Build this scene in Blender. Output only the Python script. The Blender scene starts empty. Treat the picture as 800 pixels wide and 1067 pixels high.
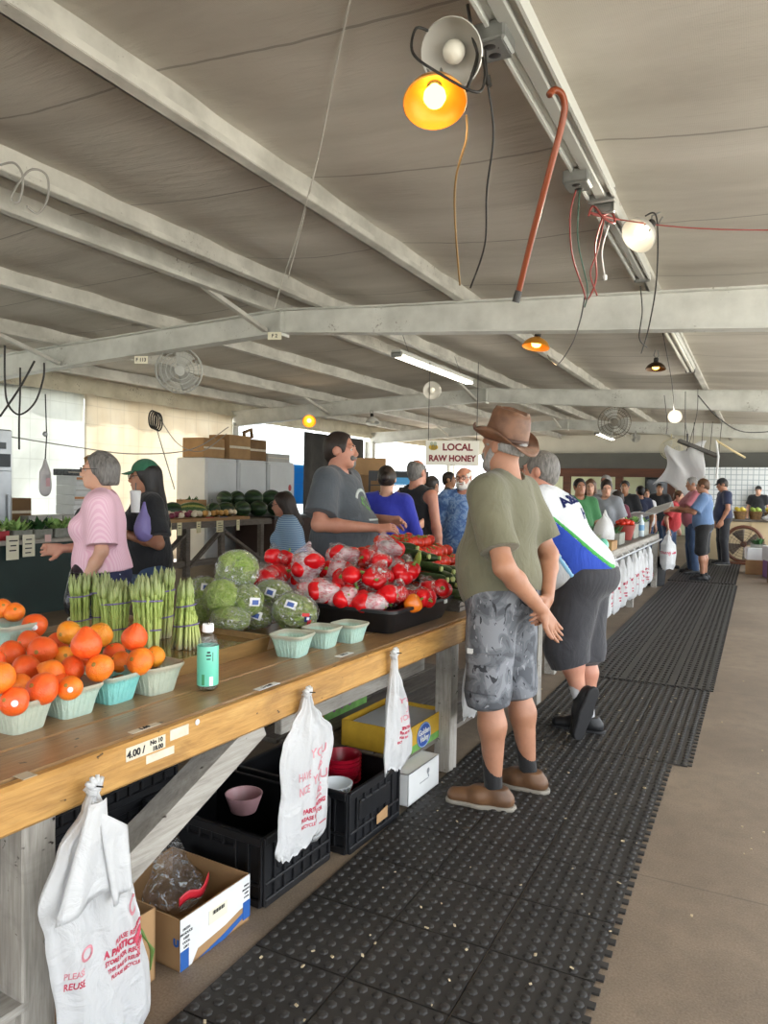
import bpy, math, random
import numpy as np
from mathutils import Vector, Matrix, Quaternion
from mathutils.bvhtree import BVHTree
from mathutils import noise as mnoise
random.seed(7)
SC = bpy.context.scene
COL = SC.collection
V = Vector
PI = math.pi

# ---------------------------------------------------------------- camera geometry (surveyed from the photograph)
CF = 770.0; CTH = math.radians(26.86); CPI = math.radians(1.96); CRO = math.radians(1.0); CH = 1.48
_r = V((math.cos(CTH), math.sin(CTH), 0)); _f = V((-math.sin(CTH), math.cos(CTH), 0)); _z = V((0, 0, 1))
CD = _f * math.cos(CPI) - _z * math.sin(CPI); CU = _f * math.sin(CPI) + _z * math.cos(CPI)
CXA = _r * math.cos(CRO) + CU * math.sin(CRO); CYA = -_r * math.sin(CRO) + CU * math.cos(CRO)
def ray(u, v): return CD + CXA * ((u - 400) / CF) + CYA * ((533.5 - v) / CF)
def at(u, v, t): return V((0, 0, CH)) + ray(u, v) * t
def PZ(u, v, z): return at(u, v, (z - CH) / ray(u, v).z)
def PX(u, v, x): return at(u, v, x / ray(u, v).x)
def PY(u, v, y): return at(u, v, y / ray(u, v).y)

# ---------------------------------------------------------------- materials
def lin(h):
    h = h.lstrip('#'); o = []
    for i in (0, 2, 4):
        c = int(h[i:i + 2], 16) / 255
        o.append(c / 12.92 if c <= .04045 else ((c + .055) / 1.055) ** 2.4)
    return tuple(o) + (1,)
_M = {}
class NT:
    def __init__(s, name):
        s.m = bpy.data.materials.new(name); s.m.use_nodes = True; s.t = s.m.node_tree; s.t.nodes.clear()
        s.out = s.n('ShaderNodeOutputMaterial')
    def n(s, typ, **kw):
        x = s.t.nodes.new(typ)
        for k, v in kw.items():
            if k in x.inputs: s.set(x.inputs[k], v)
            else: setattr(x, k, v)
        return x
    def set(s, inp, v):
        if isinstance(v, bpy.types.NodeSocket): s.t.links.new(v, inp)
        else: inp.default_value = v
    def i(s, node, idx, v): s.set(node.inputs[idx], v)
    def coord(s, scale=(1, 1, 1), which='Object', rot=(0, 0, 0)):
        c = s.n('ShaderNodeTexCoord'); mp = s.n('ShaderNodeMapping')
        s.t.links.new(c.outputs[which], mp.inputs[0]); mp.inputs['Scale'].default_value = scale; mp.inputs['Rotation'].default_value = rot
        return mp.outputs[0]
    def noise(s, vec, scale, detail=3, rough=.55, dist=0):
        x = s.n('ShaderNodeTexNoise'); s.set(x.inputs['Vector'], vec)
        x.inputs['Scale'].default_value = scale; x.inputs['Detail'].default_value = detail
        x.inputs['Roughness'].default_value = rough; x.inputs['Distortion'].default_value = dist
        return x.outputs[0]
    def ramp(s, fac, stops, const=False):
        x = s.n('ShaderNodeValToRGB'); s.set(x.inputs[0], fac)
        cr = x.color_ramp
        if const: cr.interpolation = 'CONSTANT'
        while len(cr.elements) < len(stops): cr.elements.new(.5)
        for e, (p, c) in zip(cr.elements, stops):
            e.position = p; e.color = lin(c) if isinstance(c, str) else c
        return x.outputs[0]
    def mix(s, fac, a, b, blend='MIX'):
        x = s.n('ShaderNodeMix', data_type='RGBA', blend_type=blend)
        s.set(x.inputs[0], fac); s.set(x.inputs[6], a); s.set(x.inputs[7], b)
        return x.outputs[2]
    def math(s, op, a, b=0.0, clamp=False):
        x = s.n('ShaderNodeMath', operation=op, use_clamp=clamp); s.set(x.inputs[0], a); s.set(x.inputs[1], b)
        return x.outputs[0]
    def sep(s, vec):
        x = s.n('ShaderNodeSeparateXYZ'); s.set(x.inputs[0], vec); return x.outputs
    def bump(s, h, strength=.3, dist=.01):
        x = s.n('ShaderNodeBump'); s.set(x.inputs['Height'], h); x.inputs['Strength'].default_value = strength; x.inputs['Distance'].default_value = dist
        return x.outputs[0]
    def bsdf(s, color, rough=.5, metal=0, normal=None, **kw):
        x = s.n('ShaderNodeBsdfPrincipled'); s.set(x.inputs['Base Color'], color); s.set(x.inputs['Roughness'], rough); s.set(x.inputs['Metallic'], metal)
        if normal is not None: s.set(x.inputs['Normal'], normal)
        for k, v in kw.items(): s.set(x.inputs[k], v)
        return x.outputs[0]
    def done(s, shader):
        s.t.links.new(shader, s.out.inputs[0]); return s.m

def mat(name, hexc, rough=.6, metal=0, var=None, bump=None, stretch=(1, 1, 1), spec=.5, hex2=None, **kw):
    if name in _M: return _M[name]
    t = NT(name); c = lin(hexc); nrm = None; col = c
    vec = t.coord(stretch) if (var or bump) else None
    if var:
        sc, amt = var
        d = lin(hex2) if hex2 else tuple(max(0, x * (1 - amt)) for x in c[:3]) + (1,)
        l = c if hex2 else tuple(min(1, x * (1 + amt * .6)) for x in c[:3]) + (1,)
        fac = t.ramp(t.noise(vec, sc, 4), [(.35, (0, 0, 0, 1)), (.65, (1, 1, 1, 1))])
        col = t.mix(fac, d, l)
    if bump:
        nrm = t.bump(t.noise(vec, bump[0], 3), bump[1], bump[2] if len(bump) > 2 else .01)
    _M[name] = t.done(t.bsdf(col, rough, metal, nrm, **{'Specular IOR Level': spec, **kw}))
    return _M[name]
def emit(name, hexc, strength):
    if name in _M: return _M[name]
    t = NT(name); e = t.n('ShaderNodeEmission'); e.inputs[0].default_value = lin(hexc); e.inputs[1].default_value = strength
    _M[name] = t.done(e.outputs[0]); return _M[name]

# ---------------------------------------------------------------- objects, tags
def tag(o, label=None, cat=None, group=None, kind=None):
    if label: o['label'] = label
    if cat: o['category'] = cat
    if group: o['group'] = group
    if kind: o['kind'] = kind
    return o
def thing(name, label, cat, loc=(0, 0, 0), rz=0, group=None):
    o = bpy.data.objects.new(name, None); COL.objects.link(o); o.empty_display_size = .1
    o.location = loc; o.rotation_euler = (0, 0, rz)
    return tag(o, label, cat, group)
def link(name, me, m=None, parent=None, loc=None, rot=None):
    o = bpy.data.objects.new(name, me); COL.objects.link(o)
    if m is not None and not me.materials:
        for x in (m if isinstance(m, (list, tuple)) else [m]): me.materials.append(x)
    if parent is not None: o.parent = parent
    if loc is not None: o.location = loc
    if rot is not None: o.rotation_euler = rot
    return o
def kids(o): return [c for c in bpy.data.objects if c.parent == o]
def dup(o, parent=None, loc=None, rot=None, label=None, group=None, scale=None):
    c = o.copy(); COL.objects.link(c)
    if parent is not None: c.parent = parent
    if loc is not None: c.location = loc
    if rot is not None: c.rotation_euler = rot
    if scale is not None: c.scale = scale if hasattr(scale, '__len__') else (scale,) * 3
    if label: c['label'] = label
    if group: c['group'] = group
    for ch in list(o.children): dup(ch, c)
    return c
def rot_to(d, upv=V((0, 0, 1))):
    d = V(d).normalized(); return V((0, 0, 1)).rotation_difference(d).to_matrix().to_4x4()
def frame(o, x, y, z):
    m = Matrix.Identity(4)
    for i, a in enumerate((x, y, z)):
        a = V(a)
        for k in range(3): m[k][i] = a[k]
    for k in range(3): m[k][3] = V(o)[k]
    return m
def T(x=0, y=0, z=0): return Matrix.Translation((x, y, z))
def RZ(a): return Matrix.Rotation(a, 4, 'Z')
def RX(a): return Matrix.Rotation(a, 4, 'X')
def RY(a): return Matrix.Rotation(a, 4, 'Y')

class MB:
    def __init__(s): s.v = []; s.f = []; s.mi = []; s.k = 0; s.M = Matrix.Identity(4)
    def add(s, vs, fs, M=None):
        b = len(s.v); A = s.M @ M if M is not None else s.M
        s.v += [A @ V(p) for p in vs]; s.f += [tuple(b + i for i in f) for f in fs]; s.mi += [s.k] * len(fs)
        return s
    def box(s, c, sz, M=None, bev=0, taper=1):
        x, y, z = sz[0] / 2, sz[1] / 2, sz[2] / 2; C = T(*c)
        A = C if M is None else M @ C
        if bev <= 0:
            vs = [(sx * x * (taper if sz_ < 0 else 1), sy * y * (taper if sz_ < 0 else 1), sz_ * z) for sz_ in (-1, 1) for sy in (-1, 1) for sx in (-1, 1)]
            return s.add(vs, [(0, 2, 3, 1), (4, 5, 7, 6), (0, 1, 5, 4), (2, 6, 7, 3), (0, 4, 6, 2), (1, 3, 7, 5)], A)
        b = min(bev, x * .99, y * .99, z * .99)
        prof = [(b, -z), (0, -z + b), (0, z - b), (b, z)]
        vs = []; n = 8
        for ins, zz in prof:
            q = max(b * .3, 0) if ins == 0 else b
            X, Y = x - (ins if ins else 0), y - (ins if ins else 0); e = b
            vs += [(X - e, -Y, zz), (X, -Y + e, zz), (X, Y - e, zz), (X - e, Y, zz), (-X + e, Y, zz), (-X, Y - e, zz), (-X, -Y + e, zz), (-X + e, -Y, zz)]
        fs = [tuple(range(n - 1, -1, -1)), tuple(range(3 * n, 4 * n))]
        for k in range(3):
            for i in range(n): fs.append((k * n + i, k * n + (i + 1) % n, (k + 1) * n + (i + 1) % n, (k + 1) * n + i))
        return s.add(vs, fs, A)
    def bar(s, a, b, w, h, up=(0, 0, 1)):
        a, b = V(a), V(b); y = (b - a).normalized(); x = y.cross(V(up)).normalized(); z = x.cross(y)
        return s.box((0, 0, 0), (w, (b - a).length, h), frame((a + b) / 2, x, y, z))
    def tube(s, pts, r, seg=8, caps=True, M=None):
        pts = [V(p) for p in pts]; n = len(pts); rs = r if hasattr(r, '__len__') else [r] * n
        vs = []; fs = []; prev = None
        for i, p in enumerate(pts):
            t = (pts[min(i + 1, n - 1)] - pts[max(i - 1, 0)])
            t = t.normalized() if t.length > 1e-9 else V((0, 0, 1))
            if prev is None: x = t.orthogonal().normalized()
            else:
                x = prev - t * prev.dot(t); x = x.normalized() if x.length > 1e-6 else t.orthogonal().normalized()
            prev = x; y = t.cross(x)
            for k in range(seg):
                a = 2 * PI * k / seg; vs.append(p + (x * math.cos(a) + y * math.sin(a)) * rs[i])
        for i in range(n - 1):
            for k in range(seg): fs.append((i * seg + k, i * seg + (k + 1) % seg, (i + 1) * seg + (k + 1) % seg, (i + 1) * seg + k))
        if caps: fs += [tuple(range(seg - 1, -1, -1)), tuple((n - 1) * seg + k for k in range(seg))]
        return s.add(vs, fs, M)
    def lathe(s, prof, seg=24, M=None, sx=1, sy=1, fn=None):
        vs = []; fs = []; n = len(prof)
        for i, (r, z) in enumerate(prof):
            for k in range(seg):
                a = 2 * PI * k / seg; p = V((max(r, 1e-5) * math.cos(a) * sx, max(r, 1e-5) * math.sin(a) * sy, z))
                vs.append(fn(p, a, i) if fn else p)
        for i in range(n - 1):
            for k in range(seg): fs.append((i * seg + k, i * seg + (k + 1) % seg, (i + 1) * seg + (k + 1) % seg, (i + 1) * seg + k))
        return s.add(vs, fs, M)
    def sphere(s, c, r, seg=16, rings=10, M=None, fn=None):
        rr = r if hasattr(r, '__len__') else (r, r, r); c = V(c)
        vs = []; fs = []
        for i in range(rings + 1):
            th = PI * i / rings
            for k in range(seg):
                a = 2 * PI * k / seg; p = V((math.sin(th) * math.cos(a), math.sin(th) * math.sin(a), -math.cos(th)))
                if fn: p = fn(p)
                vs.append(c + V((p.x * rr[0], p.y * rr[1], p.z * rr[2])))
        for i in range(rings):
            for k in range(seg): fs.append((i * seg + k, i * seg + (k + 1) % seg, (i + 1) * seg + (k + 1) % seg, (i + 1) * seg + k))
        return s.add(vs, fs, M)
    def grid(s, fn, nu, nv, M=None):
        vs = [fn(i / nu, j / nv) for j in range(nv + 1) for i in range(nu + 1)]; w = nu + 1
        return s.add(vs, [(j * w + i, j * w + i + 1, (j + 1) * w + i + 1, (j + 1) * w + i) for j in range(nv) for i in range(nu)], M)
    def poly(s, pts, th, M=None):          # prism: outline in XY extruded along Z by th
        n = len(pts); vs = [(p[0], p[1], 0) for p in pts] + [(p[0], p[1], th) for p in pts]
        fs = [tuple(range(n - 1, -1, -1)), tuple(range(n, 2 * n))] + [(i, (i + 1) % n, n + (i + 1) % n, n + i) for i in range(n)]
        return s.add(vs, fs, M)
    def mesh(s, name, smooth=False):
        me = bpy.data.meshes.new(name); me.from_pydata([tuple(p) for p in s.v], [], s.f)
        if any(s.mi): me.polygons.foreach_set('material_index', s.mi)
        me.validate()
        if smooth:
            me.polygons.foreach_set('use_smooth', [True] * len(me.polygons))
            if smooth is not True: me.set_sharp_from_angle(angle=math.radians(smooth))
        me.update(); return me
    def build(s, name, m, parent=None, smooth=False, loc=None, rot=None):
        return link(name, s.mesh(name, smooth), m, parent, loc, rot)
def solidify(o, th, offset=0):
    md = o.modifiers.new('sol', 'SOLIDIFY'); md.thickness = th; md.offset = offset; return o

_txt = {}
def text_mesh(body, size, extrude=.0006, align='CENTER', bold=0, spacing=1.0):
    key = (body, size, extrude, align, bold, spacing)
    if key in _txt: return _txt[key]
    cu = bpy.data.curves.new('txt', 'FONT'); cu.body = body; cu.size = size; cu.extrude = extrude; cu.align_x = align; cu.align_y = 'CENTER'
    cu.offset = bold; cu.space_character = spacing; cu.resolution_u = 3
    o = bpy.data.objects.new('txt', cu); COL.objects.link(o)
    dg = bpy.context.evaluated_depsgraph_get(); dg.update()
    me = bpy.data.meshes.new_from_object(o.evaluated_get(dg)); bpy.data.objects.remove(o)
    _txt[key] = me; return me
def text(name, body, size, m, parent, o, x, y, bold=0, wrap=None, extrude=.0006, squeeze=1.0, spacing=1.0):
    """lettering lying in the plane spanned by x (reading direction) and y (up), at o; wrap = function(p, n) pressing points onto a surface"""
    me = text_mesh(body, size, extrude, 'CENTER', bold, spacing).copy()
    x, y = V(x).normalized(), V(y).normalized(); z = x.cross(y)
    A = frame(o, x * squeeze, y, z)
    for v in me.vertices:
        p = A @ v.co
        v.co = wrap(p, z) if wrap else p
    me.materials.clear(); me.materials.append(m)
    return link(name, me, m, parent)

# ---------------------------------------------------------------- implicit surfaces (bodies, clothes, soft things)
def prim(a, b, ra, rb=None, k=.03, flat=None, ff=1.0, cut=None, sub=False):
    return dict(a=np.array(a, float), b=np.array(b, float), ra=ra, rb=ra if rb is None else rb, k=k, flat=None if flat is None else np.array(V(flat).normalized()), ff=ff, cut=cut or [], sub=sub)
def ell(c, r, k=.03, rot=None, sub=False):
    return dict(e=np.array(c, float), r=np.array(r, float), k=k, rot=None if rot is None else np.array(rot), sub=sub, cut=[])
def _eval(p, P):
    if 'e' in p:
        q = P - p['e']
        if p['rot'] is not None: q = q @ p['rot']
        r = p['r']; k0 = np.linalg.norm(q / r, axis=-1); k1 = np.linalg.norm(q / (r * r), axis=-1)
        d = k0 * (k0 - 1) / np.maximum(k1, 1e-6)
    else:
        a, b = p['a'], p['b']; ab = b - a; l = max(ab @ ab, 1e-9)
        t = np.clip(((P - a) @ ab) / l, 0, 1); w = P - (a + t[..., None] * ab)
        if p['flat'] is not None:
            n = p['flat']; w = w + (w @ n)[..., None] * n * (p['ff'] - 1)
        d = np.linalg.norm(w, axis=-1) - (p['ra'] + (p['rb'] - p['ra']) * t)
    for (o, n) in p['cut']:
        d = np.maximum(d, (P - np.array(o)) @ np.array(V(n).normalized()))
    return d
def sdf_mesh(name, prims, res=.008, inflate=0.0, cuts=(), disp=None, holes=()):
    lo = np.full(3, 1e9); hi = -lo
    bb = []
    for p in prims:
        if 'e' in p: m = np.max(p['r']); l, h = p['e'] - m, p['e'] + m
        else:
            m = max(p['ra'], p['rb']); l, h = np.minimum(p['a'], p['b']) - m, np.maximum(p['a'], p['b']) + m
        mg = inflate + p['k'] * 1.3 + 3 * res
        bb.append((l - mg, h + mg))
        if not p['sub']: lo = np.minimum(lo, l - inflate - 3 * res); hi = np.maximum(hi, h + inflate + 3 * res)
    n = np.ceil((hi - lo) / res).astype(int) + 1
    F = np.full(n, .2, np.float32)
    ax = [lo[i] + res * np.arange(n[i]) for i in range(3)]
    for p, (l, h) in zip(prims, bb):
        s = [slice(max(0, int((l[i] - lo[i]) / res)), min(n[i], int((h[i] - lo[i]) / res) + 2)) for i in range(3)]
        if any(q.start >= q.stop for q in s): continue
        G = np.stack(np.meshgrid(ax[0][s[0]], ax[1][s[1]], ax[2][s[2]], indexing='ij'), -1)
        d = _eval(p, G) - (0 if p['sub'] else inflate)
        f = F[s[0], s[1], s[2]]; k = p['k']
        if p['sub']:
            d = -d; hh = np.clip(.5 + .5 * (d - f) / k, 0, 1); F[s[0], s[1], s[2]] = f * (1 - hh) + d * hh + k * hh * (1 - hh)
        else:
            hh = np.clip(.5 + .5 * (d - f) / k, 0, 1); F[s[0], s[1], s[2]] = d * (1 - hh) + f * hh - k * hh * (1 - hh)
    if disp is not None or cuts or holes:
        G = np.stack(np.meshgrid(*ax, indexing='ij'), -1)
        if disp is not None:
            near = np.abs(F) < .06
            F[near] += disp(G[near]).astype(np.float32)
        for (o, nn) in cuts: F = np.maximum(F, ((G - np.array(o)) @ np.array(V(nn).normalized())).astype(np.float32))
        for hp in holes: F = np.maximum(F, -_eval(hp, G).astype(np.float32))
    F[0] = F[-1] = .2; F[:, 0] = F[:, -1] = .2; F[:, :, 0] = F[:, :, -1] = .2
    # surface nets
    ins = F < 0
    c = ins[:-1, :-1, :-1].astype(np.int8)
    for dx in (0, 1):
        for dy in (0, 1):
            for dz in (0, 1):
                if dx + dy + dz: c = c + ins[dx:n[0] - 1 + dx, dy:n[1] - 1 + dy, dz:n[2] - 1 + dz]
    act = (c > 0) & (c < 8); I = np.argwhere(act)
    idx = np.full(act.shape, -1, np.int64); idx[act] = np.arange(len(I))
    acc = np.zeros((len(I), 3)); cnt = np.zeros(len(I))
    offs = np.array([(x, y, z) for x in (0, 1) for y in (0, 1) for z in (0, 1)])
    for i in range(8):
        for j in range(i + 1, 8):
            if abs(offs[i] - offs[j]).sum() != 1: continue
            A = I + offs[i]; B = I + offs[j]
            fa = F[A[:, 0], A[:, 1], A[:, 2]]; fb = F[B[:, 0], B[:, 1], B[:, 2]]
            x = (fa < 0) != (fb < 0); t = np.where(x, fa / np.where(x, fa - fb, 1), 0)
            acc += np.where(x[:, None], offs[i] + t[:, None] * (offs[j] - offs[i]), 0); cnt += x
    vs = lo + res * (I + acc / cnt[:, None])
    quads = []
    for a in range(3):
        b, cc = (a + 1) % 3, (a + 2) % 3
        s0 = [slice(None)] * 3; s1 = [slice(None)] * 3; s0[a] = slice(0, -1); s1[a] = slice(1, None)
        e0, e1 = ins[tuple(s0)], ins[tuple(s1)]
        E = np.argwhere(e0 != e1)
        E = E[(E[:, b] > 0) & (E[:, cc] > 0) & (E[:, b] < n[b] - 1) & (E[:, cc] < n[cc] - 1)]
        if not len(E): continue
        ub = np.zeros(3, int); ub[b] = 1; uc = np.zeros(3, int); uc[cc] = 1
        g = lambda q: idx[q[:, 0], q[:, 1], q[:, 2]]
        Q = np.stack([g(E - ub - uc), g(E - uc), g(E), g(E - ub)], 1)
        fl = ~e0[E[:, 0], E[:, 1], E[:, 2]]
        Q[fl] = Q[fl][:, ::-1]; quads.append(Q)
    Q = np.concatenate(quads) if quads else np.zeros((0, 4), int)
    me = bpy.data.meshes.new(name)
    me.vertices.add(len(vs)); me.vertices.foreach_set('co', vs.astype(np.float32).ravel())
    me.loops.add(Q.size); me.loops.foreach_set('vertex_index', Q.astype(np.int32).ravel())
    me.polygons.add(len(Q)); me.polygons.foreach_set('loop_start', np.arange(0, Q.size, 4, dtype=np.int32))
    me.update(calc_edges=True); me.validate()
    me.polygons.foreach_set('use_smooth', [True] * len(me.polygons)); me.update()
    return me
def wr(amp, fx=25, fy=25, fz=18, ph=0):
    def f(P):
        x, y, z = P[..., 0], P[..., 1], P[..., 2]
        return amp * (np.sin(x * fx + 3 * np.sin(z * 7 + ph)) * np.cos(y * fy + 2 * np.sin(z * 5 + ph)) * .6 + .6 * np.sin(z * fz + 2.2 * np.sin(x * 9 + ph) + 2 * np.cos(y * 8 - ph)))
    return f
def bvh_of(me): return BVHTree.FromPolygons([v.co for v in me.vertices], [tuple(p.vertices) for p in me.polygons])
def press(me, back=.3, lift=.0015):
    """returns a wrap(p, n): drop p along -n onto mesh me (mesh-local coordinates)"""
    t = bvh_of(me)
    def w(p, n):
        h = t.ray_cast(p + n * back, -n, back * 2)
        if h[0] is not None: return h[0] + n * lift
        g = t.find_nearest(p); return g[0] + g[1] * lift
    return w
# ================================================================ camera, sky, sun
cam = bpy.data.objects.new('camera', bpy.data.cameras.new('camera')); COL.objects.link(cam)
cam.matrix_world = frame((0, 0, CH), CXA, CYA, -CD)
cam.data.sensor_fit = 'VERTICAL'; cam.data.sensor_height = 36; cam.data.lens = CF / 1067 * 36; cam.data.clip_start = .02; cam.data.clip_end = 300
SC.camera = cam
w = bpy.data.worlds.new('sky'); SC.world = w; w.use_nodes = True
bg = w.node_tree.nodes['Background']; bg.inputs[0].default_value = (.90, .95, 1, 1); bg.inputs[1].default_value = 2.9
sun = bpy.data.lights.new('sun', 'SUN'); sun.energy = 9.0; sun.angle = .02; sun.color = (1, .95, .88)
so = bpy.data.objects.new('sun', sun); COL.objects.link(so); so.rotation_euler = V((.62, -.22, -.9)).to_track_quat('-Z', 'Y').to_euler()
SC.view_settings.view_transform = 'Standard'; SC.view_settings.look = 'None'; SC.view_settings.gamma = 1; SC.view_settings.exposure = 0.66
SC.view_settings.use_curve_mapping = False
SC.cycles.max_bounces = 10; SC.cycles.diffuse_bounces = 6; SC.cycles.transparent_max_bounces = 16; SC.cycles.glossy_bounces = 4
SC.cycles.use_denoising = True; SC.cycles.sample_clamp_indirect = 6; SC.cycles.caustics_reflective = False; SC.cycles.caustics_refractive = False

# ================================================================ setting materials
def m_concrete():
    t = NT('concrete'); v = t.coord()
    a = t.noise(v, .9, 5, .6); b = t.noise(v, 9, 5, .65); g = t.noise(v, 140, 2)
    col = t.ramp(a, [(.3, '625344'), (.5, '776756'), (.72, '8b7b68')])
    col = t.mix(t.ramp(b, [(.42, (0, 0, 0, 1)), (.75, (.7, .7, .7, 1))]), col, lin('5c4f42'))
    col = t.mix(.25, col, t.ramp(g, [(.3, '54493d'), (.7, 'a39683')]))
    xyz = t.sep(v)
    jy = t.math('ABSOLUTE', t.math('SUBTRACT', t.math('FRACT', t.math('DIVIDE', t.math('ADD', xyz[1], .09), 3.05)), .5)) # control joints every 3.05 m
    j = t.math('GREATER_THAN', jy, .4986)
    col = t.mix(t.math('MULTIPLY', j, .55), col, lin('4e453b'))
    h = t.math('ADD', t.math('MULTIPLY', b, .5), t.math('MULTIPLY', g, .5))
    return t.done(t.bsdf(col, .62, 0, t.bump(h, .25, .004)))
def m_fabric():
    t = NT('ceiling_fabric'); v = t.coord()
    a = t.noise(t.coord((.5, 1.6, 1)), 1.0, 5, .6, .4); xyz = t.sep(v)
    col = t.ramp(a, [(.28, 'b5aea4'), (.5, 'c8c2b8'), (.72, 'd6d0c7')])
    wx = t.n('ShaderNodeTexWave', wave_type='BANDS', bands_direction='Y'); t.set(wx.inputs[0], v); wx.inputs['Scale'].default_value = 42; wx.inputs['Distortion'].default_value = 1.5
    wy = t.n('ShaderNodeTexWave', wave_type='BANDS', bands_direction='X'); t.set(wy.inputs[0], v); wy.inputs['Scale'].default_value = 42; wy.inputs['Distortion'].default_value = 1.5
    weave = t.math('MULTIPLY', wx.outputs[1], wy.outputs[1])
    col = t.mix(t.math('MULTIPLY', weave, .18), col, lin('6b665e'))
    n2 = t.noise(t.coord((1, 1, 1)), 3, 2)
    s = t.math('ABSOLUTE', t.math('SUBTRACT', t.math('FRACT', t.math('DIVIDE', t.math('ADD', xyz[1], t.math('MULTIPLY', n2, .05)), 1.26)), .5))
    seam = t.math('GREATER_THAN', s, .4935)
    col = t.mix(t.math('MULTIPLY', seam, .45), col, lin('4c4741'))
    wr_ = t.noise(t.coord((1.2, 7, 1)), 2.4, 4, .6, .6)
    hgt = t.math('ADD', wr_, t.math('MULTIPLY', weave, .05))
    return t.done(t.bsdf(col, .85, 0, t.bump(hgt, .35, .03)))
def m_steel(name='painted_steel', base='dbd9d1', dark='b3b1a9'):
    t = NT(name); v = t.coord()
    a = t.noise(v, 3, 5, .6); b = t.noise(v, 38, 4, .7)
    col = t.mix(t.ramp(a, [(.35, (0, 0, 0, 1)), (.7, (1, 1, 1, 1))]), lin(base), lin(dark))
    rust = t.ramp(t.math('MULTIPLY', b, t.noise(v, 2.2, 3)), [(.36, (0, 0, 0, 1)), (.42, (1, 1, 1, 1))])
    col = t.mix(t.math('MULTIPLY', rust, .7), col, lin('5f4f40'))
    return t.done(t.bsdf(col, .5, 0, t.bump(b, .1, .003)))
def m_tarp(name, c1, c2, trans=.55):
    t = NT(name); v = t.coord((1, 1, 1)); xyz = t.sep(v)
    a = t.noise(t.coord((1, 1, .5)), 1.3, 4, .6, .5)
    col = t.mix(t.ramp(a, [(.35, (0, 0, 0, 1)), (.7, (1, 1, 1, 1))]), lin(c1), lin(c2))
    gy = t.math('GREATER_THAN', t.math('FRACT', t.math('MULTIPLY', xyz[1], 3.3)), .95); gz = t.math('GREATER_THAN', t.math('FRACT', t.math('MULTIPLY', xyz[2], 3.3)), .95)
    col = t.mix(t.math('MULTIPLY', t.math('MAXIMUM', gy, gz), .16), col, lin('8d8f8c'))
    nb = t.bump(a, .5, .05)
    d = t.n('ShaderNodeBsdfDiffuse'); t.set(d.inputs[0], col); t.set(d.inputs['Normal'], nb)
    tr = t.n('ShaderNodeBsdfTranslucent'); t.set(tr.inputs[0], col); t.set(tr.inputs['Normal'], nb)
    mx = t.n('ShaderNodeMixShader'); mx.inputs[0].default_value = trans; t.t.links.new(d.outputs[0], mx.inputs[1]); t.t.links.new(tr.outputs[0], mx.inputs[2])
    return t.done(mx.outputs[0])
STEEL = m_steel(); STEEL2 = m_steel('beam_steel', 'dedfda', 'bfc0ba')
CONC = m_concrete(); FABRIC = m_fabric()
TARP_W = m_tarp('white_tarp', 'dfe2e0', 'cdd0cd', .5); TARP_T = m_tarp('tan_tarp', 'e6e1d6', 'dbd2c2', .5); TARP_B = m_tarp('blue_tarp', '4ea6d8', '3a8fc4', .5)
DARKT = mat('dark_tarp', '3d3c3a', .8, var=(3, .3), bump=(4, .5, .05))

# ================================================================ floor, ground, roof
def st(o): return tag(o, kind='structure')
b = MB(); b.box((-4.2, 8, -.06), (13.0, 40, .12)); st(b.build('floor', CONC))
b = MB(); b.box((0, 0, -.2), (240, 240, .1)); st(b.build('ground', mat('outdoor_ground', 'd6d2c6', .9, var=(.4, .2))))
TOP = [(1.7, 2.92), (0, 3.0), (-3.175, 3.157), (-4.3, 3.226), (-7.75, 3.08), (-9.9, 2.99)]
BOT = [(1.7, 2.58), (0, 2.70), (-3.175, 2.916), (-4.3, 3.005), (-7.75, 2.83), (-9.9, 2.68)]
def lerp_prof(P, x):
    for (x0, z0), (x1, z1) in zip(P, P[1:]):
        if x1 <= x <= x0: return z0 + (z1 - z0) * (x - x0) / (x1 - x0)
    return P[-1][1] if x < P[-1][0] else P[0][1]
PUR = [1.55, .75, -.815, -2.43, -3.88, -4.47, -5.92, -7.5, -8.9]
PH = .19
def roof_z(x, y):
    z = lerp_prof(TOP, x) + PH + .012
    for a, c in zip(PUR, PUR[1:]):
        if c <= x <= a:
            t_ = (x - c) / (a - c); z -= .035 * min(1, (a - c)) * math.sin(PI * t_) * (1 + .5 * math.sin(y * 1.9 + a)); break
    return z
b = MB()
def rf(u, v):
    x = 2.1 - 12.4 * u; y = -7 + 35 * v
    return (x, y, roof_z(x, y) + .006 * math.sin(y * 5 + x * 2) + .004 * math.sin(y * 11 + x))
b.grid(rf, 110, 230); o = st(b.build('ceiling', FABRIC, smooth=True)); solidify(o, .03, 1)
tn = [0]
def trim(bm, m, smooth=False):
    tn[0] += 1; return st(bm.build('trim_%d' % tn[0], m, smooth=smooth))
for x in PUR:                                                  # Z-shaped purlins running down the aisle
    z0 = lerp_prof(TOP, x); b = MB(); s = -1 if x > -4.2 else 1
    b.box((x, 10, z0 + PH / 2), (.012, 34, PH)); b.box((x + .035, 10, z0 + .006), (.08, 34, .012)); b.box((x + .075, 10, z0 + .02), (.01, 34, .035))
    b.box((x - .035, 10, z0 + PH - .006), (.08, 34, .012))
    trim(b, STEEL)
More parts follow.
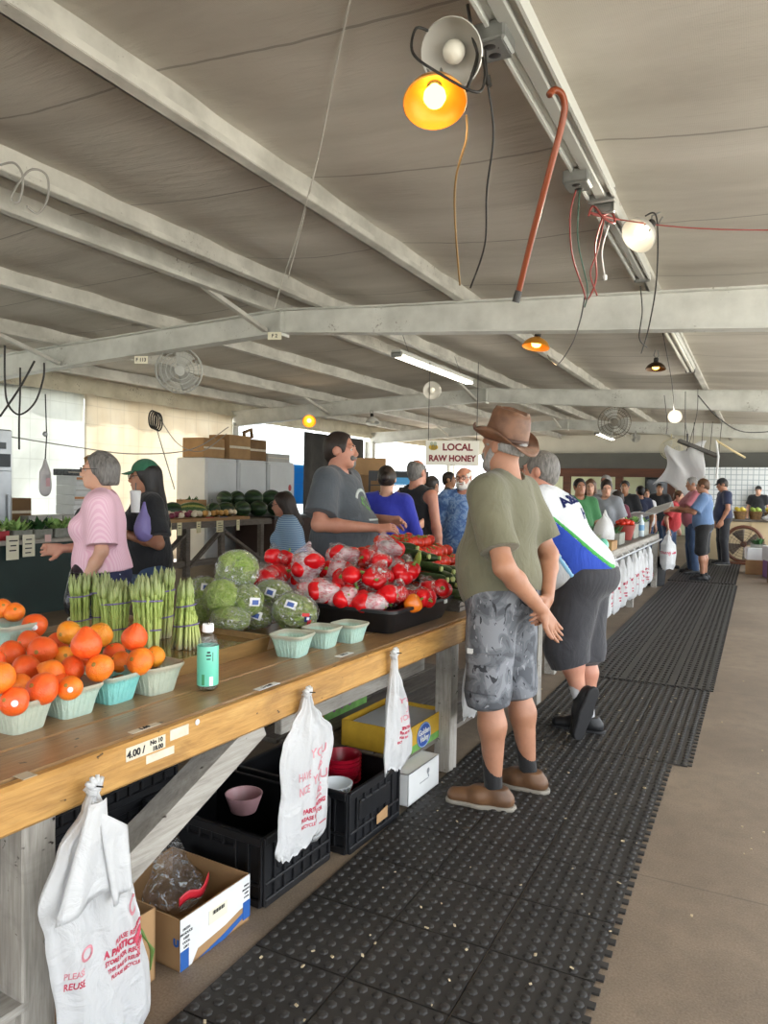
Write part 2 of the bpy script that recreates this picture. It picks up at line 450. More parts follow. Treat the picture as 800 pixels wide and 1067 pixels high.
for k, y in enumerate((0, 6.2, 12.4, 18.6, 24.8)):              # tapered rigid frames
    b = MB(); xs = [1.7, 0, -1.6, -3.175, -4.3, -5.6, -7.75, -9.9]
    for xa, xb in zip(xs, xs[1:]):
        ta, tb, ba, bb_ = lerp_prof(TOP, xa), lerp_prof(TOP, xb), lerp_prof(BOT, xa), lerp_prof(BOT, xb)
        for (yo, th) in ((0, .012),):
            b.add([(xa, y - th, ba), (xb, y - th, bb_), (xb, y - th, tb), (xa, y - th, ta), (xa, y + th, ba), (xb, y + th, bb_), (xb, y + th, tb), (xa, y + th, ta)], [(0, 1, 2, 3), (7, 6, 5, 4), (0, 4, 5, 1), (3, 2, 6, 7)])
        for za, zb in ((ta, tb), (ba, bb_)):
            b.bar((xa, y, za), (xb, y, zb), .15, .014)
    b.box((-4.3, y, 3.09), (.02, .15, .24))
    trim(b, STEEL2)
    for xa in (-9.9, 1.7):                                    # columns
        b = MB(); b.box((xa, y, 1.38), (.24, .02, 2.76)); b.box((xa - .12, y, 1.38), (.014, .18, 2.76)); b.box((xa + .12, y, 1.38), (.014, .18, 2.76))
        trim(b, STEEL2)
    for xa, xe in ((-7.5, -7.5), (-4.49, -4.49)):   # flange braces
        if k in (1, 2, 3):
            b = MB(); b.bar((xe, y - 1.0, lerp_prof(TOP, xe) + .03), (xa, y - .05, lerp_prof(BOT, xa) + .04), .05, .04); trim(b, STEEL)
b = MB(); b.box((-9.9, 10, 3.02), (.1, 34, .36)); b.box((-9.84, 10, 2.9), (.14, 34, .02)); trim(b, m_steel('eave_steel', 'd8d2bf', 'b9b29c'))
# left side curtains, hung between the frames
def tarp(name, y0, y1, z0, z1, m, x=-9.82, wav=.03):
    b = MB(); b.grid(lambda u, v: (x + wav * math.sin(u * (y1 - y0) * 4 + v * 2) + wav * .5 * math.sin(u * (y1 - y0) * 11), y0 + (y1 - y0) * u, z0 + (z1 - z0) * v), 60, 12)
    return solidify(st(b.build(name, m, smooth=True)), .004)
tarp('wall_left', -6, 8.55, .05, 2.9, TARP_W)
tarp('wall_left.001', 8.5, 12.35, .05, 2.9, TARP_T, -9.79)
tarp('wall_left.002', 12.5, 16.3, .05, 2.68, m_tarp('clear_tarp', 'e6ebee', 'd5dde2', .6), -10.6)
tarp('wall_left.003', 14.75, 17.2, 1.0, 2.0, TARP_B, -10.5)
# far end: timber header, dim shop front with windows
b = MB(); b.box((-4.1, 24.45, 2.95), (12.0, .06, .62)); trim(b, mat('cream_infill', 'c9c6ba', .7, var=(1, .1)))
WOOD_D = mat('brown_header', '5b3522', .6, var=(4, .3), stretch=(.3, 3, 3)); GREYD = mat('grey_fascia', '5d5d58', .7, var=(1, .15))
b = MB(); b.box((-2.8, 24.3, 2.42), (9.5, .2, .5)); trim(b, GREYD)
b = MB(); b.box((-2.8, 24.25, 2.05), (9.5, .25, .26)); trim(b, WOOD_D)
for x in (-5.6, -3.95, -2.4):
    b = MB(); b.box((x, 24.25, 1.0), (.22, .22, 2.0)); trim(b, WOOD_D)
b = MB()
b.box((-2.8, 27.2, 1.5), (11, .1, 3.0)); st(b.build('wall_back', mat('pale_green_wall', 'c9cfae', .8, var=(.8, .1))))
def m_grid():
    t = NT('white_tile'); v = t.coord(); x = t.sep(v)
    g = t.math('MAXIMUM', t.math('GREATER_THAN', t.math('FRACT', t.math('MULTIPLY', x[0], 7)), .86), t.math('GREATER_THAN', t.math('FRACT', t.math('MULTIPLY', x[2], 7)), .86))
    return t.done(t.bsdf(t.mix(g, lin('e9eef0'), lin('a9b6bd')), .3))
b = MB(); b.box((.6, 23.2, 1.35), (4.0, .08, 1.7)); st(b.build('wall_tiled', m_grid()))
b = MB(); b.box((-3.1, 27.1, 1.6), (.9, .06, .8)); b.k = 1; b.box((-3.1, 27.06, 1.6), (.78, .02, .68))
st(b.build('window_1', [mat('window_frame_dark', '2c2f2e', .5), mat('dark_glass', '1c2324', .1)]))
# ================================================================ materials for the stall
def m_counterwood(name, cols, rough, dark=.0, grime='6a4a2a', st=(9, 1.0, 9)):
    t = NT(name); g = t.noise(t.coord(st), 3.2, 6, .62, 1.4); f = t.noise(t.coord(tuple(60 if q > 2 else 3 for q in st)), 3, 3, .6); sp = t.noise(t.coord((14, 9, 14)), 3.1, 2, .5)
    col = t.ramp(g, [(.25, cols[0]), (.5, cols[1]), (.75, cols[2])])
    col = t.mix(.28, col, t.ramp(f, [(.3, cols[0]), (.7, cols[2])]))
    col = t.mix(t.ramp(sp, [(.24, (1, 1, 1, 1)), (.29, (0, 0, 0, 1))]), col, lin('2e241b'))
    x = t.sep(t.coord())
    jn = t.math('GREATER_THAN', t.math('FRACT', t.math('MULTIPLY', x[0], 1 / .185)), .982)
    gr = t.ramp(t.noise(t.coord((3, 1.2, 3)), 2.6, 5, .65, .6), [(.5, (0, 0, 0, 1)), (.72, (1, 1, 1, 1))])
    col = t.mix(t.math('MULTIPLY', gr, .55), col, lin(grime))
    if dark: col = t.mix(t.math('MULTIPLY', jn, dark), col, lin('2a1d12'))
    return t.done(t.bsdf(col, rough, 0, t.bump(t.math('ADD', g, f), .18, .004)))
TOPW = m_counterwood('varnished_top', ('765940', '957550', 'ae8e66'), .3, .5)
FASW = m_counterwood('pine_fascia', ('8f6530', 'b98a49', 'd2a763'), .5)
GREYW = m_counterwood('weathered_wood', ('7d7870', 'a19c93', 'b9b5ad'), .85, 0, '77716a'); GREYV = m_counterwood('weathered_post', ('7d7870', 'a19c93', 'b9b5ad'), .85, 0, '77716a', (9, 9, 1.0))
DGREYW = m_counterwood('dark_weathered_wood', ('4d4741', '6d665e', '857e75'), .85, 0, '4f4943')
CARD = mat('cardboard', 'a5825a', .85, var=(4, .15)); CARD_D = mat('cardboard_dark', '7d603f', .85, var=(4, .2))
WHITECARD = mat('white_card', 'dcdedd', .6, var=(6, .05)); INK = mat('black_ink', '17181a', .6); REDINK = mat('red_ink', 'd8506a', .7); PINKINK = mat('pale_red_ink', 'eaa5b0', .7)
PAPER = mat('price_paper', 'e4dfc8', .8); TAPE = mat('masking_tape', 'd6cdb8', .7, var=(30, .12)); BLUEP = mat('blue_print', '2458a0', .6)
BLACKP = mat('black_plastic', '17181b', .42, var=(8, .25), bump=(60, .1, .002)); RUBBER = mat('black_rubber', '2a2826', .58, var=(6, .25), bump=(90, .15, .002))
WBAG = None
def m_bagfilm(name, c='f0f1f2', trans=.35, clear=0.0):
    t = NT(name); v = t.coord(); n1 = t.noise(v, 14, 4, .6, .8)
    nb = t.bump(n1, .7, .02)
    p = t.bsdf(lin(c), .32, 0, nb)
    tr = t.n('ShaderNodeBsdfTranslucent'); tr.inputs[0].default_value = lin(c)
    mx = t.n('ShaderNodeMixShader'); mx.inputs[0].default_value = trans; t.t.links.new(p, mx.inputs[1]); t.t.links.new(tr.outputs[0], mx.inputs[2])
    sh = mx.outputs[0]
    if clear:
        tp = t.n('ShaderNodeBsdfTransparent'); m2 = t.n('ShaderNodeMixShader'); m2.inputs[0].default_value = clear
        t.t.links.new(sh, m2.inputs[1]); t.t.links.new(tp.outputs[0], m2.inputs[2]); sh = m2.outputs[0]
    return t.done(sh)
WBAG = m_bagfilm('white_bag_film', 'e2e3e4'); GBAG = m_bagfilm('hazy_bag_film', 'dfe4ea', .3, .62)
def m_clearfilm(name='clear_film', tint='ffffff', crinkle=30, painted_glint=.2, bd=.03):
    t = NT(name); v = t.coord(); n1 = t.noise(v, crinkle, 4, .65, 1.2)
    nb = t.bump(n1, 1.0, bd)
    gl = t.n('ShaderNodeBsdfGlossy'); gl.inputs['Roughness'].default_value = .12; t.set(gl.inputs['Normal'], nb)
    tp = t.n('ShaderNodeBsdfTransparent'); tp.inputs[0].default_value = lin(tint)
    df = t.n('ShaderNodeBsdfDiffuse'); df.inputs[0].default_value = lin('e8ecec')
    fr = t.n('ShaderNodeLayerWeight'); fr.inputs[0].default_value = .3; t.set(fr.inputs['Normal'], nb); fr = t.math('POWER', fr.outputs[1], 2.5)
    cr = t.ramp(n1, [(.55, (0, 0, 0, 1)), (.66, (1, 1, 1, 1))])  # white streaks painted as diffuse colour in place of the film's glints
    m1 = t.n('ShaderNodeMixShader'); t.set(m1.inputs[0], t.math('MULTIPLY', t.math('ADD', t.math('MULTIPLY', fr, .6), .10), 1.0, True)); t.t.links.new(tp.outputs[0], m1.inputs[1]); t.t.links.new(gl.outputs[0], m1.inputs[2])
    m2 = t.n('ShaderNodeMixShader'); t.set(m2.inputs[0], t.math('MULTIPLY', cr, painted_glint * 2.4)); t.t.links.new(m1.outputs[0], m2.inputs[1]); t.t.links.new(df.outputs[0], m2.inputs[2])
    return t.done(m2.outputs[0])
FILM = m_clearfilm(); FILM2 = m_clearfilm('cabbage_film', 'ffffff', 6.5, .42, .1)

# ================================================================ rubber matting
TS = .335
def matting(name, label, x0, y0, nx, ny, fine):
    o = thing(name, label, 'floor mat', (x0, y0, 0)); W, L = nx * TS, ny * TS
    b = MB()
    for i in range(nx):
        for j in range(ny):
            b.box((i * TS + TS / 2, j * TS + TS / 2, .005), (TS - .006, TS - .006, .008))
            if fine:
                n = 7; p = TS / n
                for q in range(n):
                    for r_ in range(n):
                        cx, cy = i * TS + (q + .5) * p, j * TS + (r_ + .5) * p
                        vs = []; sg = 7
                        for (rr, zz) in ((.0165, .008), (.0135, .0135), (.007, .0165)):
                            vs += [(cx + rr * math.cos(2 * PI * k / sg), cy + rr * math.sin(2 * PI * k / sg), zz) for k in range(sg)]
                        fs = [(c * sg + k, c * sg + (k + 1) % sg, (c + 1) * sg + (k + 1) % sg, (c + 1) * sg + k) for c in range(2) for k in range(sg)] + [tuple(2 * sg + k for k in range(sg))]
                        b.add(vs, fs)
    if not fine:
        n = int(W / .05)
        for q in range(n):
            x = (q + .5) * W / n
            b.box((x, L / 2, .013), (.024 if q % 7 else .05, L, .011), bev=0)
        for j in range(int(L / .08)):
            b.box((W / 2, j * .08 + .04, .0105), (W, .02, .005))
    for j in range(ny):                                             # interlocking lugs along the outer edge
        for k in range(5): b.box((W + .008, j * TS + (k + .5) * TS / 5, .005), (.022, .026, .008))
    b.build('studded_surface' if fine else 'ribbed_surface', RUBBER, o, smooth=35)
    return o
matting('rubber_mat', 'near black rubber mat of studded square tiles beside the front counter', -1.395, .55, 3, 11, True)
matting('rubber_mat', 'black ribbed rubber mat behind the two men in shorts, mid aisle', -1.30, 4.245, 3, 5, True)
matting('rubber_mat', 'long black ribbed rubber mat running past the row of hanging white bags', -1.28, 5.935, 3, 21, False)
matting('rubber_mat', 'farthest black ribbed rubber mat, under the man in navy shirt', -1.31, 13.06, 3, 14, False)
b = MB(); rnd = random.Random(3)
for i in range(85):
    x, y = -1.38 + rnd.random() * 1.02, 1.2 + rnd.random() ** 1.5 * 4.5; a = rnd.random() * 6; s = .003 + rnd.random() * .008
    b.box((0, 0, 0), (s * 1.6, s, .003), T(x, y, .0185) @ RZ(a) @ RX(.3))
for i in range(30):
    x, y = -.25 + rnd.random() * 1.0, 2.2 + rnd.random() * 6; s = .003 + rnd.random() * .007
    b.box((x, y, .002), (s, s * 1.5, .003))
b.build('floor_litter', mat('leaf_scraps', 'b9a98a', .8, var=(40, .3)))
tag(bpy.data.objects['floor_litter'], 'scattered pale leaf and paper scraps on the black mat', 'litter', kind='stuff')

# ================================================================ the front counter (local: x outward, y along the aisle)
CA = -.05269; CO = V((-1.461, 1.049, 0)); CTOP = .80
CE = V((math.sin(-CA), math.cos(CA), 0)); CN = V((-CE.y, CE.x, 0))
def CW(s, t, z=CTOP): return CO + CE * s + CN * t + V((0, 0, z))
CM = Matrix.Translation(CO) @ RZ(CA)
def on_top(u, v, z=CTOP): return PZ(u, v, z)
ct = thing('market_counter', 'long wooden market counter with dark top and golden front edge, laden with citrus and peppers', 'counter', CO, CA)
b = MB()
S0, S1, DEP = -1.6, 4.1, 1.28
def topf(x0, x1, z0, z1):
    b.box(((x0 + x1) / 2, (S0 + S1) / 2, (z0 + z1) / 2), (x1 - x0, S1 - S0, z1 - z0), bev=.006)
for k in range(7): topf(-DEP + k * .1774, -DEP + (k + 1) * .1774 - .003, CTOP - .035, CTOP)
b.build('top_boards', TOPW, ct)
b = MB(); b.box((-.018, (S0 + S1) / 2, CTOP - .056), (.038, S1 - S0, .112), bev=.009); b.build('fascia', FASW, ct)
b = MB(); b.box((-DEP, (S0 + S1) / 2, CTOP - .075), (.038, S1 - S0, .09)); b.build('back_rail', GREYW, ct)
for (s, t) in ((.135, .1), (2.53, .1), (.135, 1.2), (2.53, 1.2), (3.95, .1), (3.95, 1.2), (-1.4, .1), (-1.4, 1.2)):
    b = MB(); b.box((-t, s, (CTOP - .04) / 2), (.09, .09, CTOP - .04), bev=.004); b.build('leg', GREYV, ct)
b = MB(); b.bar((-.085, .16, .33), (-.085, .95, .68), .09, .085); b.build('diagonal_brace', GREYW, ct)
b = MB(); b.box((-.27, 1.95, .535), (.035, 1.25, .075), bev=.003); b.build('shelf_rail', GREYW, ct)
b = MB()
for k in range(5): b.box((-.36 - k * .17, 1.95, .585), (.15, 1.2, .02))
b.build('upper_shelf', DGREYW, ct)
b = MB()
for k in range(6): b.box((-.2 - k * .17, 2.95, .17), (.15, 1.9, .025))
b.build('lower_shelf', DGREYW, ct)
b = MB()                                                             # slatted shelf at the near end
for k in range(5): b.box((-.12 - k * .15, -.32, .235), (.13, .85, .022))
b.box((-.1, -.32, .2), (.04, .85, .06)); b.build('slatted_shelf', GREYW, ct)
def ctext(body, size, m, s, t, z, face='front', bold=0, sq=1.0):
    if face == 'front': return text('handwriting', body, size, m, ct, (.0025, s, z), (0, 1, 0), (0, 0, 1), bold, squeeze=sq)
    return text('handwriting', body, size, m, ct, (-t, s, CTOP + .0018), (0, 1, 0), (-1, 0, 0), bold, squeeze=sq)
def tape_patch(s, t, z, w, h, face='front', m=TAPE, tilt=0):
    b = MB()
    if face == 'front': b.box((0, 0, 0), (.0016, w, h), T(.0014, s, z) @ RX(tilt))
    else: b.box((0, 0, 0), (h, w, .0016), T(-t, s, CTOP + .0006) @ RZ(tilt))
    return b.build('tape_label', m, ct)
tape_patch(.41, 0, CTOP - .028, .135, .036); tape_patch(.53, 0, CTOP - .02, .07, .03); tape_patch(.46, 0, CTOP - .062, .1, .022)
ctext('4.00 /', .026, INK, .375, 0, CTOP - .03, bold=.0009); ctext('No 10', .017, INK, .445, 0, CTOP - .02, bold=.0007); ctext('18.00', .017, INK, .45, 0, CTOP - .038, bold=.0007)
tape_patch(.08, .03, 0, .035, .04, 'top', mat('torn_paper', 'b9ac96', .8)); tape_patch(.46, .06, 0, .1, .022, 'top'); ctext('1.00', .02, INK, .46, .06, 0, 'top', .0008)
tape_patch(.98, .05, 0, .11, .028, 'top', WHITECARD); ctext('2 / 5.00', .017, INK, .98, .05, 0, 'top', .0006)
tape_patch(1.52, .09, 0, .1, .03, 'top', WHITECARD); ctext('3.50 ea', .016, INK, 1.52, .09, 0, 'top', .0006)
b = MB(); b.sphere((.002, .60, CTOP - .01), (.003, .009, .009), 10, 6); b.build('staple_tag', WHITECARD, ct)

# ================================================================ hanging carrier bags
def bag_mesh(rows, seg=64, ripple=.010, seed=0, top_k=5):
    """rows: (z, center, halfwidth, halfdepth) going down; ripples are the film's pleats"""
    r_ = random.Random(seed); ph = [r_.random() * 6 for _ in range(6)]
    b = MB(); vs = []; fs = []; N = 40
    zs = [r[0] for r in rows]
    def ip(z, c):
        for a, d in zip(rows, rows[1:]):
            if d[0] <= z <= a[0]:
                q = (a[0] - z) / max(1e-6, a[0] - d[0]); q = q * q * (3 - 2 * q); return a[c] + (d[c] - a[c]) * q
        return rows[-1][c]
    for i in range(N + 1):
        z = zs[0] + (zs[-1] - zs[0]) * i / N; c, wd, dp = ip(z, 1), ip(z, 2), ip(z, 3)
        for k in range(seg):
            a = 2 * PI * k / seg; f = i / N
            rp = ripple * (math.sin(5 * a + ph[0] + 3 * f) + .7 * math.sin(9 * a + ph[1] - 4 * f) + .5 * math.sin(14 * a + ph[2] + 9 * f)) * (1.2 - .6 * f)
            yy = c + wd * math.cos(a) * (1 + .02 * math.sin(20 * f + ph[3])) ; xx = (dp + rp * min(1, wd / .05)) * math.sin(a) * (abs(math.sin(a)) ** .3)
            zz = z + (.012 * math.sin(3 * a + ph[4]) + .006 * math.sin(17 * a + ph[5])) * f
            vs.append((xx, yy, zz))
    for i in range(N):
        for k in range(seg): fs.append((i * seg + k, i * seg + (k + 1) % seg, (i + 1) * seg + (k + 1) % seg, (i + 1) * seg + k))
    b.add(vs, fs); b.add([(0, ip(zs[-1], 1), zs[-1] + .01)], []); n = len(b.v) - 1
    b.f += [(N * seg + (k + 1) % seg, N * seg + k, n) for k in range(seg)]; b.mi += [0] * seg
    return b
def knot(b, c, r, seed=1):
    r_ = random.Random(seed)
    b.sphere(c, (r * .8, r, r * 1.1), 12, 8, fn=lambda p: p * (1 + .18 * math.sin(9 * p.x + 7 * p.z) + .12 * math.sin(13 * p.y)))
    for k in range(4):
        a = -.9 + k * .6; q = V(c) + V((.004, math.sin(a) * r * 1.5, math.cos(a) * r * 1.6))
        b.tube([c, (V(c) + q) / 2 + V((.006, 0, 0)), q], [r * .45, r * .5, r * .25], 7)
def hanging_bag(label, s, t, rows, seed, knot_r=.018, printing=None, group=None, flap=None):
    o = thing('carrier_bag', label, 'plastic bag', CW(s, t, 0), CA, group)
    b = bag_mesh(rows, seed=seed); knot(b, (0, rows[0][1], rows[0][0] + .004), knot_r, seed)
    me = b.mesh('bag_film', True); f = link('film', me, WBAG, o)
    if flap:
        for k, (pts, dpt) in enumerate(flap):
            fb = MB()
            def ff(u, v, pts=pts, dpt=dpt):
                a, bb, c, d = [V((dpt, p[0], p[1])) for p in pts]
                p = (a * (1 - u) + bb * u) * (1 - v) + (d * (1 - u) + c * u) * v; p.x += .012 * math.sin(u * 7 + k) * v + .01 * math.sin(u * PI) + .012 * v; return p
            fb.grid(ff, 12, 12); solidify(fb.build('handle_flap', WBAG, o, smooth=True), .0015)
    if printing:
        wpm = press(me, .3, .0015)
        wp = lambda p, n: wpm(V((p.x, p.y, p.z)), n)
        for (body, size, m, y, z, bold, tilt, sq) in printing:
            text('red_printing', body, size, m, o, (.2, y, z), V((0, math.cos(tilt), math.sin(tilt))), V((0, -math.sin(tilt), math.cos(tilt))), bold, wrap=wp, squeeze=sq)
    b = MB(); b.tube([(-.02, rows[0][1], rows[0][0] + .006), (.035, rows[0][1], rows[0][0] + .014)], .002, 6); b.build('nail', INK, o)
    return o
P1 = [('C', .06, PINKINK, .125, .40, .001, 0, 1), ('O', .05, PINKINK, -.02, .36, .001, 0, 1), ('PLEASE RETURN TO', .018, REDINK, .12, .345, .0006, .0, .75), ('A PARTICIPATING', .025, REDINK, .11, .322, .0014, .0, .75), ('STORE FOR RECYCLING', .017, REDINK, .105, .298, .0008, .0, .75), ('THIS BAG IS REUSABLE', .015, REDINK, .1, .277, .0006, .0, .75), ('PLEASE RECYCLE', .014, REDINK, .095, .258, .0005, 0, .8),
      ('PLEASE', .022, PINKINK, -.05, .325, .0004, 0, .6), ('REUSE', .024, REDINK, -.05, .298, .0006, 0, .6)]
hanging_bag('big crumpled white carrier bag tied to the counter leg end, nearest the camera', .195, -.035,
            [(.735, .02, .012, .012), (.69, .02, .028, .02), (.62, .0, .075, .028), (.5, .0, .13, .03), (.42, .02, .128, .032), (.34, .035, .132, .032), (.2, .06, .138, .032), (.1, .08, .125, .03), (.06, .07, .105, .02)], 3, .02, P1,
            flap=[([(-.02, .72), (.03, .72), (.03, .5), (-.12, .48)], .035), ([(.0, .7), (.09, .63), (.085, .48), (.03, .46)], .04)])
P2 = [('YOU', .045, PINKINK, .055, .545, .0008, 0, 1), ('AS', .045, PINKINK, .06, .50, .0008, 0, 1), ('YOU', .045, PINKINK, .055, .455, .0008, 0, 1), ('AS', .045, PINKINK, .055, .41, .0008, 0, 1), ('HAVE', .04, PINKINK, -.045, .49, .0004, 0, .6), ('NICE', .04, PINKINK, -.045, .44, .0004, 0, .6), ('THIS IS A', .014, REDINK, .05, .385, .0005, .0, 1), ('PARTICIPATING', .022, REDINK, .025, .362, .0012, .0, .9), ('PLEASE REUSE OR', .019, REDINK, .01, .336, .0008, .0, .9), ('RECYCLE THIS', .016, REDINK, -.01, .312, .0006, .0, .9), ('___', .03, REDINK, .085, .295, .0015, .0, 1)]
hanging_bag('white carrier bag printed in red, nailed to the counter edge over the black crates', 1.10, -.03,
            [(.755, .0, .016, .012), (.72, .0, .028, .016), (.67, .0, .08, .02), (.61, .01, .145, .024), (.56, .01, .155, .024), (.45, .0, .14, .026), (.36, -.01, .14, .026), (.3, -.01, .145, .026), (.25, -.02, .15, .02), (.23, -.04, .11, .014)], 5, .018, P2)
P3 = [('YOU', .036, PINKINK, .06, .58, .0006, .2, .8), ('AS', .036, PINKINK, .07, .54, .0006, .2, .8), ('YOU', .036, PINKINK, .06, .50, .0006, .2, .8), ('PARTICIPATING', .018, REDINK, .05, .455, .0012, .05, .8), ('PLEASE REUSE OR', .014, REDINK, .045, .433, .0008, .05, .85), ('RECYCLE THIS BAG', .013, REDINK, .035, .413, .0008, .05, .85)]
hanging_bag('white carrier bag printed in red, hanging narrow-topped above the white box', 1.72, -.03,
            [(.775, .0, .014, .012), (.72, .0, .018, .014), (.66, .01, .04, .02), (.56, .025, .075, .026), (.46, .04, .1, .03), (.38, .05, .115, .028), (.32, .055, .12, .02), (.29, .03, .09, .014)], 8, .02, P3)
P4 = [('THANK YOU', .016, REDINK, 0, .47, .0008, .1, .9), ('PLEASE REUSE', .012, REDINK, 0, .45, .0006, .1, .9), ('___', .03, REDINK, .0, .385, .001, 0, 1)]
hanging_bag('white carrier bag hanging at the counter edge just left of the camouflage shorts', 2.55, -.03,
            [(.76, .0, .012, .01), (.7, 0, .022, .014), (.6, 0, .05, .02), (.5, .0, .085, .024), (.4, 0, .1, .024), (.33, 0, .1, .018), (.31, 0, .09, .012)], 12, .016, P4)
hanging_bag('white carrier bag hanging half hidden behind the camouflage shorts', 2.76, -.03,
            [(.76, .0, .012, .01), (.7, 0, .022, .014), (.6, 0, .05, .02), (.5, .0, .085, .024), (.4, 0, .1, .024), (.33, 0, .1, .018), (.31, 0, .09, .012)], 14, .016, P4)
hanging_bag('white carrier bag hanging between the two men in shorts', 3.35, -.03,
            [(.76, .0, .012, .01), (.7, 0, .022, .014), (.6, 0, .05, .02), (.5, .0, .085, .024), (.4, 0, .1, .024), (.33, 0, .1, .018), (.28, 0, .09, .012)], 15, .016, P4)

# ================================================================ crates and boxes under the counter
def crate(label, s, t, z, L, D, Hh, group=None, brand=None, open_note=None, extra=None):
    """s, t: near outer corner in counter coordinates"""
    o = thing('folding_crate', label, 'crate', CW(s, t, z), CA, group)
    def wall(bm, x0, y0, dx, dy, ln):
        n = max(4, int(ln / .055))
        ox, oy = (dy, -dx)
        bm.box((x0 + dx * ln / 2, y0 + dy * ln / 2, Hh / 2), (abs(dx) * ln + abs(ox) * .008, abs(dy) * ln + abs(oy) * .008, Hh * .98))
        for zz, hh in ((.014, .028), (Hh - .016, .032), (Hh * .32, .012)):
            bm.box((x0 + dx * ln / 2 + ox * .006, y0 + dy * ln / 2 + oy * .006, zz), (abs(dx) * ln + abs(ox) * .02, abs(dy) * ln + abs(oy) * .02, hh), bev=.003)
        for k in range(n + 1):
            q = ln * k / n
            bm.box((x0 + dx * q + ox * .005, y0 + dy * q + oy * .005, Hh / 2), (abs(dx) * .012 + abs(ox) * .018, abs(dy) * .012 + abs(oy) * .018, Hh * (.96 if k in (0, n) else .9)), bev=.002)
        bm.box((x0 + dx * ln / 2 + ox * .005, y0 + dy * ln / 2 + oy * .005, Hh * .60), (abs(dx) * ln * .62 + abs(ox) * .018, abs(dy) * ln * .62 + abs(oy) * .018, Hh * .34), bev=.006)
    b = MB(); wall(b, 0, 0, 0, 1, L); b.build('side_panel', BLACKP, o)
    b = MB(); wall(b, -D, L, 0, -1, L); b.build('side_panel', BLACKP, o)
    b = MB(); wall(b, -D, 0, 1, 0, D); b.build('end_panel', BLACKP, o)
    b = MB(); wall(b, 0, L, -1, 0, D); b.build('end_panel', BLACKP, o)
    b = MB(); b.box((-D / 2, L / 2, .008), (D, L, .016)); b.build('base', BLACKP, o)
    if brand: text('printed_mark', brand, .03, mat('grey_print', '9a9a9a', .6), o, (.0155, L * .62, Hh * .62), (0, 1, 0), (0, 0, 1), .0005)
    if extra: extra(o)
    return o
crate('black folding crate on the floor behind the white and blue carton', 1.03, .1, 0, .4, .58, .25, brand='IFCO')
crate('black folding crate at the back under the diagonal brace, lower of two', .62, .72, 0, .6, .4, .25)
crate('black folding crate at the back under the diagonal brace, upper of two', .62, .72, .251, .6, .4, .22)
def ticket(o):
    b = MB(); b.poly([(0, 0), (.09, 0), (.09, .05), (0, .04)], .002, frame((.02, .2, .05), (0, 1, 0), (0, 0, 1), (1, 0, 0))); b.build('paper_ticket', CARD, o)
crate('black folding crate on the floor holding the red bowls, beside the white box', 1.5, .05, 0, .41, .56, .25, extra=ticket)
crate('flat black crate on the upper shelf behind the grey rail', 1.85, .4, .596, .62, .36, .085)
def carton(name, label, s, t, z, L, D, Hh, m, openb=True, mats=None, rz=0):
    o = thing(name, label, 'box', CW(s, t, z), CA + rz)
    b = MB(); th = .005
    b.box((-th / 2, L / 2, Hh / 2), (th, L, Hh)); b.box((-D + th / 2, L / 2, Hh / 2), (th, L, Hh)); b.box((-D / 2, th / 2, Hh / 2), (D, th, Hh)); b.box((-D / 2, L - th / 2, Hh / 2), (D, th, Hh)); b.box((-D / 2, L / 2, th / 2), (D, L, th))
    if not openb: b.box((-D / 2, L / 2, Hh - th / 2), (D, L, th))
    b.build('body', m, o)
    return o
def panel(o, name, face, y0, y1, z0, z1, m, D=0, L=0, pts=None):
    b = MB()
    if face == 'front': b.poly(pts or [(y0, z0), (y1, z0), (y1, z1), (y0, z1)], .0012, frame((0, 0, 0), (0, 1, 0), (0, 0, 1), (1, 0, 0)))
    else: b.poly(pts or [(y0, z0), (y1, z0), (y1, z1), (y0, z1)], .0012, frame((0, 0, 0), (1, 0, 0), (0, 0, 1), (0, -1, 0)))
    return b.build(name, m, o)
o = carton('produce_carton', 'open white cardboard carton with blue corners holding a clear bag, by the near leg', .63, .09, 0, .32, .36, .16, CARD)
panel(o, 'white_face', 'front', 0, .32, 0, .16, WHITECARD, pts=[(.0, 0), (.05, 0), (.075, .035), (.2, .045), (.27, .06), (.32, .06), (.32, .16), (0, .16)])
for y in (.0, .285):
    b = MB(); b.box((.0016, y + .018, .03 if y < .1 else .045), (.0018, .035, .06)); b.build('blue_corner', BLUEP, o)
panel(o, 'torn_flap', 'front', .09, .3, 0, .02, BLUEP, pts=[(.08, .0), (.2, .0), (.31, .03), (.3, .045), (.2, .02)])
b = MB(); b.box((-.30, .0, .12), (.08, .004, .05)); b.build('hand_hole', INK, o)
text('printed_mark', 'U', .03, BLUEP, o, (-.015, -.0016, .085), (1, 0, 0), (0, 0, 1), .002)
b = MB(); b.box((.0022, .165, .105), (.001, .085, .045)); b.build('bar_code_label', PAPER, o)
b = MB()
for k in range(14): b.box((.0032, .14 + k * .004, .115), (.0008, .0012 + .0012 * (k % 3), .012))
b.build('bar_code', INK, o)
for k in range(5): text('printed_mark', ('FRESH', 'PRODUCE', 'KEEP', 'COOL', 'DRY')[k], .011, INK, o, (.0022, .025, .125 - .014 * k), (0, 1, 0), (0, 0, 1))
for k in range(4): text('printed_mark', ('FRESH', 'PRODUCE', 'KEEP', 'COOL')[k], .009, INK, o, (.0022, .302, .13 - .013 * k), (0, 1, 0), (0, 0, 1))
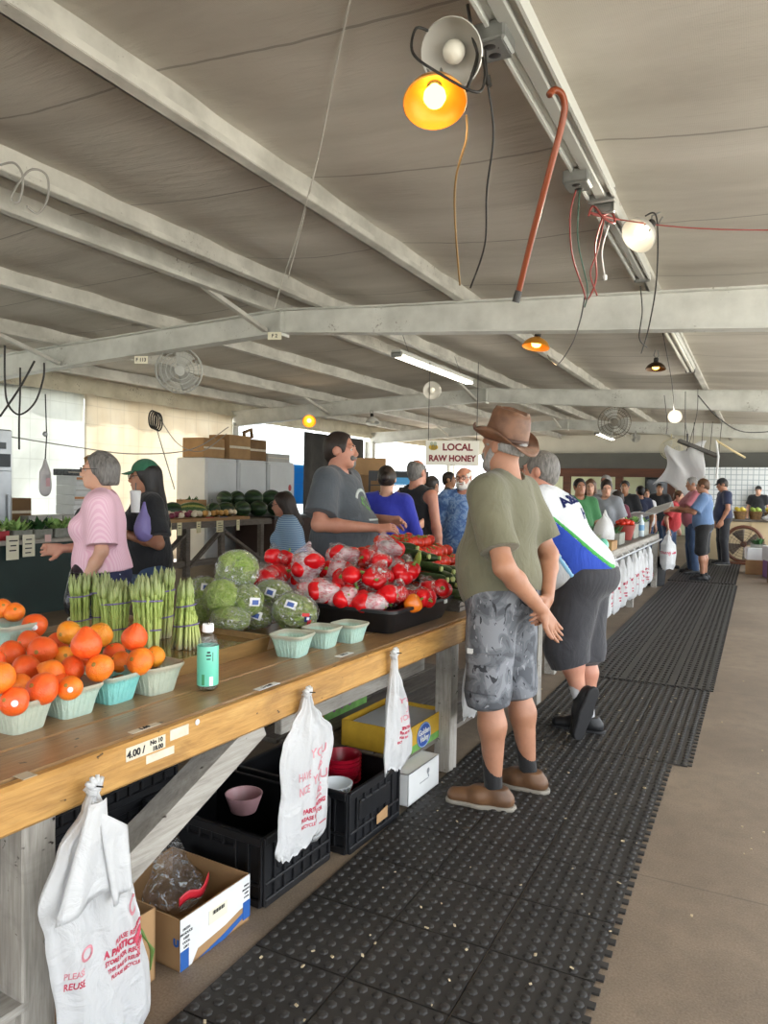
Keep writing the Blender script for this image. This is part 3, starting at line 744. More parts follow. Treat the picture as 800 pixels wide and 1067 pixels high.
# clear bag lying in the carton
me = sdf_mesh('film', [ell((0, 0, 0), (.1, .12, .06), .03), ell((-.03, .03, .06), (.05, .06, .07), .04), prim((-.02, .05, .1), (-.03, .08, .17), .025, .012, .03)], .006, disp=wr(.008, 40, 37, 33))
o = link('clear_bag', me, FILM, None, CW(.78, .27, .13), (0, 0, .4)); tag(o, 'crumpled clear plastic bag with red band inside the white and blue carton', 'plastic bag')
b = MB(); b.grid(lambda u, v: (.06 + .05 * math.sin(u * 2), -.12 + .16 * u, .015 + .028 * v + .01 * math.sin(u * 9)), 14, 3); solidify(b.build('red_band', mat('red_print', 'b3202c', .4), o, smooth=True), .002)
# fruit box with printed melons
o = carton('fruit_box', 'brown fruit box printed with red fruit and green leaves, behind the nearest white bag', .24, .13, 0, .33, .4, .22, CARD)
for (y, w_) in ((.26, .028), (.12, .04)):
    b = MB(); b.sphere((.001, y, .087), (.002, w_, .045), 16, 8); b.build('printed_fruit', mat('red_print2', 'b5383a', .7), o)
for k, (y0, z0, y1, z1) in enumerate(((.22, .2, .3, .13), (.3, .13, .31, .04), (.1, .17, .2, .19), (.05, .04, .2, .03))):
    b = MB(); b.tube([(.001, y0, z0), (.001, (y0 + y1) / 2 + .012, (z0 + z1) / 2 + .012), (.001, y1, z1)], [.002, .008, .002], 6); b.build('printed_leaf', mat('green_print', '5f7d3c', .7), o)
o = carton('cardboard_box', 'plain brown cardboard box on the slatted shelf at the near end', -.35, .2, .247, .35, .4, .2, CARD_D)
# white closed box
o = carton('white_box', 'closed plain white box on the mat edge below the hanging bag', 1.985, .03, .0175, .32, .27, .148, WHITECARD, False)
b = MB(); b.box((-.135, .16, .149), (.004, .32, .001)); b.box((.001, .16, .07), (.001, .09, .003)); b.build('seam', mat('pale_grey_print', '8d9094', .7), o)
b = MB(); b.sphere((.001, .2, .105), (.0015, .014, .014), 12, 8); b.tube([(.001, .2, .09), (.001, .205, .075)], .003, 6); b.build('printed_mark', mat('pale_grey_print', '8d9094', .7), o)
# Golden Valley box on the lower shelf
YEL = mat('yellow_print', 'c9a02c', .6, var=(9, .15)); GRN = mat('leaf_print', '6aa24a', .6, var=(14, .3))
o = carton('fruit_tray_box', 'yellow fruit box with round blue label on the low shelf behind the white box', 2.11, .12, .184, .45, .36, .13, YEL)
panel(o, 'green_band', 'front', 0, .5, 0, .035, GRN)
b = MB(); b.box((-.18, .25, .06), (.32, .46, .1), bev=.01); b.build('white_liner', WHITECARD, o)
b = MB(); b.poly([(.075 * math.cos(2 * PI * k / 32), .062 * math.sin(2 * PI * k / 32)) for k in range(32)], .002, frame((.001, .2, .06), (0, 1, 0), (0, 0, 1), (1, 0, 0))); b.build('round_label', mat('label_blue', '2a4f9e', .5), o)
b = MB(); b.tube([(.003, .2 + .071 * math.cos(2 * PI * k / 40), .06 + .058 * math.sin(2 * PI * k / 40)) for k in range(41)], .0022, 5); b.build('label_ring', mat('pale_blue', 'a9c3e6', .5), o)
text('label_lettering', 'Golden', .04, WHITECARD, o, (.004, .2, .076), (0, 1, 0), (0, 0, 1), .001); text('label_lettering', 'Valley', .04, WHITECARD, o, (.004, .203, .042), (0, 1, 0), (0, 0, 1), .001)
o = carton('fruit_tray_box', 'yellow fruit box with purple and green print, left of the narrow white bag', 2.35, .75, .184, .45, .36, .13, YEL)
panel(o, 'green_band', 'front', 0, .45, 0, .05, GRN)
for k in range(5):
    b = MB(); b.sphere((.001, .1 + .04 * k, .05 + .02 * (k % 2)), (.002, .02, .02), 10, 6); b.build('printed_grape', mat('purple_print', '8a4a86', .6), o)
# red bowls, basket in the right-hand crate
RED = mat('red_plastic', 'a3152c', .3)
def bowl_mesh():
    b = MB(); b.lathe([(0, 0), (.06, 0), (.067, .005), (.085, .06), (.09, .066), (.083, .066), (.064, .01), (0, .008)], 28); return b.mesh('bowl', 40)
bm_ = bowl_mesh()
for k in range(7):
    o = link('red_bowl', bm_, RED, None, CW(1.775, .26, .11 + .018 * k)); tag(o, 'round red plastic bowl nested in the stack in the black crate', 'bowl', 'stacked red bowls in the crate')
b = MB(); b.lathe([(0, 0), (.05, 0), (.075, .07), (.082, .075), (.075, .076), (.048, .008), (0, .006)], 24, sx=.9, sy=.95)
for k in range(20): a = 2 * PI * k / 20; b.tube([(.05 * math.cos(a), .052 * math.sin(a), .01), (.07 * math.cos(a), .074 * math.sin(a), .07)], .003, 5)
o = b.build('white_basket', mat('white_plastic', 'e3e8ea', .4), None, 40, CW(1.59, .17, .16)); tag(o, 'small white ribbed basket in front of the red bowls in the crate', 'basket')
b = MB(); b.lathe([(0, 0), (.05, 0), (.075, .07), (.07, .07), (.046, .006), (0, .006)], 24)
o = b.build('pink_bowl', mat('pink_plastic', 'b98f92', .35), None, 40, CW(1.28, .4, .18)); tag(o, 'pale pink bowl in the black crate left of the red printed bag', 'bowl')
# ================================================================ produce on the front counter
rnd = random.Random(11)
def m_orange(name, c1, c2):
    t = NT(name); v = t.coord(); a = t.noise(v, 22, 3); p = t.noise(v, 260, 2)
    return t.done(t.bsdf(t.ramp(a, [(.3, c1), (.7, c2)]), .3, 0, t.bump(p, .6, .004), **{'Subsurface Weight': .08, 'Subsurface Radius': (.01, .004, .002)}))
OR1 = m_orange('orange_peel', 'ee6a1c', 'f78a26'); OR2 = m_orange('deep_orange_peel', 'e9531f', 'f06a28'); OR3 = m_orange('golden_peel', 'f08a1c', 'e9a030')
STK = mat('fruit_sticker', 'e9ecf2', .4); STKB = mat('sticker_blue', '5a6bb0', .5)
def m_pulp(name, c1, c2):
    t = NT(name); v = t.coord(); a = t.noise(v, 18, 5, .7); z = t.sep(v)[2]
    col = t.ramp(a, [(.3, c1), (.7, c2)])
    rimf = t.ramp(t.math('MULTIPLY', t.math('ADD', z, t.math('MULTIPLY', a, .02)), 10), [(.78, (0, 0, 0, 1)), (.9, (1, 1, 1, 1))])
    col = t.mix(t.math('MULTIPLY', rimf, .75), col, lin('a89c88'))          # bare, unpainted pulp at the rim
    return t.done(t.bsdf(col, .9, 0, t.bump(t.noise(v, 120, 3), .5, .004)))
PULPS = {'grey': m_pulp('grey_green_pulp', 'a7b2a2', 'bcc4b2'), 'teal': m_pulp('turquoise_pulp', '6fbcb8', '8fd0ca'), 'pale': m_pulp('pale_teal_pulp', '9cc0b4', 'b6d2c6'), 'mint': m_pulp('mint_pulp', 'a2bcae', 'bccfc0')}
def basket_mesh(w=.15, h=.09):
    """pulp quart basket: square, flared, ribbed sides, rolled rim"""
    b = MB(); seg = 96
    def ring(half, z, rib, rr=.25):
        vs = []
        for k in range(seg):
            a = 2 * PI * k / seg; c, s_ = math.cos(a), math.sin(a); n = 5
            q = (abs(c) ** n + abs(s_) ** n) ** (-1 / n) * half
            q *= 1 - rib * (1 if (k % 4) in (0, 1) else 0)
            vs.append((q * c, q * s_, z))
        return vs
    w2 = w / 2; rings = [ring(w2 * .66, 0, 0), ring(w2 * .70, .006, .06), ring(w2 * .80, h * .45, .075), ring(w2 * .9, h * .74, .06), ring(w2 * .93, h * .8, 0), ring(w2, h * .88, 0), ring(w2 * 1.03, h * .95, 0), ring(w2 * 1.0, h, 0), ring(w2 * .94, h * .97, 0), ring(w2 * .84, h * .6, 0), ring(w2 * .62, .008, 0)]
    vs = [(0, 0, 0)] + [p for r in rings for p in r] + [(0, 0, .008)]; fs = []
    for k in range(seg): fs.append((0, 1 + (k + 1) % seg, 1 + k))
    for i in range(len(rings) - 1):
        for k in range(seg): fs.append((1 + i * seg + k, 1 + i * seg + (k + 1) % seg, 1 + (i + 1) * seg + (k + 1) % seg, 1 + (i + 1) * seg + k))
    L = 1 + (len(rings) - 1) * seg; n = len(vs) - 1
    for k in range(seg): fs.append((L + k, L + (k + 1) % seg, n))
    b.add(vs, fs); return b.mesh('pulp_basket', 50)
BMESH = {k: basket_mesh() for k in PULPS}
def basket(label, kind, p, rz=0, sc=1, group=None):
    o = link('pulp_basket', BMESH[kind], PULPS[kind], None, p, (0, 0, CA + rz)); o.scale = (sc,) * 3
    return tag(o, label, 'basket', group)
basket('grey green pulp basket of oranges at the left picture edge', 'grey', CW(.275, .345), .05)
basket('grey pulp basket of oranges, second from the left along the counter front', 'mint', CW(.435, .345), -.05)
basket('turquoise pulp basket of oranges, third along the counter front', 'teal', CW(.595, .355), .03)
basket('pale green pulp basket of oranges nearest the water bottle', 'grey', CW(.735, .325), -.06, 1.05)
for k, (s, t) in enumerate(((.235, .53), (.40, .53), (.565, .55))):
    basket(('grey pulp basket hidden under oranges behind the leftmost front basket', 'grey pulp basket hidden under oranges behind the second front basket', 'pulp basket hidden under oranges behind the turquoise one')[k], 'grey', CW(s, t), 0, 1.0)
basket('pulp basket underneath the raised basket at the left picture edge', 'grey', CW(.64, .95), 0, 1.0)
basket('raised pale teal pulp basket of oranges at the left picture edge', 'pale', CW(.64, .95, .87), .1, 1.15)

def orange_mesh(knob, seed):
    r_ = random.Random(seed); a, b_ = r_.random() * 6, r_.random() * 6
    def fn(p):
        q = p.copy(); q *= 1 + .02 * math.sin(5 * p.x + a) + .02 * math.sin(4 * p.y + b_)
        if knob:
            t_ = max(0, (p.z - .55) / .45); q.z += knob * .55 * t_ * t_; q.x *= 1 - .12 * t_; q.y *= 1 - .12 * t_
            q *= 1 + (.03 * math.sin(7 * math.atan2(p.y, p.x)) * t_)
        else: q.z *= .93
        return q
    b = MB(); b.sphere((0, 0, 0), .04, 28, 18, fn=fn); return b.mesh('orange', True)
def orange_proto(knob, seed, m):
    me = orange_mesh(knob, seed); me.materials.append(m); return me
OM = [orange_proto(.0, 1, OR1), orange_proto(.5, 2, OR2), orange_proto(.0, 3, OR2), orange_proto(.75, 4, OR1), orange_proto(0, 5, OR3), orange_proto(.3, 6, OR3)]
navel = MB(); navel.lathe([(0, .0375), (.004, .0385), (.006, .0372), (.007, .036)], 10)
NAV = navel.mesh('stem_end', True); NAV.materials.append(mat('stem_scar', '9a7a35', .8))
stk = MB(); stk.lathe([(0, .0404), (.009, .0395), (.0092, .039)], 16); STM = stk.mesh('sticker', True); STM.materials.append(STK)
def orange(label, u, v, D, kind, tilt, sc=1.0, sticker=False, group=None):
    p = at(u, v, D)
    o = link('orange', OM[kind], None, None, p, (tilt[0], tilt[1], rnd.random() * 6 if not tilt[0] and not tilt[1] else 0)); o.scale = (sc,) * 3
    tag(o, label, 'orange', group)
    if kind in (0, 2, 4): link('stem_end', NAV, None, o)
    if sticker:
        d = (V((0, 0, CH)) - p).normalized(); d = (d + V((-.05, .05, -.15))).normalized()
        q = (o.rotation_euler.to_matrix().inverted() @ d)
        link('sticker', STM, None, o, rot=V((0, 0, 1)).rotation_difference(q).to_euler())
    return o
GO = 'oranges heaped behind the front baskets'; LO = 'orange citrus fruit heaped in the second row behind the front baskets'
orange('large orange on top of the leftmost front basket, cut by the picture edge', -3, 707, 1.93, 0, (.4, .3), 1.12)
orange('orange with white sticker at the front of the leftmost basket', 15, 731, 1.93, 2, (1.2, .3), .95, True)
orange('big orange at the front left of the second basket', 44, 718, 2.03, 2, (1.1, .2), 1.12)
orange('small orange with sticker at the right of the second basket', 73, 717, 2.07, 0, (.9, .7), .85, True)
orange('knobbly necked orange lying on its side above the second basket', 54, 700, 2.17, 3, (.2, -1.3), .88)
orange('pear shaped deep orange fruit standing on top of the turquoise basket', 90, 672, 2.22, 1, (.05, -.1), 1.1)
orange('orange at the right front of the turquoise basket', 104, 696, 2.2, 0, (1.0, .5), 1.02)
orange('orange at the left front of the turquoise basket', 75, 697, 2.22, 2, (1.3, -.3), .95)
orange('pear shaped deep orange fruit on top of the basket nearest the bottle', 140, 665, 2.38, 1, (.1, .25), 1.02)
orange('orange at the front of the basket nearest the bottle', 146, 689, 2.33, 0, (1.2, .1), 1.08)
orange('small orange at the right of the basket nearest the bottle', 161, 684, 2.42, 4, (.9, .4), .85)
orange('small orange at the left of the basket nearest the bottle', 126, 690, 2.4, 0, (1, -.5), .88)
orange('orange behind the basket nearest the bottle, between two front fruit', 119, 681, 2.52, 2, (.5, .2), .95)
for (u, v, D, k, sc) in ((44, 678, 2.36, 2, 1.14), (27, 697, 2.24, 2, 1.1), (12, 681, 2.36, 2, 1.05), (66, 684, 2.4, 4, .85), (72, 659, 2.5, 4, 1.0), (104, 662, 2.5, 5, 1.05), (60, 670, 2.55, 2, .95), (88, 684, 2.42, 2, .9), (20, 715, 2.12, 0, .9), (30, 668, 2.58, 2, .95), (62, 712, 2.16, 2, .8), (-8, 690, 2.2, 2, 1)):
    orange(LO, u, v, D, k, (rnd.random() * 2.4, rnd.random() * 2.4), sc, False, GO)
orange('orange with white sticker directly right of the raised basket', 36, 652, 2.68, 2, (1, 1), 1.12, True)
GE = 'oranges in the raised basket'
for (u, v, D) in ((2, 634, 2.72), (15, 638, 2.72), (-8, 640, 2.74), (10, 641, 2.8)):
    orange('orange piled in the raised pale basket at the left edge', u, v, D, 0, (rnd.random() * 2, 1), .9, False, GE)

# ---- asparagus bunches in a shallow glossy tray
tr = thing('display_tray', 'shallow brown wooden tray of water holding the asparagus bunches', 'tray', CW(.62, .39), CA)
TRW = mat('tray_brown', '8a6c43', .32, var=(5, .2), stretch=(8, 1, 8))
b = MB(); L, D = .78, .86
for (a, c_, w_) in (((0, 0), (0, L), 0), ((-D, 0), (-D, L), 0), ((0, 0), (-D, 0), 0), ((0, L), (-D, L), 0)):
    x0, y0 = a; x1, y1 = c_
    ox = .018 * (1 if x0 == x1 == 0 else -1 if x0 == x1 else 0); oy = .018 * (1 if y0 == y1 == L else -1 if y0 == y1 else 0)
    b.add([(x0, y0, 0), (x1, y1, 0), (x1 + ox, y1 + oy, .062), (x0 + ox, y0 + oy, .062), (x0 - ox * .5, y0 - oy * .5, .005), (x1 - ox * .5, y1 - oy * .5, .005), (x1 + ox * .4, y1 + oy * .4, .062), (x0 + ox * .4, y0 + oy * .4, .062)], [(0, 1, 2, 3), (7, 6, 5, 4), (3, 2, 6, 7), (0, 4, 5, 1)])
b.build('rim', TRW, tr)
b = MB(); b.box((-D / 2, L / 2, .008), (D, L, .014)); b.build('bottom', TRW, tr)
b = MB(); b.box((-D / 2, L / 2, .037), (D, L, .004)); b.build('water', mat('shallow_water', '7a6340', .06, bump=(14, .15, .01)), tr)
def m_asp():
    t = NT('asparagus_green'); x = t.sep(t.coord()); z = t.math('MULTIPLY', x[2], 4.0)
    col = t.ramp(z, [(.0, 'e3dcc0'), (.08, 'cdd193'), (.3, 'b3c268'), (.6, '9db257'), (.8, '8c9a62'), (1.0, '7c8062')])
    col = t.mix(t.math('MULTIPLY', t.noise(t.coord((1, 1, .3)), 60, 2), .35), col, lin('a6b567'))
    return t.done(t.bsdf(col, .5))
ASP = m_asp(); BAND = mat('purple_rubber_band', '6e6390', .5)
def stalk_mesh(seed):
    r_ = random.Random(seed); h = .215 + r_.random() * .03; r0 = .0042 + r_.random() * .0016; b = MB()
    bx, by = (r_.random() - .5) * .012, (r_.random() - .5) * .012
    pts = [(bx * math.sin(f * 3), by * math.sin(f * 3 + 1), h * f) for f in (0, .2, .4, .6, .75)]
    b.tube(pts, [r0, r0, r0 * .95, r0 * .9, r0 * .95], 7)
    tip = [(pts[-1][0], pts[-1][1], h * f) for f in (.74, .79, .85, .92, 1.0)]
    b.tube(tip, [r0 * .9, r0 * 1.6, r0 * 1.8, r0 * 1.2, r0 * .2], 7)
    for k in range(10):
        f = .35 + .6 * k / 10; a = k * 2.4; rr = r0 * (1.0 if f < .74 else 1.35)
        c = V((bx * math.sin(min(f, .75) * 3) + rr * math.cos(a), by * math.sin(min(f, .75) * 3 + 1) + rr * math.sin(a), h * f)); b.tube([c, c + V((math.cos(a) * .0014, math.sin(a) * .0014, .009)), c + V((0, 0, .017))], [.0016, .0022, .0004], 4)
    me = b.mesh('stalk', True); me.materials.append(ASP); return me
STALKS = [stalk_mesh(i) for i in range(6)]
def bunch(label, p, R, splay, n, seed, bz=(.075, .165), lean=(0, 0), hsc=1.0):
    o = thing('asparagus_bunch', label, 'asparagus', p); r_ = random.Random(seed); o.rotation_euler = (lean[0], lean[1], r_.random() * 6); o.scale = (1, 1, hsc)
    for i in range(n):
        f = math.sqrt((i + .5) / n); a = i * 2.39996 + r_.random() * .3
        q0 = V((math.cos(a), math.sin(a), 0)) * R * f
        sl = splay * f + .035 * f + (r_.random() - .5) * .06
        s = link('stalk', STALKS[r_.randrange(6)], None, o, q0 * .92 + V((0, 0, r_.random() * .006 + .001 )), V((0, 0, 1)).rotation_difference(V((math.cos(a) * sl + (r_.random() - .5) * .05, math.sin(a) * sl + (r_.random() - .5) * .05, 1))).to_euler())
    for k, z in enumerate(bz):
        rr = R + (splay + .035) * z + .002; b = MB()
        b.tube([(rr * math.cos(2 * PI * j / 28), rr * math.sin(2 * PI * j / 28), z + .005 * math.sin(2 * PI * j / 28 + seed)) for j in range(29)], .0028, 6, caps=False); b.build('rubber_band', BAND, o, smooth=True)
    return o
ZB = CTOP + .03
bunch('leftmost bunch of green asparagus in the tray', PZ(84, 664, .84) + V((0, 0, -.005)), .037, .02, 34, 1, hsc=1.1)
bunch('asparagus bunch second from the left, partly hidden behind the third', PZ(105, 663, .84) + V((0, 0, -.005)), .03, .02, 26, 2, hsc=1.12)
bunch('asparagus bunch third from the left, right behind the oranges', PZ(121, 676, .84) + V((0, 0, -.005)), .04, .03, 38, 3, hsc=1.1)
bunch('tall asparagus bunch in the middle of the tray', PZ(153, 680, .84) + V((0, 0, -.005)), .044, .02, 42, 4, hsc=1.22)
bunch('asparagus bunch behind the tall middle one, showing on its right', PZ(170, 664, .84) + V((0, 0, -.005)), .034, .02, 28, 5, hsc=1.2)
bunch('rightmost asparagus bunch, flared at its cut white ends, next to the cabbages', PZ(194, 675, .84) + V((0, 0, -.005)), .06, -.2, 38, 6, (.085, .15), hsc=1.14)
b = MB(); b.box((0, 0, 0), (.002, .045, .05)); o = b.build('price_tag', WHITECARD, None, loc=PZ(73, 632, .93), rot=(.1, .1, .4)); tag(o, 'small white card beside the leftmost asparagus bunch', 'tag')
o.location.z = .835 + .026

# ---- water bottle
bt = thing('drink_bottle', 'clear plastic drink bottle with teal label standing at the counter front', 'bottle', CW(.845, .19), CA)
CLEARP = m_clearfilm('bottle_clear', 'f4f8f8', 12, .02)
b = MB(); b.lathe([(0, .004), (.024, .0), (.032, .006), (.034, .014), (.034, .15), (.032, .165), (.024, .182), (.0165, .188), (.0165, .196)], 32); b.build('body', CLEARP, bt, 45)
b = MB(); b.lathe([(.0345, .018), (.0352, .02), (.0352, .146), (.0345, .148)], 32); lab = b.build('label', mat('teal_label', '6fcdb4', .35, var=(4, .08)), bt, 45)
b = MB(); b.lathe([(.0, .215), (.017, .215), (.0185, .212), (.0185, .194), (.0175, .192)], 28, fn=lambda p, a, i: p * (1 + (.02 if int(a * 28 / 6.29) % 2 else 0)) if 0 < i < 4 else p); b.build('cap', mat('white_cap', 'eceff0', .4), bt, 45)
for (a0, z0, wd, hh, m) in ((-.75, .13, .3, .006, INK), (-.75, .12, .45, .005, INK), (-.75, .108, .35, .004, INK), (-.35, .115, .06, .03, INK), (-.5, .035, .35, .03, STK), (-1.25, .04, .28, .035, mat('label_green', '3f8f5f', .5))):
    b = MB(); b.grid(lambda u, v: (.0356 * math.cos(a0 + (u - .5) * wd), .0356 * math.sin(a0 + (u - .5) * wd), z0 + (v - .5) * hh), 6, 1); b.build('label_print', m, lab)

# ---- empty pulp baskets in front of the cabbages
basket('empty mint pulp basket at the corner of the tray, left of three', 'pale', CW(1.36 + .04, .26), .15, 1.0)
basket('empty mint pulp basket in the middle of the three by the cabbages', 'pale', CW(1.6, .255), .1, .95)
basket('empty mint pulp basket touching the black pepper tray', 'pale', CW(1.755, .215), -.05, .92)

# ---- wrapped cabbages
def m_cabbage():
    t = NT('cabbage_leaf'); v = t.coord(); a = t.noise(v, 2.6, 5, .65, 1.2)
    vo = t.n('ShaderNodeTexVoronoi', feature='DISTANCE_TO_EDGE'); t.set(vo.inputs['Vector'], t.mix(.12, v, t.n('ShaderNodeTexNoise').outputs[1])); vo.inputs['Scale'].default_value = 3.6
    vein = t.ramp(vo.outputs[0], [(.0, (1, 1, 1, 1)), (.05, (0, 0, 0, 1))])
    col = t.ramp(a, [(.3, '7fa046'), (.5, 'a6c165'), (.72, 'd3de9a')])
    col = t.mix(t.math('MULTIPLY', vein, .55), col, lin('dfe8bd'))
    return t.done(t.bsdf(col, .3, 0, t.bump(t.math('ADD', a, t.math('MULTIPLY', vein, .5)), .8, .08)))
CAB = m_cabbage(); BLUEL = mat('label_blue2', '4a63a8', .5); REDL = mat('label_red', 'c8332e', .5)
def cab_mesh(seed):
    r_ = random.Random(seed); ph = [r_.random() * 6 for _ in range(6)]
    ds = [V((r_.gauss(0, 1), r_.gauss(0, 1), r_.gauss(0, 1))).normalized() for _ in range(5)]
    def fn(p):
        k = 1.0
        for i, d in enumerate(ds):                                   # overlapping leaf edges
            e = p.dot(d); k += .055 * max(0, math.tanh((e - .25 + .06 * math.sin(5 * p.x + ph[i])) * 22)) - .012
        k += .012 * math.sin(11 * p.x + ph[0]) * math.sin(9 * p.z + ph[1])
        return p * k
    b = MB(); b.sphere((0, 0, 0), 1, 56, 36, fn=fn); return b.mesh('head', True)
def film_mesh(seed):
    r_ = random.Random(seed); ph = [r_.random() * 6 for _ in range(8)]
    def fn(p):
        a = math.atan2(p.y, p.x)
        k = 1.05 + .02 * math.sin(6 * a + ph[0]) * (1 - p.z * p.z) + .018 * math.sin(7 * p.z + 4 * a + ph[1]) + .01 * math.sin(15 * p.z - 9 * a + ph[2])
        q = p * k
        q *= 1 + .06 * abs(mnoise.noise(p * 3.2 + V((seed, 0, 0)))) + .035 * abs(mnoise.noise(p * 7 + V((0, seed, 0))))
        return q
    b = MB(); b.sphere((0, 0, 0), 1, 96, 60, fn=fn); return b.mesh('film', True)
CABM = [cab_mesh(i) for i in range(4)]; FLM = [film_mesh(i) for i in range(3)]
def cabbage(label, u, v, D, r, rot=(0, 0, 0), lab=None, flag=None, seed=0):
    p = at(u, v, D); o = link('cabbage', CABM[seed % 4], CAB, None, p, rot); o.scale = r if hasattr(r, '__len__') else (r,) * 3
    tag(o, label, 'cabbage'); sc = V(o.scale)
    link('film_wrap', FLM[seed % 3], FILM2, o)
    R = o.rotation_euler.to_matrix()
    for (uv, wd, mm) in ([(lab, .052, 'L')] if lab else []) + ([(flag, .05, 'F')] if flag else []):
        q = at(uv[0], uv[1], D); d = (V((0, 0, CH)) - p).normalized()
        off = q - p; off -= d * off.dot(d); rr = max(sc) * 1.0; nrm = off + d * math.sqrt(max(.0004, (rr ** 2 - off.length_squared)))
        l = R.inverted() @ nrm.normalized(); l = V((l.x / sc.x, l.y / sc.y, l.z / sc.z)).normalized() * 1.085
        A = V((l.x * sc.x, l.y * sc.y, l.z * sc.z)); nn = (R @ V((l.x / sc.x, l.y / sc.y, l.z / sc.z))).normalized()
        x = nn.cross(V((.25, 0, 1))).normalized() * -1; y = nn.cross(x) * -1
        mw = Matrix.Translation(p) @ R.to_4x4() @ Matrix.Diagonal((*sc, 1)); iv = mw.inverted()
        c0 = p + R @ A
        def patch(nm, cx_, cy_, w_, h_, m, lift):
            b = MB()
            def g(u_, v_):
                q_ = c0 + x * (cx_ + (u_ - .5) * w_) + y * (cy_ + (v_ - .5) * h_) + nn * (lift - (cx_ + (u_ - .5) * w_) ** 2 / rr / 2 - (cy_ + (v_ - .5) * h_) ** 2 / rr / 2)
                return iv @ q_
            b.grid(g, 5, 5); b.build(nm, m, o, smooth=True)
        if mm == 'L':
            patch('sticker', 0, 0, wd, wd * .72, WHITECARD, .003); patch('sticker_print', 0, .002, wd * .6, wd * .4, BLUEL, .0045)
        else:
            patch('sticker', 0, 0, .028, .028, mat('label_navy', '24356f', .5), .004); patch('sticker', .012, .02, .02, .03, REDL, .004); patch('sticker', -.012, -.018, .035, .014, REDL, .005); patch('sticker', 0, -.002, .014, .012, STK, .006)
    return o
cabbage('wrapped cabbage with red and blue emblem at the front right of the heap', 307, 636, 3.33, (.104, .1, .078), (0, .25, .4), (303, 630), (319, 644), 0)
cabbage('large wrapped cabbage on the very top of the cabbage heap', 247, 594, 3.42, (.098, .09, .09), (.3, 0, 1), None, None, 1)
cabbage('wrapped cabbage in the middle of the heap, left side under the top one', 233, 621, 3.3, (.085, .082, .075), (0, .3, 2), None, None, 2)
cabbage('wrapped cabbage below the top one with blue label at its right', 257, 625, 3.3, (.07, .07, .07), (.4, 0, .7), (265, 627), None, 3)
cabbage('low flattened wrapped cabbage at the front left of the heap', 240, 645, 3.22, (.1, .075, .052), (0, 0, -.3), None, None, 1)
cabbage('small wrapped cabbage at the front centre with tilted blue label', 272, 642, 3.36, (.058, .055, .05), (0, .2, .2), (267, 641), None, 2)
cabbage('wrapped cabbage on the right of the heap with large blue label, beside the peppers', 285, 617, 3.52, (.1, .075, .062), (0, .15, -.2), (281, 617), None, 0)
cabbage('wrapped cabbage at the back left of the heap with blue label, behind the asparagus', 212, 617, 3.62, (.085, .08, .075), (.2, 0, 1), (215, 612), None, 3)
cabbage('dark wrapped cabbage at the bottom left, behind the rightmost asparagus', 211, 640, 3.5, (.085, .08, .07), (.5, 0, .4), None, None, 1)
cabbage('wrapped cabbage buried in the heap, behind the front ones', 262, 650, 3.55, (.085, .085, .06), (0, 0, 0), None, None, 2)
cabbage('wrapped cabbage buried at the heap back, under the top one', 252, 622, 3.55, (.085, .085, .07), (0, 0, .4), None, None, 3)

# ---- black tray with bagged red peppers
bt_ = thing('produce_tray', 'black plastic tray with sloping sides, full of bagged red peppers', 'tray', CW(1.93, .1), CA)
b = MB(); L, D, Hh = .68, .74, .118
def rrect(x0, x1, y0, y1, z, r=.04, n=5):
    out = []
    for (cx_, cy_, a0) in ((x1 - r, y1 - r, 0), (x0 + r, y1 - r, PI / 2), (x0 + r, y0 + r, PI), (x1 - r, y0 + r, 3 * PI / 2)):
        out += [(cx_ + r * math.cos(a0 + PI / 2 * k / n), cy_ + r * math.sin(a0 + PI / 2 * k / n), z) for k in range(n + 1)]
    return out
rings = [rrect(-D + .05, -.04, .05, L - .04, 0), rrect(-D, 0, 0, L, Hh * .86), rrect(-D - .018, .018, -.018, L + .018, Hh * .88, .05), rrect(-D - .018, .018, -.018, L + .018, Hh, .05), rrect(-D + .004, -.004, .004, L - .004, Hh), rrect(-D + .055, -.045, .055, L - .045, .008)]
n = len(rings[0]); vs = [p for r in rings for p in r]; fs = [tuple(range(n - 1, -1, -1)), tuple(5 * n + k for k in range(n))]
for i in range(5):
    for k in range(n): fs.append((i * n + k, i * n + (k + 1) % n, (i + 1) * n + (k + 1) % n, (i + 1) * n + k))
b.add(vs, fs); b.build('tray_body', BLACKP, bt_, 40)
b = MB(); b.box((.022, .52, .1), (.003, .035, .018)); b.build('tag', WHITECARD, bt_)
PEP = mat('red_pepper_skin', 'd0161e', .22, var=(6, .25)); PEPO = mat('orange_pepper_skin', 'd9741f', .25, var=(6, .25)); STEMG = mat('pepper_stem', '6f8a3c', .6)
PEXTRA = 1
def pep_mesh(seed):
    r_ = random.Random(seed); ph = r_.random() * 6; n = r_.choice((3, 4))
    def fn(p):
        a = math.atan2(p.y, p.x); lob = 1 + .13 * abs(math.sin(n * a / 2 + ph)) - .05
        z = p.z; taper = 1 + .15 * z
        q = V((p.x * lob * taper, p.y * lob * taper, z * 1.12))
        rr = math.hypot(p.x, p.y)
        if z > .6: q.z -= .28 * (1 - rr) ** 1.5
        if z < -.7: q.z += .15 * (1 - rr) ** 1.5
        return q
    b = MB(); b.sphere((0, 0, 0), .043, 28, 18, fn=fn); return b.mesh('pepper', True)
PM = [pep_mesh(i) for i in range(4)]
b = MB(); b.tube([(0, 0, .034), (.002, 0, .046), (.006, .002, .058)], [.012, .006, .005], 8); PST = b.mesh('stem', True); PST.materials.append(STEMG)
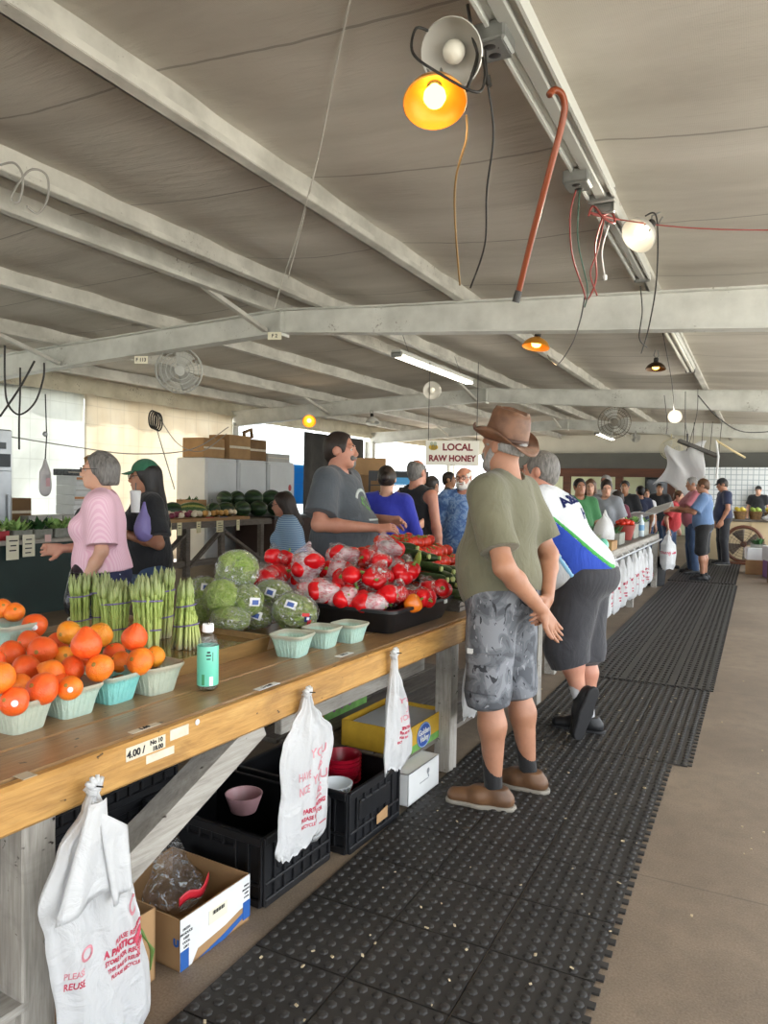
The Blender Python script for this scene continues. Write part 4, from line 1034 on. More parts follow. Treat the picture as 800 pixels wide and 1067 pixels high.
def m_printfilm():
    t = NT('printed_bag_film'); v = t.coord(); n1 = t.noise(v, 26, 4, .65, 1.2); nb = t.bump(n1, .9, .02)
    pr = t.ramp(t.noise(t.coord((1, 1, 2.5)), 34, 3, .7), [(.5, (0, 0, 0, 1)), (.56, (1, 1, 1, 1))])
    col = t.mix(t.math('MULTIPLY', pr, .75), lin('eceaec'), lin('d98a98'))
    p = t.bsdf(col, .25, 0, nb); tp = t.n('ShaderNodeBsdfTransparent'); mx = t.n('ShaderNodeMixShader')
    big = t.ramp(t.noise(v, 7, 2), [(.36, (.9, .9, .9, 1)), (.66, (.28, .28, .28, 1))])
    t.set(mx.inputs[0], big); t.t.links.new(tp.outputs[0], mx.inputs[2]); t.t.links.new(p, mx.inputs[1])
    mx2 = t.n('ShaderNodeMixShader'); return t.done(mx.outputs[0])
PFILM = m_printfilm()
PG = 'red peppers bagged in clear plastic on the black tray'
def pepper_bag(label, u, v, D, r, n, film, seed, knot_dir=(0, -.3, 1), pm=None, sp=1.0):
    r_ = random.Random(seed); p = at(u, v, D); rx, ry, rz = r
    o = thing('pepper_bag', label, 'bag', p)
    n += 1
    for i in range(n):
        a = 2 * PI * i / n + r_.random(); f = .55 if n > 1 else 0
        q = p + V((rx * f * math.cos(a), ry * f * math.sin(a), (r_.random() - .4) * rz * .5))
        e = link('red_pepper', PM[r_.randrange(4)], None, None, q, (r_.random() * 3, r_.random() * 3, r_.random() * 6)); e.scale = (sp * (.9 + .2 * r_.random()),) * 3
        if not e.data.materials: e.data.materials.append(PEP)
        tag(e, 'red pepper bagged in clear plastic on the black tray', 'pepper', PG)
        link('stem', PST, None, e)
    kd = V(knot_dir).normalized()
    mr = (rx + ry + rz) / 3; k1 = kd * mr * .8; k2 = kd * (mr * 1.2); k3 = kd * (mr * 1.45) + V((.01, .01, -.01))
    me = sdf_mesh('film', [ell((0, 0, 0), (rx, ry, rz), .03), prim(k1, k2, .035, .016, .04), prim(k2, k3, .014, .02, .012, flat=(.3, .9, .2), ff=2.2)], .0075, disp=wr(.0095, 52 + 5 * (seed % 3), 47, 42, seed))
    link('film', me, film, o)
    return o
PB = [('upright bag of red peppers with gathered neck, back left of the tray', 320, 589, 3.78, (.085, .075, .09), 4, PFILM, 1, (0, 0, 1)),
      ('bag of red peppers low at the left of the tray, beside the topmost cabbage', 283, 602, 3.82, (.085, .07, .055), 3, FILM, 2, (-1, 0, .4)),
      ('white printed bag of peppers at the back, left of the clear lumpy bag', 357, 579, 4.02, (.1, .075, .06), 2, PFILM, 3, (-.8, 0, .6)),
      ('white printed bag of peppers across the front left of the tray', 330, 616, 3.52, (.12, .07, .06), 3, PFILM, 4, (-1, -.2, .5)),
      ('bag of red peppers in the middle of the heap, centre left', 365, 603, 3.66, (.08, .075, .07), 4, FILM, 5, (.2, 0, 1)),
      ('bag of bright red peppers at the centre of the heap', 392, 603, 3.62, (.075, .075, .06), 4, FILM, 6, (.3, -.2, .8)),
      ('bag of red peppers on top of the heap, below the clear lumpy bag', 392, 583, 3.82, (.075, .07, .055), 3, FILM, 7, (0, 0, 1)),
      ('bag of red peppers at the right of the heap centre', 420, 598, 3.74, (.075, .07, .06), 4, FILM, 8, (.2, -.2, 1)),
      ('bag of red peppers at the right end of the tray, by the white tag', 452, 614, 3.74, (.085, .075, .05), 4, FILM, 9, (-.6, -.3, .6)),
      ('bag of red peppers at the front right of the tray', 437, 623, 3.62, (.075, .06, .045), 3, FILM, 10, (-.5, -.4, .5)),
      ('clear bag at the front centre of the tray with a white film tail', 381, 628, 3.47, (.11, .055, .04), 3, PFILM, 11, (1, -.3, .4)),
      ('clear bag of peppers at the far left back of the tray, under the seated woman', 290, 582, 4.0, (.08, .06, .045), 2, FILM, 12, (-.6, 0, .8)),
      ('clear lumpy bag on top at the back right of the heap, near the tomatoes', 405, 573, 4.02, (.085, .07, .045), 1, PFILM, 13, (-.5, 0, 1)),
      ('bag of red peppers in the middle back of the heap', 352, 596, 3.84, (.08, .07, .06), 3, PFILM, 14, (0, 0, 1)),
      ('bag of red peppers buried at the tray bottom left', 345, 630, 3.66, (.09, .09, .05), 3, FILM, 15, (0, .4, .4)),
      ('bag of red peppers buried at the tray bottom right', 425, 625, 3.75, (.1, .08, .05), 3, FILM, 16, (0, .4, .4)),
      ('bag of red peppers buried at the tray back', 380, 612, 3.95, (.1, .1, .08), 4, FILM, 17, (0, .4, .4)),
      ('bag of red peppers under the far left bag, behind the cabbages', 292, 598, 3.98, (.09, .08, .06), 4, FILM, 18, (0, .4, .4)),
      ('bag of red peppers low behind the topmost cabbage at the tray corner', 276, 600, 3.72, (.07, .07, .05), 3, FILM, 19, (-.4, .4, .4)),
      ('bag of red peppers under the white printed bag at the left front', 322, 628, 3.72, (.1, .09, .05), 4, FILM, 20, (0, .4, .4)),
      ('bag of red peppers under the upright bag at the back left', 312, 607, 3.92, (.1, .09, .07), 4, PFILM, 21, (0, .4, .4)),
      ('bag of red peppers deep in the heap under the white printed back bag', 352, 597, 4.08, (.11, .09, .07), 4, FILM, 22, (0, .4, .4)),
      ('bag of red peppers deep in the heap under the clear lumpy bag', 405, 592, 4.0, (.1, .08, .06), 4, PFILM, 23, (0, .4, .4)),
      ('white printed bag draped over the front of the tray at its middle', 355, 622, 3.5, (.08, .06, .045), 2, PFILM, 24, (.8, -.2, .5)),
      ('bag of red peppers at the front centre, right of the white film tail', 408, 621, 3.52, (.075, .06, .05), 3, FILM, 25, (.4, -.2, .8))]
for a in PB: pepper_bag(*a)
o = link('orange_pepper', PM[1], None, None, at(430, 629, 3.52), (1, .6, 2)); o.data = o.data.copy(); o.data.materials.clear(); o.data.materials.append(PEPO); tag(o, 'single orange pepper at the front of the black tray', 'pepper'); link('stem', PST, None, o)

# ---- dark zucchini between the peppers and the tomatoes
def m_zuc():
    t = NT('zucchini_skin'); a = t.noise(t.coord((4, 4, 1)), 12, 3); sp = t.noise(t.coord(), 90, 2)
    col = t.mix(t.ramp(sp, [(.6, (0, 0, 0, 1)), (.72, (.6, .6, .6, 1))]), t.ramp(a, [(.35, '1f3418'), (.65, '34512a')]), lin('6f8a52'))
    return t.done(t.bsdf(col, .3))
ZUC = m_zuc(); ZEND = mat('zucchini_end', 'a3ad6c', .6)
b = MB(); prof = [(0, -.1), (.012, -.1), (.021, -.092), (.024, -.07), (.025, 0), (.023, .06), (.017, .085), (.011, .095), (.010, .108), (0, .108)]
b.lathe(prof, 18, fn=lambda p, a, i: V((p.x + .014 * math.sin((p.z + .1) * 14), p.y, p.z)) * (1 + .015 * math.sin(5 * a)) ); ZM = b.mesh('zucchini', 50)
b = MB(); b.lathe([(.0115, .098), (.0125, .11), (.0, .112)], 12, fn=lambda p, a, i: V((p.x + .014 * math.sin((p.z + .1) * 14), p.y, p.z))); ZE = b.mesh('stem_end', 40); ZE.materials.append(ZEND)
cr = thing('display_crate', 'low dark crate under the zucchini and tomatoes at the back right of the counter', 'crate', CW(2.72, .12), CA)
b = MB(); b.box((-.44, .49, .05), (.86, .96, .1)); b.build('crate_box', DGREYW, cr)
for k in range(4): b = MB(); b.box((-.005 , .49, .018 + .027 * k), (.014, .98, .02)); b.build('slat', DGREYW, cr)
Zs = [(415, 569, 4.3, 1.45), (428, 577, 4.2, 1.2), (440, 590, 4.1, 1.0), (452, 592, 4.12, 1.3), (460, 600, 4.05, .9), (446, 602, 4.0, 1.35), (468, 612, 3.98, 1.25), (472, 604, 4.05, 1.5), (455, 606, 4.02, 1.1), (462, 618, 3.92, 1.35), (475, 620, 3.95, 1.2), (436, 580, 4.22, 1.5), (420, 583, 4.15, .8), (466, 594, 4.15, 1.4)]
for (u, v, D, ry) in Zs:
    o = link('zucchini', ZM, ZUC, None, at(u, v, D), (PI / 2 + .1 * rnd.random(), .2 * rnd.random(), ry + rnd.random() * .6 - .2)); o.scale = (1.15,) * 3
    link('stem_end', ZE, None, o); tag(o, 'dark green zucchini piled between the bagged peppers and the tomatoes', 'zucchini', 'zucchini beside the tomatoes')
o = link('zucchini', ZM, mat('yellow_green_skin', '8a9a3a', .4), None, at(431, 589, 4.0), (.35, .2, 1)); o.data = o.data.copy(); o.data.materials.clear(); o.data.materials.append(mat('yellow_green_skin', '8a9a3a', .4)); o.scale = (.8,) * 3; link('stem_end', ZE, None, o); tag(o, 'yellow green squash standing on end among the dark zucchini', 'squash')

# ---- tomatoes
TOM = mat('tomato_skin', 'd93a22', .25, var=(5, .2), hex2='b92a1c')
b = MB(); b.sphere((0, 0, 0), .042, 24, 14, fn=lambda p: V((p.x * (1 + .04 * math.sin(5 * math.atan2(p.y, p.x))), p.y * (1 + .04 * math.cos(5 * math.atan2(p.y, p.x))), p.z * .82 - (.16 * max(0, 1 - math.hypot(p.x, p.y) * 2.2) if p.z > 0 else 0)))); TM = b.mesh('tomato', True); TM.materials.append(TOM)
b = MB()
for k in range(5):
    a = 2 * PI * k / 5; b.tube([(0, 0, .028), (.012 * math.cos(a), .012 * math.sin(a), .033), (.022 * math.cos(a), .022 * math.sin(a), .029)], [.003, .003, .0008], 5)
CAL = b.mesh('calyx', True); CAL.materials.append(STEMG)
TG = 'tomatoes heaped at the back right of the counter'
def tomato(s, t, z):
    o = link('tomato', TM, None, None, CW(s, t, z), (rnd.random() * 1.5 - .7, rnd.random() * 1.5 - .7, rnd.random() * 6)); o.scale = (.95 + .15 * rnd.random(),) * 3
    link('calyx', CAL, None, o); return tag(o, 'ripe red tomato in the heap behind the zucchini', 'tomato', TG)
for lay, (nx, ny) in enumerate(((7, 9), (6, 8), (5, 7), (3, 5))):
    for i in range(nx):
        for j in range(ny):
            if 0 < i < nx - 1 and 0 < j < ny - 1 and lay < 1: continue          # the buried core is not seen
            s = 3.06 + (j - (ny - 1) / 2) * .083 + rnd.uniform(-.008, .008); t = .64 + (i - (nx - 1) / 2) * .083 + rnd.uniform(-.008, .008)
            tomato(s, t, .96 + lay * .062 + rnd.uniform(-.004, .004))
# ================================================================ people
def m_skin(name, c1, c2):
    t = NT(name); v = t.coord(); a = t.noise(v, 7, 4, .6); f = t.noise(v, 160, 2)
    return t.done(t.bsdf(t.ramp(a, [(.3, c1), (.7, c2)]), .48, 0, t.bump(f, .12, .002), **{'Subsurface Weight': .12, 'Subsurface Radius': (.012, .005, .003), 'Subsurface Scale': .5}))
SK = {'tan': m_skin('skin_tan', '9a6b52', 'b38267'), 'pink': m_skin('skin_rosy', 'b37862', 'c9937b'), 'fair': m_skin('skin_fair', 'c6957c', 'd6a98f'), 'brown': m_skin('skin_brown', '9a6a4c', 'b5825f')}
def m_cloth(name, c, amt=.12, sc=7, c2=None, weave=420, rough=.85, st=(1, 1, 1)):
    t = NT(name); v = t.coord(); a = t.noise(t.coord(st), sc, 4, .6)
    l = lin(c); d = lin(c2) if c2 else tuple(x * (1 - amt) for x in l[:3]) + (1,)
    fo = t.noise(t.coord((1, 1, .55)), 9, 3, .5, 1.5)
    return t.done(t.bsdf(t.mix(t.ramp(a, [(.35, (0, 0, 0, 1)), (.65, (1, 1, 1, 1))]), d, l), rough, 0, t.bump(t.math('ADD', fo, t.math('MULTIPLY', t.noise(v, weave, 2), .05)), .55, .022), **{'Sheen Weight': .15}))
def m_camo():
    t = NT('grey_camouflage'); v = t.coord((1, 1, .8)); a = t.noise(v, 13, 2, .5, .9); b_ = t.noise(t.coord((1, 1, .5), rot=(.4, .2, .3)), 20, 2, .5, 1.6)
    c = t.ramp(a, [(0, '53565c'), (.42, '63666c'), (.5, '71747a'), (.58, '82858b')], True)
    c = t.mix(t.ramp(b_, [(.655, (0, 0, 0, 1)), (.66, (1, 1, 1, 1))], True), c, lin('33353a'))
    c = t.mix(t.ramp(b_, [(.30, (1, 1, 1, 1)), (.305, (0, 0, 0, 1))], True), c, lin('96989d'))
    return t.done(t.bsdf(c, .85, 0, t.bump(t.noise(v, 300, 2), .2, .001)))
def m_stripes(name, c1, c2, f, axis=2):
    t = NT(name); x = t.sep(t.coord()); s = t.math('GREATER_THAN', t.math('FRACT', t.math('MULTIPLY', x[axis], f)), .5)
    return t.done(t.bsdf(t.mix(s, lin(c1), lin(c2)), .85))
def m_dots(name, c1, c2, sc):
    t = NT(name); v = t.coord(); vo = t.n('ShaderNodeTexVoronoi'); t.set(vo.inputs['Vector'], v); vo.inputs['Scale'].default_value = sc
    vo.inputs['Randomness'].default_value = .35
    return t.done(t.bsdf(t.mix(t.ramp(vo.outputs[0], [(.13, (1, 1, 1, 1)), (.17, (0, 0, 0, 1))]), lin(c1), lin(c2)), .85))
EYEW = mat('eye_white', 'bfb6ac', .4); EYED = mat('iris_dark', '2a1c14', .2); LIP = mat('lips', 'a9635a', .5); BROW = mat('brow_hair', '3a2a20', .8)
def m_hair(name, c1, c2):
    t = NT(name); a = t.noise(t.coord((30, 30, 6)), 3, 4, .6); return t.done(t.bsdf(t.ramp(a, [(.3, c1), (.7, c2)]), .5, 0, t.bump(a, .6, .006)))
HAIR = {'dark': m_hair('dark_hair', '1b1512', '33261e'), 'brown': m_hair('brown_hair', '3c2818', '6a4a2f'), 'grey': m_hair('grey_hair', '6f6d6b', 'a3a09c'), 'white': m_hair('white_hair', 'bdbab5', 'e2dfda'), 'salt': m_hair('greying_hair', '4a4744', '85817c'), 'black': m_hair('black_hair', '0d0c0c', '221d1b')}

def hand_prims(wr_, d, n, k, side, curl, thumb_out=.7, spread=.05, r=1.0):
    """palm + four unequal two-bend fingers + side thumb. d = finger direction, n = palm normal (the side the fingers curl to), side = thumb side vector"""
    d = V(d).normalized(); n = (V(n) - d * V(n).dot(d)).normalized(); s = d.cross(n) * side
    wr_ = V(wr_); P = []
    k1 = wr_ + d * .085 * k
    for q in (-.026, -.009, .009, .026): P.append(prim(wr_ + s * q * .7 * k + d * .012 * k, k1 + s * q * k, .0155 * k * r, .0135 * k * r, k=.012, flat=n, ff=1.0))
    for i, (q, l) in enumerate(((.031, .070), (.0105, .080), (-.0105, .074), (-.031, .056))):
        a = k1 + s * q * k; dd = (d + s * (q / .031) * spread).normalized(); c = curl
        j = a; segs = ((.46, .35), (.32, 1.0), (.22, 1.45))
        for si, (f, m) in enumerate(segs):
            ang = c * m; dir_ = dd * math.cos(ang) + n * math.sin(ang); e = j + dir_ * l * k * f * 1.0
            P.append(prim(j, e, (.0095 - .0009 * si) * k * r, (.0088 - .0011 * si) * k * r, k=.004)); j = e
    a = wr_ + s * .022 * k + d * .02 * k + n * .006 * k
    t1 = a + (s * thumb_out + d * .75 + n * .25).normalized() * .042 * k; t2 = t1 + (s * thumb_out * .55 + d + n * (.2 + curl * .4)).normalized() * .030 * k; t3 = t2 + (s * thumb_out * .2 + d + n * (.2 + curl * .6)).normalized() * .024 * k
    P += [prim(a, t1, .016 * k * r, .0125 * k * r, k=.012), prim(t1, t2, .0115 * k * r, .0105 * k * r, k=.005), prim(t2, t3, .0105 * k * r, .0085 * k * r, k=.004)]
    return P
def person(label, loc, facing, H=1.75, g=.3, fem=False, skin='tan', lean=0.0, sidelean=0.0, head=(0, 0), arms=None, feet=None, outfit=None, hair=None, res=.01, face=True, group=None, cat='person', feet_yaw=0.0, hump=0.0, hr=1.0):
    rz = math.atan2(facing[0], -facing[1]); k = H / 1.75
    o = thing('person', label, cat, (loc[0], loc[1], loc[2] if len(loc) > 2 else 0), rz, group)
    pel = V((0, 0, .95)) * k; RL = Matrix.Rotation(lean, 3, 'X')
    RS = Matrix.Rotation(sidelean, 3, 'Y')
    def U(x, y, z):                                                   # upper body point: leans about the hips
        p = V((x, y, z)) * k - pel; return RS @ (RL @ p) + pel
    A3 = RS @ RL
    nb = V((0, .005, 1.49)); RH = Matrix.Rotation(head[0], 3, 'Z') @ Matrix.Rotation(head[1], 3, 'X')
    Hrot = A3 @ RH if head[1] is not None else A3
    hb = U(*nb) + A3 @ V((0, -.018 * g, -.03 * g)) * k
    lean_c = -min(lean * .55, .6)                                      # the neck straightens part of the lean
    HR = Matrix.Rotation(head[0], 3, 'Z') @ Matrix.Rotation(head[1] + lean + lean_c, 3, 'X') @ RS
    def Hd(x, y, z): return HR @ ((V((x, y, z)) - nb) * k * hr) + hb
    sw = .165 if fem else .185
    torso = [ell(U(0, .005, .95), V((.16 + .03 * g, .115 + .05 * g, .12)) * k, .08, A3), ell(U(0, -.01 - .05 * g, 1.10), V((.135 + .07 * g, .10 + .10 * g, .15)) * k, .08, A3),
             ell(U(0, .0, 1.29), V((.15 + .035 * g, .11 + .045 * g, .17)) * k, .08, A3), prim(U(-sw + .02, .005, 1.415), U(sw - .02, .005, 1.415), (.05 + .012 * g) * k, k=.06)]
    if fem: torso += [ell(U(-.075, -.10 - .03 * g, 1.27), V((.07, .07, .07)) * k, .04, A3), ell(U(.075, -.10 - .03 * g, 1.27), V((.07, .07, .07)) * k, .04, A3)]
    body = list(torso); S = {}; arms = arms or {}; feet = feet or {}
    for sd, sg in (('L', 1), ('R', -1)):
        sh = U(sg * sw, .005, 1.41); a = arms.get(sd, {})
        el = V(a['el']) * k if 'el' in a else U(sg * (sw + .06 + .04 * g), .03, 1.12)
        w_ = V(a['wr']) * k if 'wr' in a else el + V((sg * .0, -.06, -.24)) * k
        hd = V(a.get('dir', (w_ - el).normalized())); hn = V(a.get('n', (-sg, 0, 0)))
        ar = 1 + .18 * g - (.1 if fem else 0)
        S[sd] = dict(sh=sh, el=el, wr=w_)
        body += [prim(sh, el, .05 * k * ar, .039 * k * ar, k=.03), prim(el, el + (w_ - el) * .3, .041 * k * ar, .040 * k * ar, k=.025), prim(el + (w_ - el) * .3, w_, .040 * k * ar, .027 * k, k=.02)]
        body += hand_prims(w_, hd, hn, k, a.get('thumb', sg), a.get('curl', .35), a.get('tout', .7), r=max(1, res / .0075))
        f = feet.get(sd, {})
        fy = feet_yaw
        ank = V(f['ank']) * k if 'ank' in f else V((sg * .115, .03, .085)) * k
        hip = V((sg * .09, .0, .92)) * k
        if 'knee' in f: kn = V(f['knee']) * k
        else:
            md = (hip + ank) / 2; kn = md + V((sg * .005, -.025, .02)) * k
        tr = 1 + .18 * g
        S[sd].update(hip=hip, kn=kn, ank=ank, fd=V(f.get('fd', (sg * .18, -1, 0))), yaw=fy)
        body += [prim(hip, kn, .085 * k * tr, .056 * k * tr, k=.05), prim(kn, kn + (ank - kn) * .35 + V((0, .012, 0)) * k, .054 * k * tr, .055 * k * tr, k=.03), prim(kn + (ank - kn) * .35 + V((0, .012, 0)) * k, ank, .055 * k * tr, .033 * k, k=.03)]
        fd = V(S[sd]['fd']).normalized(); fd = Matrix.Rotation(fy, 3, 'Z') @ fd; S[sd]['fd'] = fd
        up_ = V(f.get('up', (0, 0, 1)))
        body += [prim(ank + fd * -.02 * k - up_ * .035 * k, ank + fd * .13 * k - up_ * .05 * k, .034 * k, .026 * k, k=.03)]
        S[sd]['up'] = up_
    # neck and head
    nk = 1 + .25 * g - (.12 if fem else 0)
    jw = .92 if fem else 1.0
    body += [prim(U(0, .02, 1.42), Hd(0, .012, 1.56), .062 * k * nk, .056 * k * nk, k=.04),
             ell(Hd(0, .014, 1.665), V((.075, .094, .092)) * k * hr, .03, HR), ell(Hd(0, -.028, 1.605), V((.059 * jw + .006 * g, .066, .082)) * k * hr, .03, HR),
             prim(Hd(-.018, -.072, 1.553), Hd(.018, -.072, 1.553), .021 * k * jw * hr, k=.03)]
    if face:
        body += [prim(Hd(0, -.092, 1.655), Hd(0, -.108, 1.62), .008 * k * hr, .0125 * k * hr, k=.014), prim(Hd(-.012, -.1, 1.612), Hd(.012, -.1, 1.612), .0095 * k * hr, k=.01),
                 prim(Hd(-.038, -.078, 1.668), Hd(.038, -.078, 1.668), .013 * k * hr, k=.02), prim(Hd(-.02, -.092, 1.588), Hd(.02, -.092, 1.588), .0075 * k * hr, k=.008), prim(Hd(-.017, -.09, 1.577), Hd(.017, -.09, 1.577), .0075 * k * hr, k=.008),
                 ell(Hd(.077, .012, 1.64), V((.011, .021, .033)) * k * hr, .01, HR), ell(Hd(-.077, .012, 1.64), V((.011, .021, .033)) * k * hr, .01, HR),
                 ell(Hd(.03, -.097, 1.65), V((.017, .012, .010)) * k * hr, .012, HR, sub=True), ell(Hd(-.03, -.097, 1.65), V((.017, .012, .010)) * k * hr, .012, HR, sub=True)]
    if hump: body.append(ell(U(0, .07, 1.36), V((.13, .07, .12)) * k, .06, A3))
    me = sdf_mesh('body', body, res); bo = link('body', me, SK[skin], o)
    if face:
        for sg in (1, -1):
            b = MB(); c = Hd(sg * .03, -.0745, 1.65); b.sphere(c, .0125 * k * hr, 12, 8); b.build('eye', EYEW, o, smooth=True); e = kids(o)[-1]
            b = MB(); b.sphere(Hd(sg * .03, -.0835, 1.649), .0056 * k * hr, 8, 6); b.build('iris', EYED, e, smooth=True)
            b = MB(); b.tube([Hd(sg * .014, -.094, 1.668), Hd(sg * .03, -.094, 1.674), Hd(sg * .048, -.082, 1.668)], [.003 * k, .0042 * k, .002 * k], 6); b.build('eyebrow', HAIR['salt'] if hair and hair.get('c') in ('grey', 'white') else BROW, o, smooth=True)
        b = MB(); b.tube([Hd(-.024, -.088, 1.582), Hd(-.008, -.1, 1.585), Hd(.008, -.1, 1.585), Hd(.024, -.088, 1.582)], [.002, .0042, .0042, .002], 6); b.build('lips', LIP, o, smooth=True)
    # ---- clothes
    ctx = dict(o=o, k=k, U=U, Hd=Hd, HR=HR, A3=A3, S=S, torso=torso, g=g, res=res, fem=fem, sw=sw, hr=hr)
    for it in (outfit or []): CLOTHES[it[0]](ctx, *it[1:])
    if hair: do_hair(ctx, **hair)
    return o, ctx
CLOTHES = {}
def cloth(f): CLOTHES[f.__name__[2:]] = f; return f
def vcol(v): return tuple(v)
@cloth
def c_shirt(c, m, sleeve=.62, hem=.90, infl=.018, loose=.012, name='shirt', wrk=.004, seed=0, neck=.075, parts=None, low=0.0):
    U, k, S = c['U'], c['k'], c['S']
    P = [dict(p) for p in c['torso']]
    P.append(ell(U(0, -.005 - .04 * c['g'], 1.02), V((.15 + .05 * c['g'], .115 + .075 * c['g'], .16)) * k, .08, c['A3']))
    P.append(prim(U(-.05, .012, 1.45), U(.05, .012, 1.45), .052 * k, k=.05))
    for sd, sg in (('L', 1), ('R', -1)):
        if sleeve <= 0: continue
        s = S[sd]; e = s['sh'] + (s['el'] - s['sh']) * sleeve if sleeve <= 1 else s['el'] + (s['wr'] - s['el']) * (sleeve - 1)
        ar = 1 + .18 * c['g']
        if sleeve <= 1: P.append(prim(s['sh'], e + (e - s['sh']) * .25, .058 * k * ar, (.052 + loose) * k * ar, k=.05, cut=[(vcol(e), vcol(s['el'] - s['sh']))]))
        else: P += [prim(s['sh'], s['el'], .056 * k * ar, .046 * k * ar, k=.05), prim(s['el'], e + (e - s['el']) * .2, .046 * k * ar, .04 * k * ar, k=.03, cut=[(vcol(e), vcol(s['wr'] - s['el']))])]
    hc = U(0, 0, hem); dn = c['A3'] @ V((0, -low, -1))
    holes = [prim(U(0, -.06, 1.505 + .02), U(0, .03, 1.52), neck * k, k=.01)]
    if sleeve <= 0: holes += [prim(U(sg * (c['sw'] + .015), -.1, 1.40), U(sg * (c['sw'] + .015), .1, 1.40), .07 * k, k=.01) for sg in (1, -1)]
    c['shirtP'] = (P, infl, [(vcol(hc), vcol(dn))], holes)
    me = sdf_mesh(name, P, c['res'], infl, cuts=[(vcol(hc), vcol(dn))], disp=wr(wrk, 17, 19, 13, seed), holes=holes)
    o = link(name, me, m, c['o']); c['shirt'] = o; return o
@cloth
def c_shorts(c, m, hem=.45, infl=.016, flare=.02, name='shorts', top=1.0, seed=4, wrk=.004):
    k, S, g = c['k'], c['S'], c['g']
    P = [ell((0, .01, .95 * k), V((.165 + .035 * g, .125 + .05 * g, .12)) * k, .06)]
    for sd in 'LR':
        s = S[sd]; hip, kn, ank = s['hip'], s['kn'], s['ank']; tr = 1 + .18 * g
        t_ = (hip.z / k - hem) / max(.05, (hip.z - kn.z) / k)
        end = hip + (kn - hip) * min(t_, 1.0) if t_ <= 1 else kn + (ank - kn) * ((kn.z / k - hem) / max(.05, (kn.z - ank.z) / k))
        if t_ <= 1: P.append(prim(hip, end + (end - hip) * .2, .092 * k * tr, (.066 + flare) * k * tr, k=.045, cut=[(vcol(end), vcol(end - hip))]))
        else:
            dn = (end - kn) if (end - kn).length > 1e-4 else (kn - hip)
            P += [prim(hip, kn, .092 * k * tr, (.062 + flare * .6) * k * tr, k=.045), prim(kn, end + dn.normalized() * .03, (.062 + flare * .6) * k * tr, (.05 + flare) * k, k=.03, cut=[(vcol(end), vcol(dn))])]
    me = sdf_mesh(name, P, c['res'], infl, cuts=[((0, 0, top * k), (0, 0, 1))], disp=wr(wrk, 23, 21, 15, seed))
    c['shortsP'] = (P, infl, wrk, seed); c['shorts'] = link(name, me, m, c['o']); return c['shorts']
@cloth
def c_trousers(c, m, hem=.09, name='trousers', flare=.008, infl=.012, seed=6): return c_shorts(c, m, hem, infl, flare, name, 1.0, seed, .004)
@cloth
def c_shoes(c, m, ms, name='shoe', top=.10, fat=1.0):
    k = c['k']
    for sd in 'LR':
        s = c['S'][sd]; fd, up, a = s['fd'], s['up'].normalized(), s['ank']; base = a - up * .085 * k
        q = lambda f, h: vcol(base + fd * f * k + up * h * k)
        P = [prim(q(-.055, .045), q(.06, .05), .040 * k * fat, .042 * k * fat, k=.03), prim(q(.06, .045), q(.175, .038), .043 * k * fat, .036 * k * fat, k=.03), prim(q(-.03, .06), q(-.02, top), .040 * k, .041 * k, k=.03), prim(q(.0, .085), q(.07, .06), .034 * k, .034 * k, k=.03)]
        me = sdf_mesh(name, P, min(c['res'], .007), 0, cuts=[(q(0, .022), vcol(-up)), (q(0, top), vcol(up))]); so = link(name, me, m, c['o'])
        P = [prim(q(-.06, .016), q(.06, .016), .044 * k * fat, .046 * k * fat, k=.03), prim(q(.06, .016), q(.178, .016), .047 * k * fat, .04 * k * fat, k=.03)]
        me = sdf_mesh('sole', P, min(c['res'], .006), 0, cuts=[(q(0, .0), vcol(-up)), (q(0, .026), vcol(up))]); link('sole', me, ms, so)
@cloth
def c_socks(c, m, top=.2):
    k = c['k']
    for sd in 'LR':
        s = c['S'][sd]; a, kn = s['ank'], s['kn']; d = (kn - a).normalized(); e = a + d * (top - .085) * k
        me = sdf_mesh('sock', [prim(a - d * .03, e + d * .02, .036 * k, .041 * k, k=.02, cut=[(vcol(e), vcol(d))])], min(.008, c['res']), .004); link('sock', me, m, c['o'])
@cloth
def c_glasses(c, m):
    Hd = c['Hd']; b = MB()
    for sg in (1, -1):
        b.tube([Hd(sg * (.031 + .021 * math.cos(2 * PI * j / 16)), -.108 + .004 * math.cos(2 * PI * j / 16), 1.648 + .016 * math.sin(2 * PI * j / 16)) for j in range(17)], .0022, 5, False)
        b.tube([Hd(sg * .052, -.104, 1.652), Hd(sg * .078, -.05, 1.653), Hd(sg * .082, .01, 1.65)], .002, 5)
    b.tube([Hd(-.01, -.11, 1.652), Hd(.01, -.11, 1.652)], .002, 5); b.build('glasses', m, c['o'])
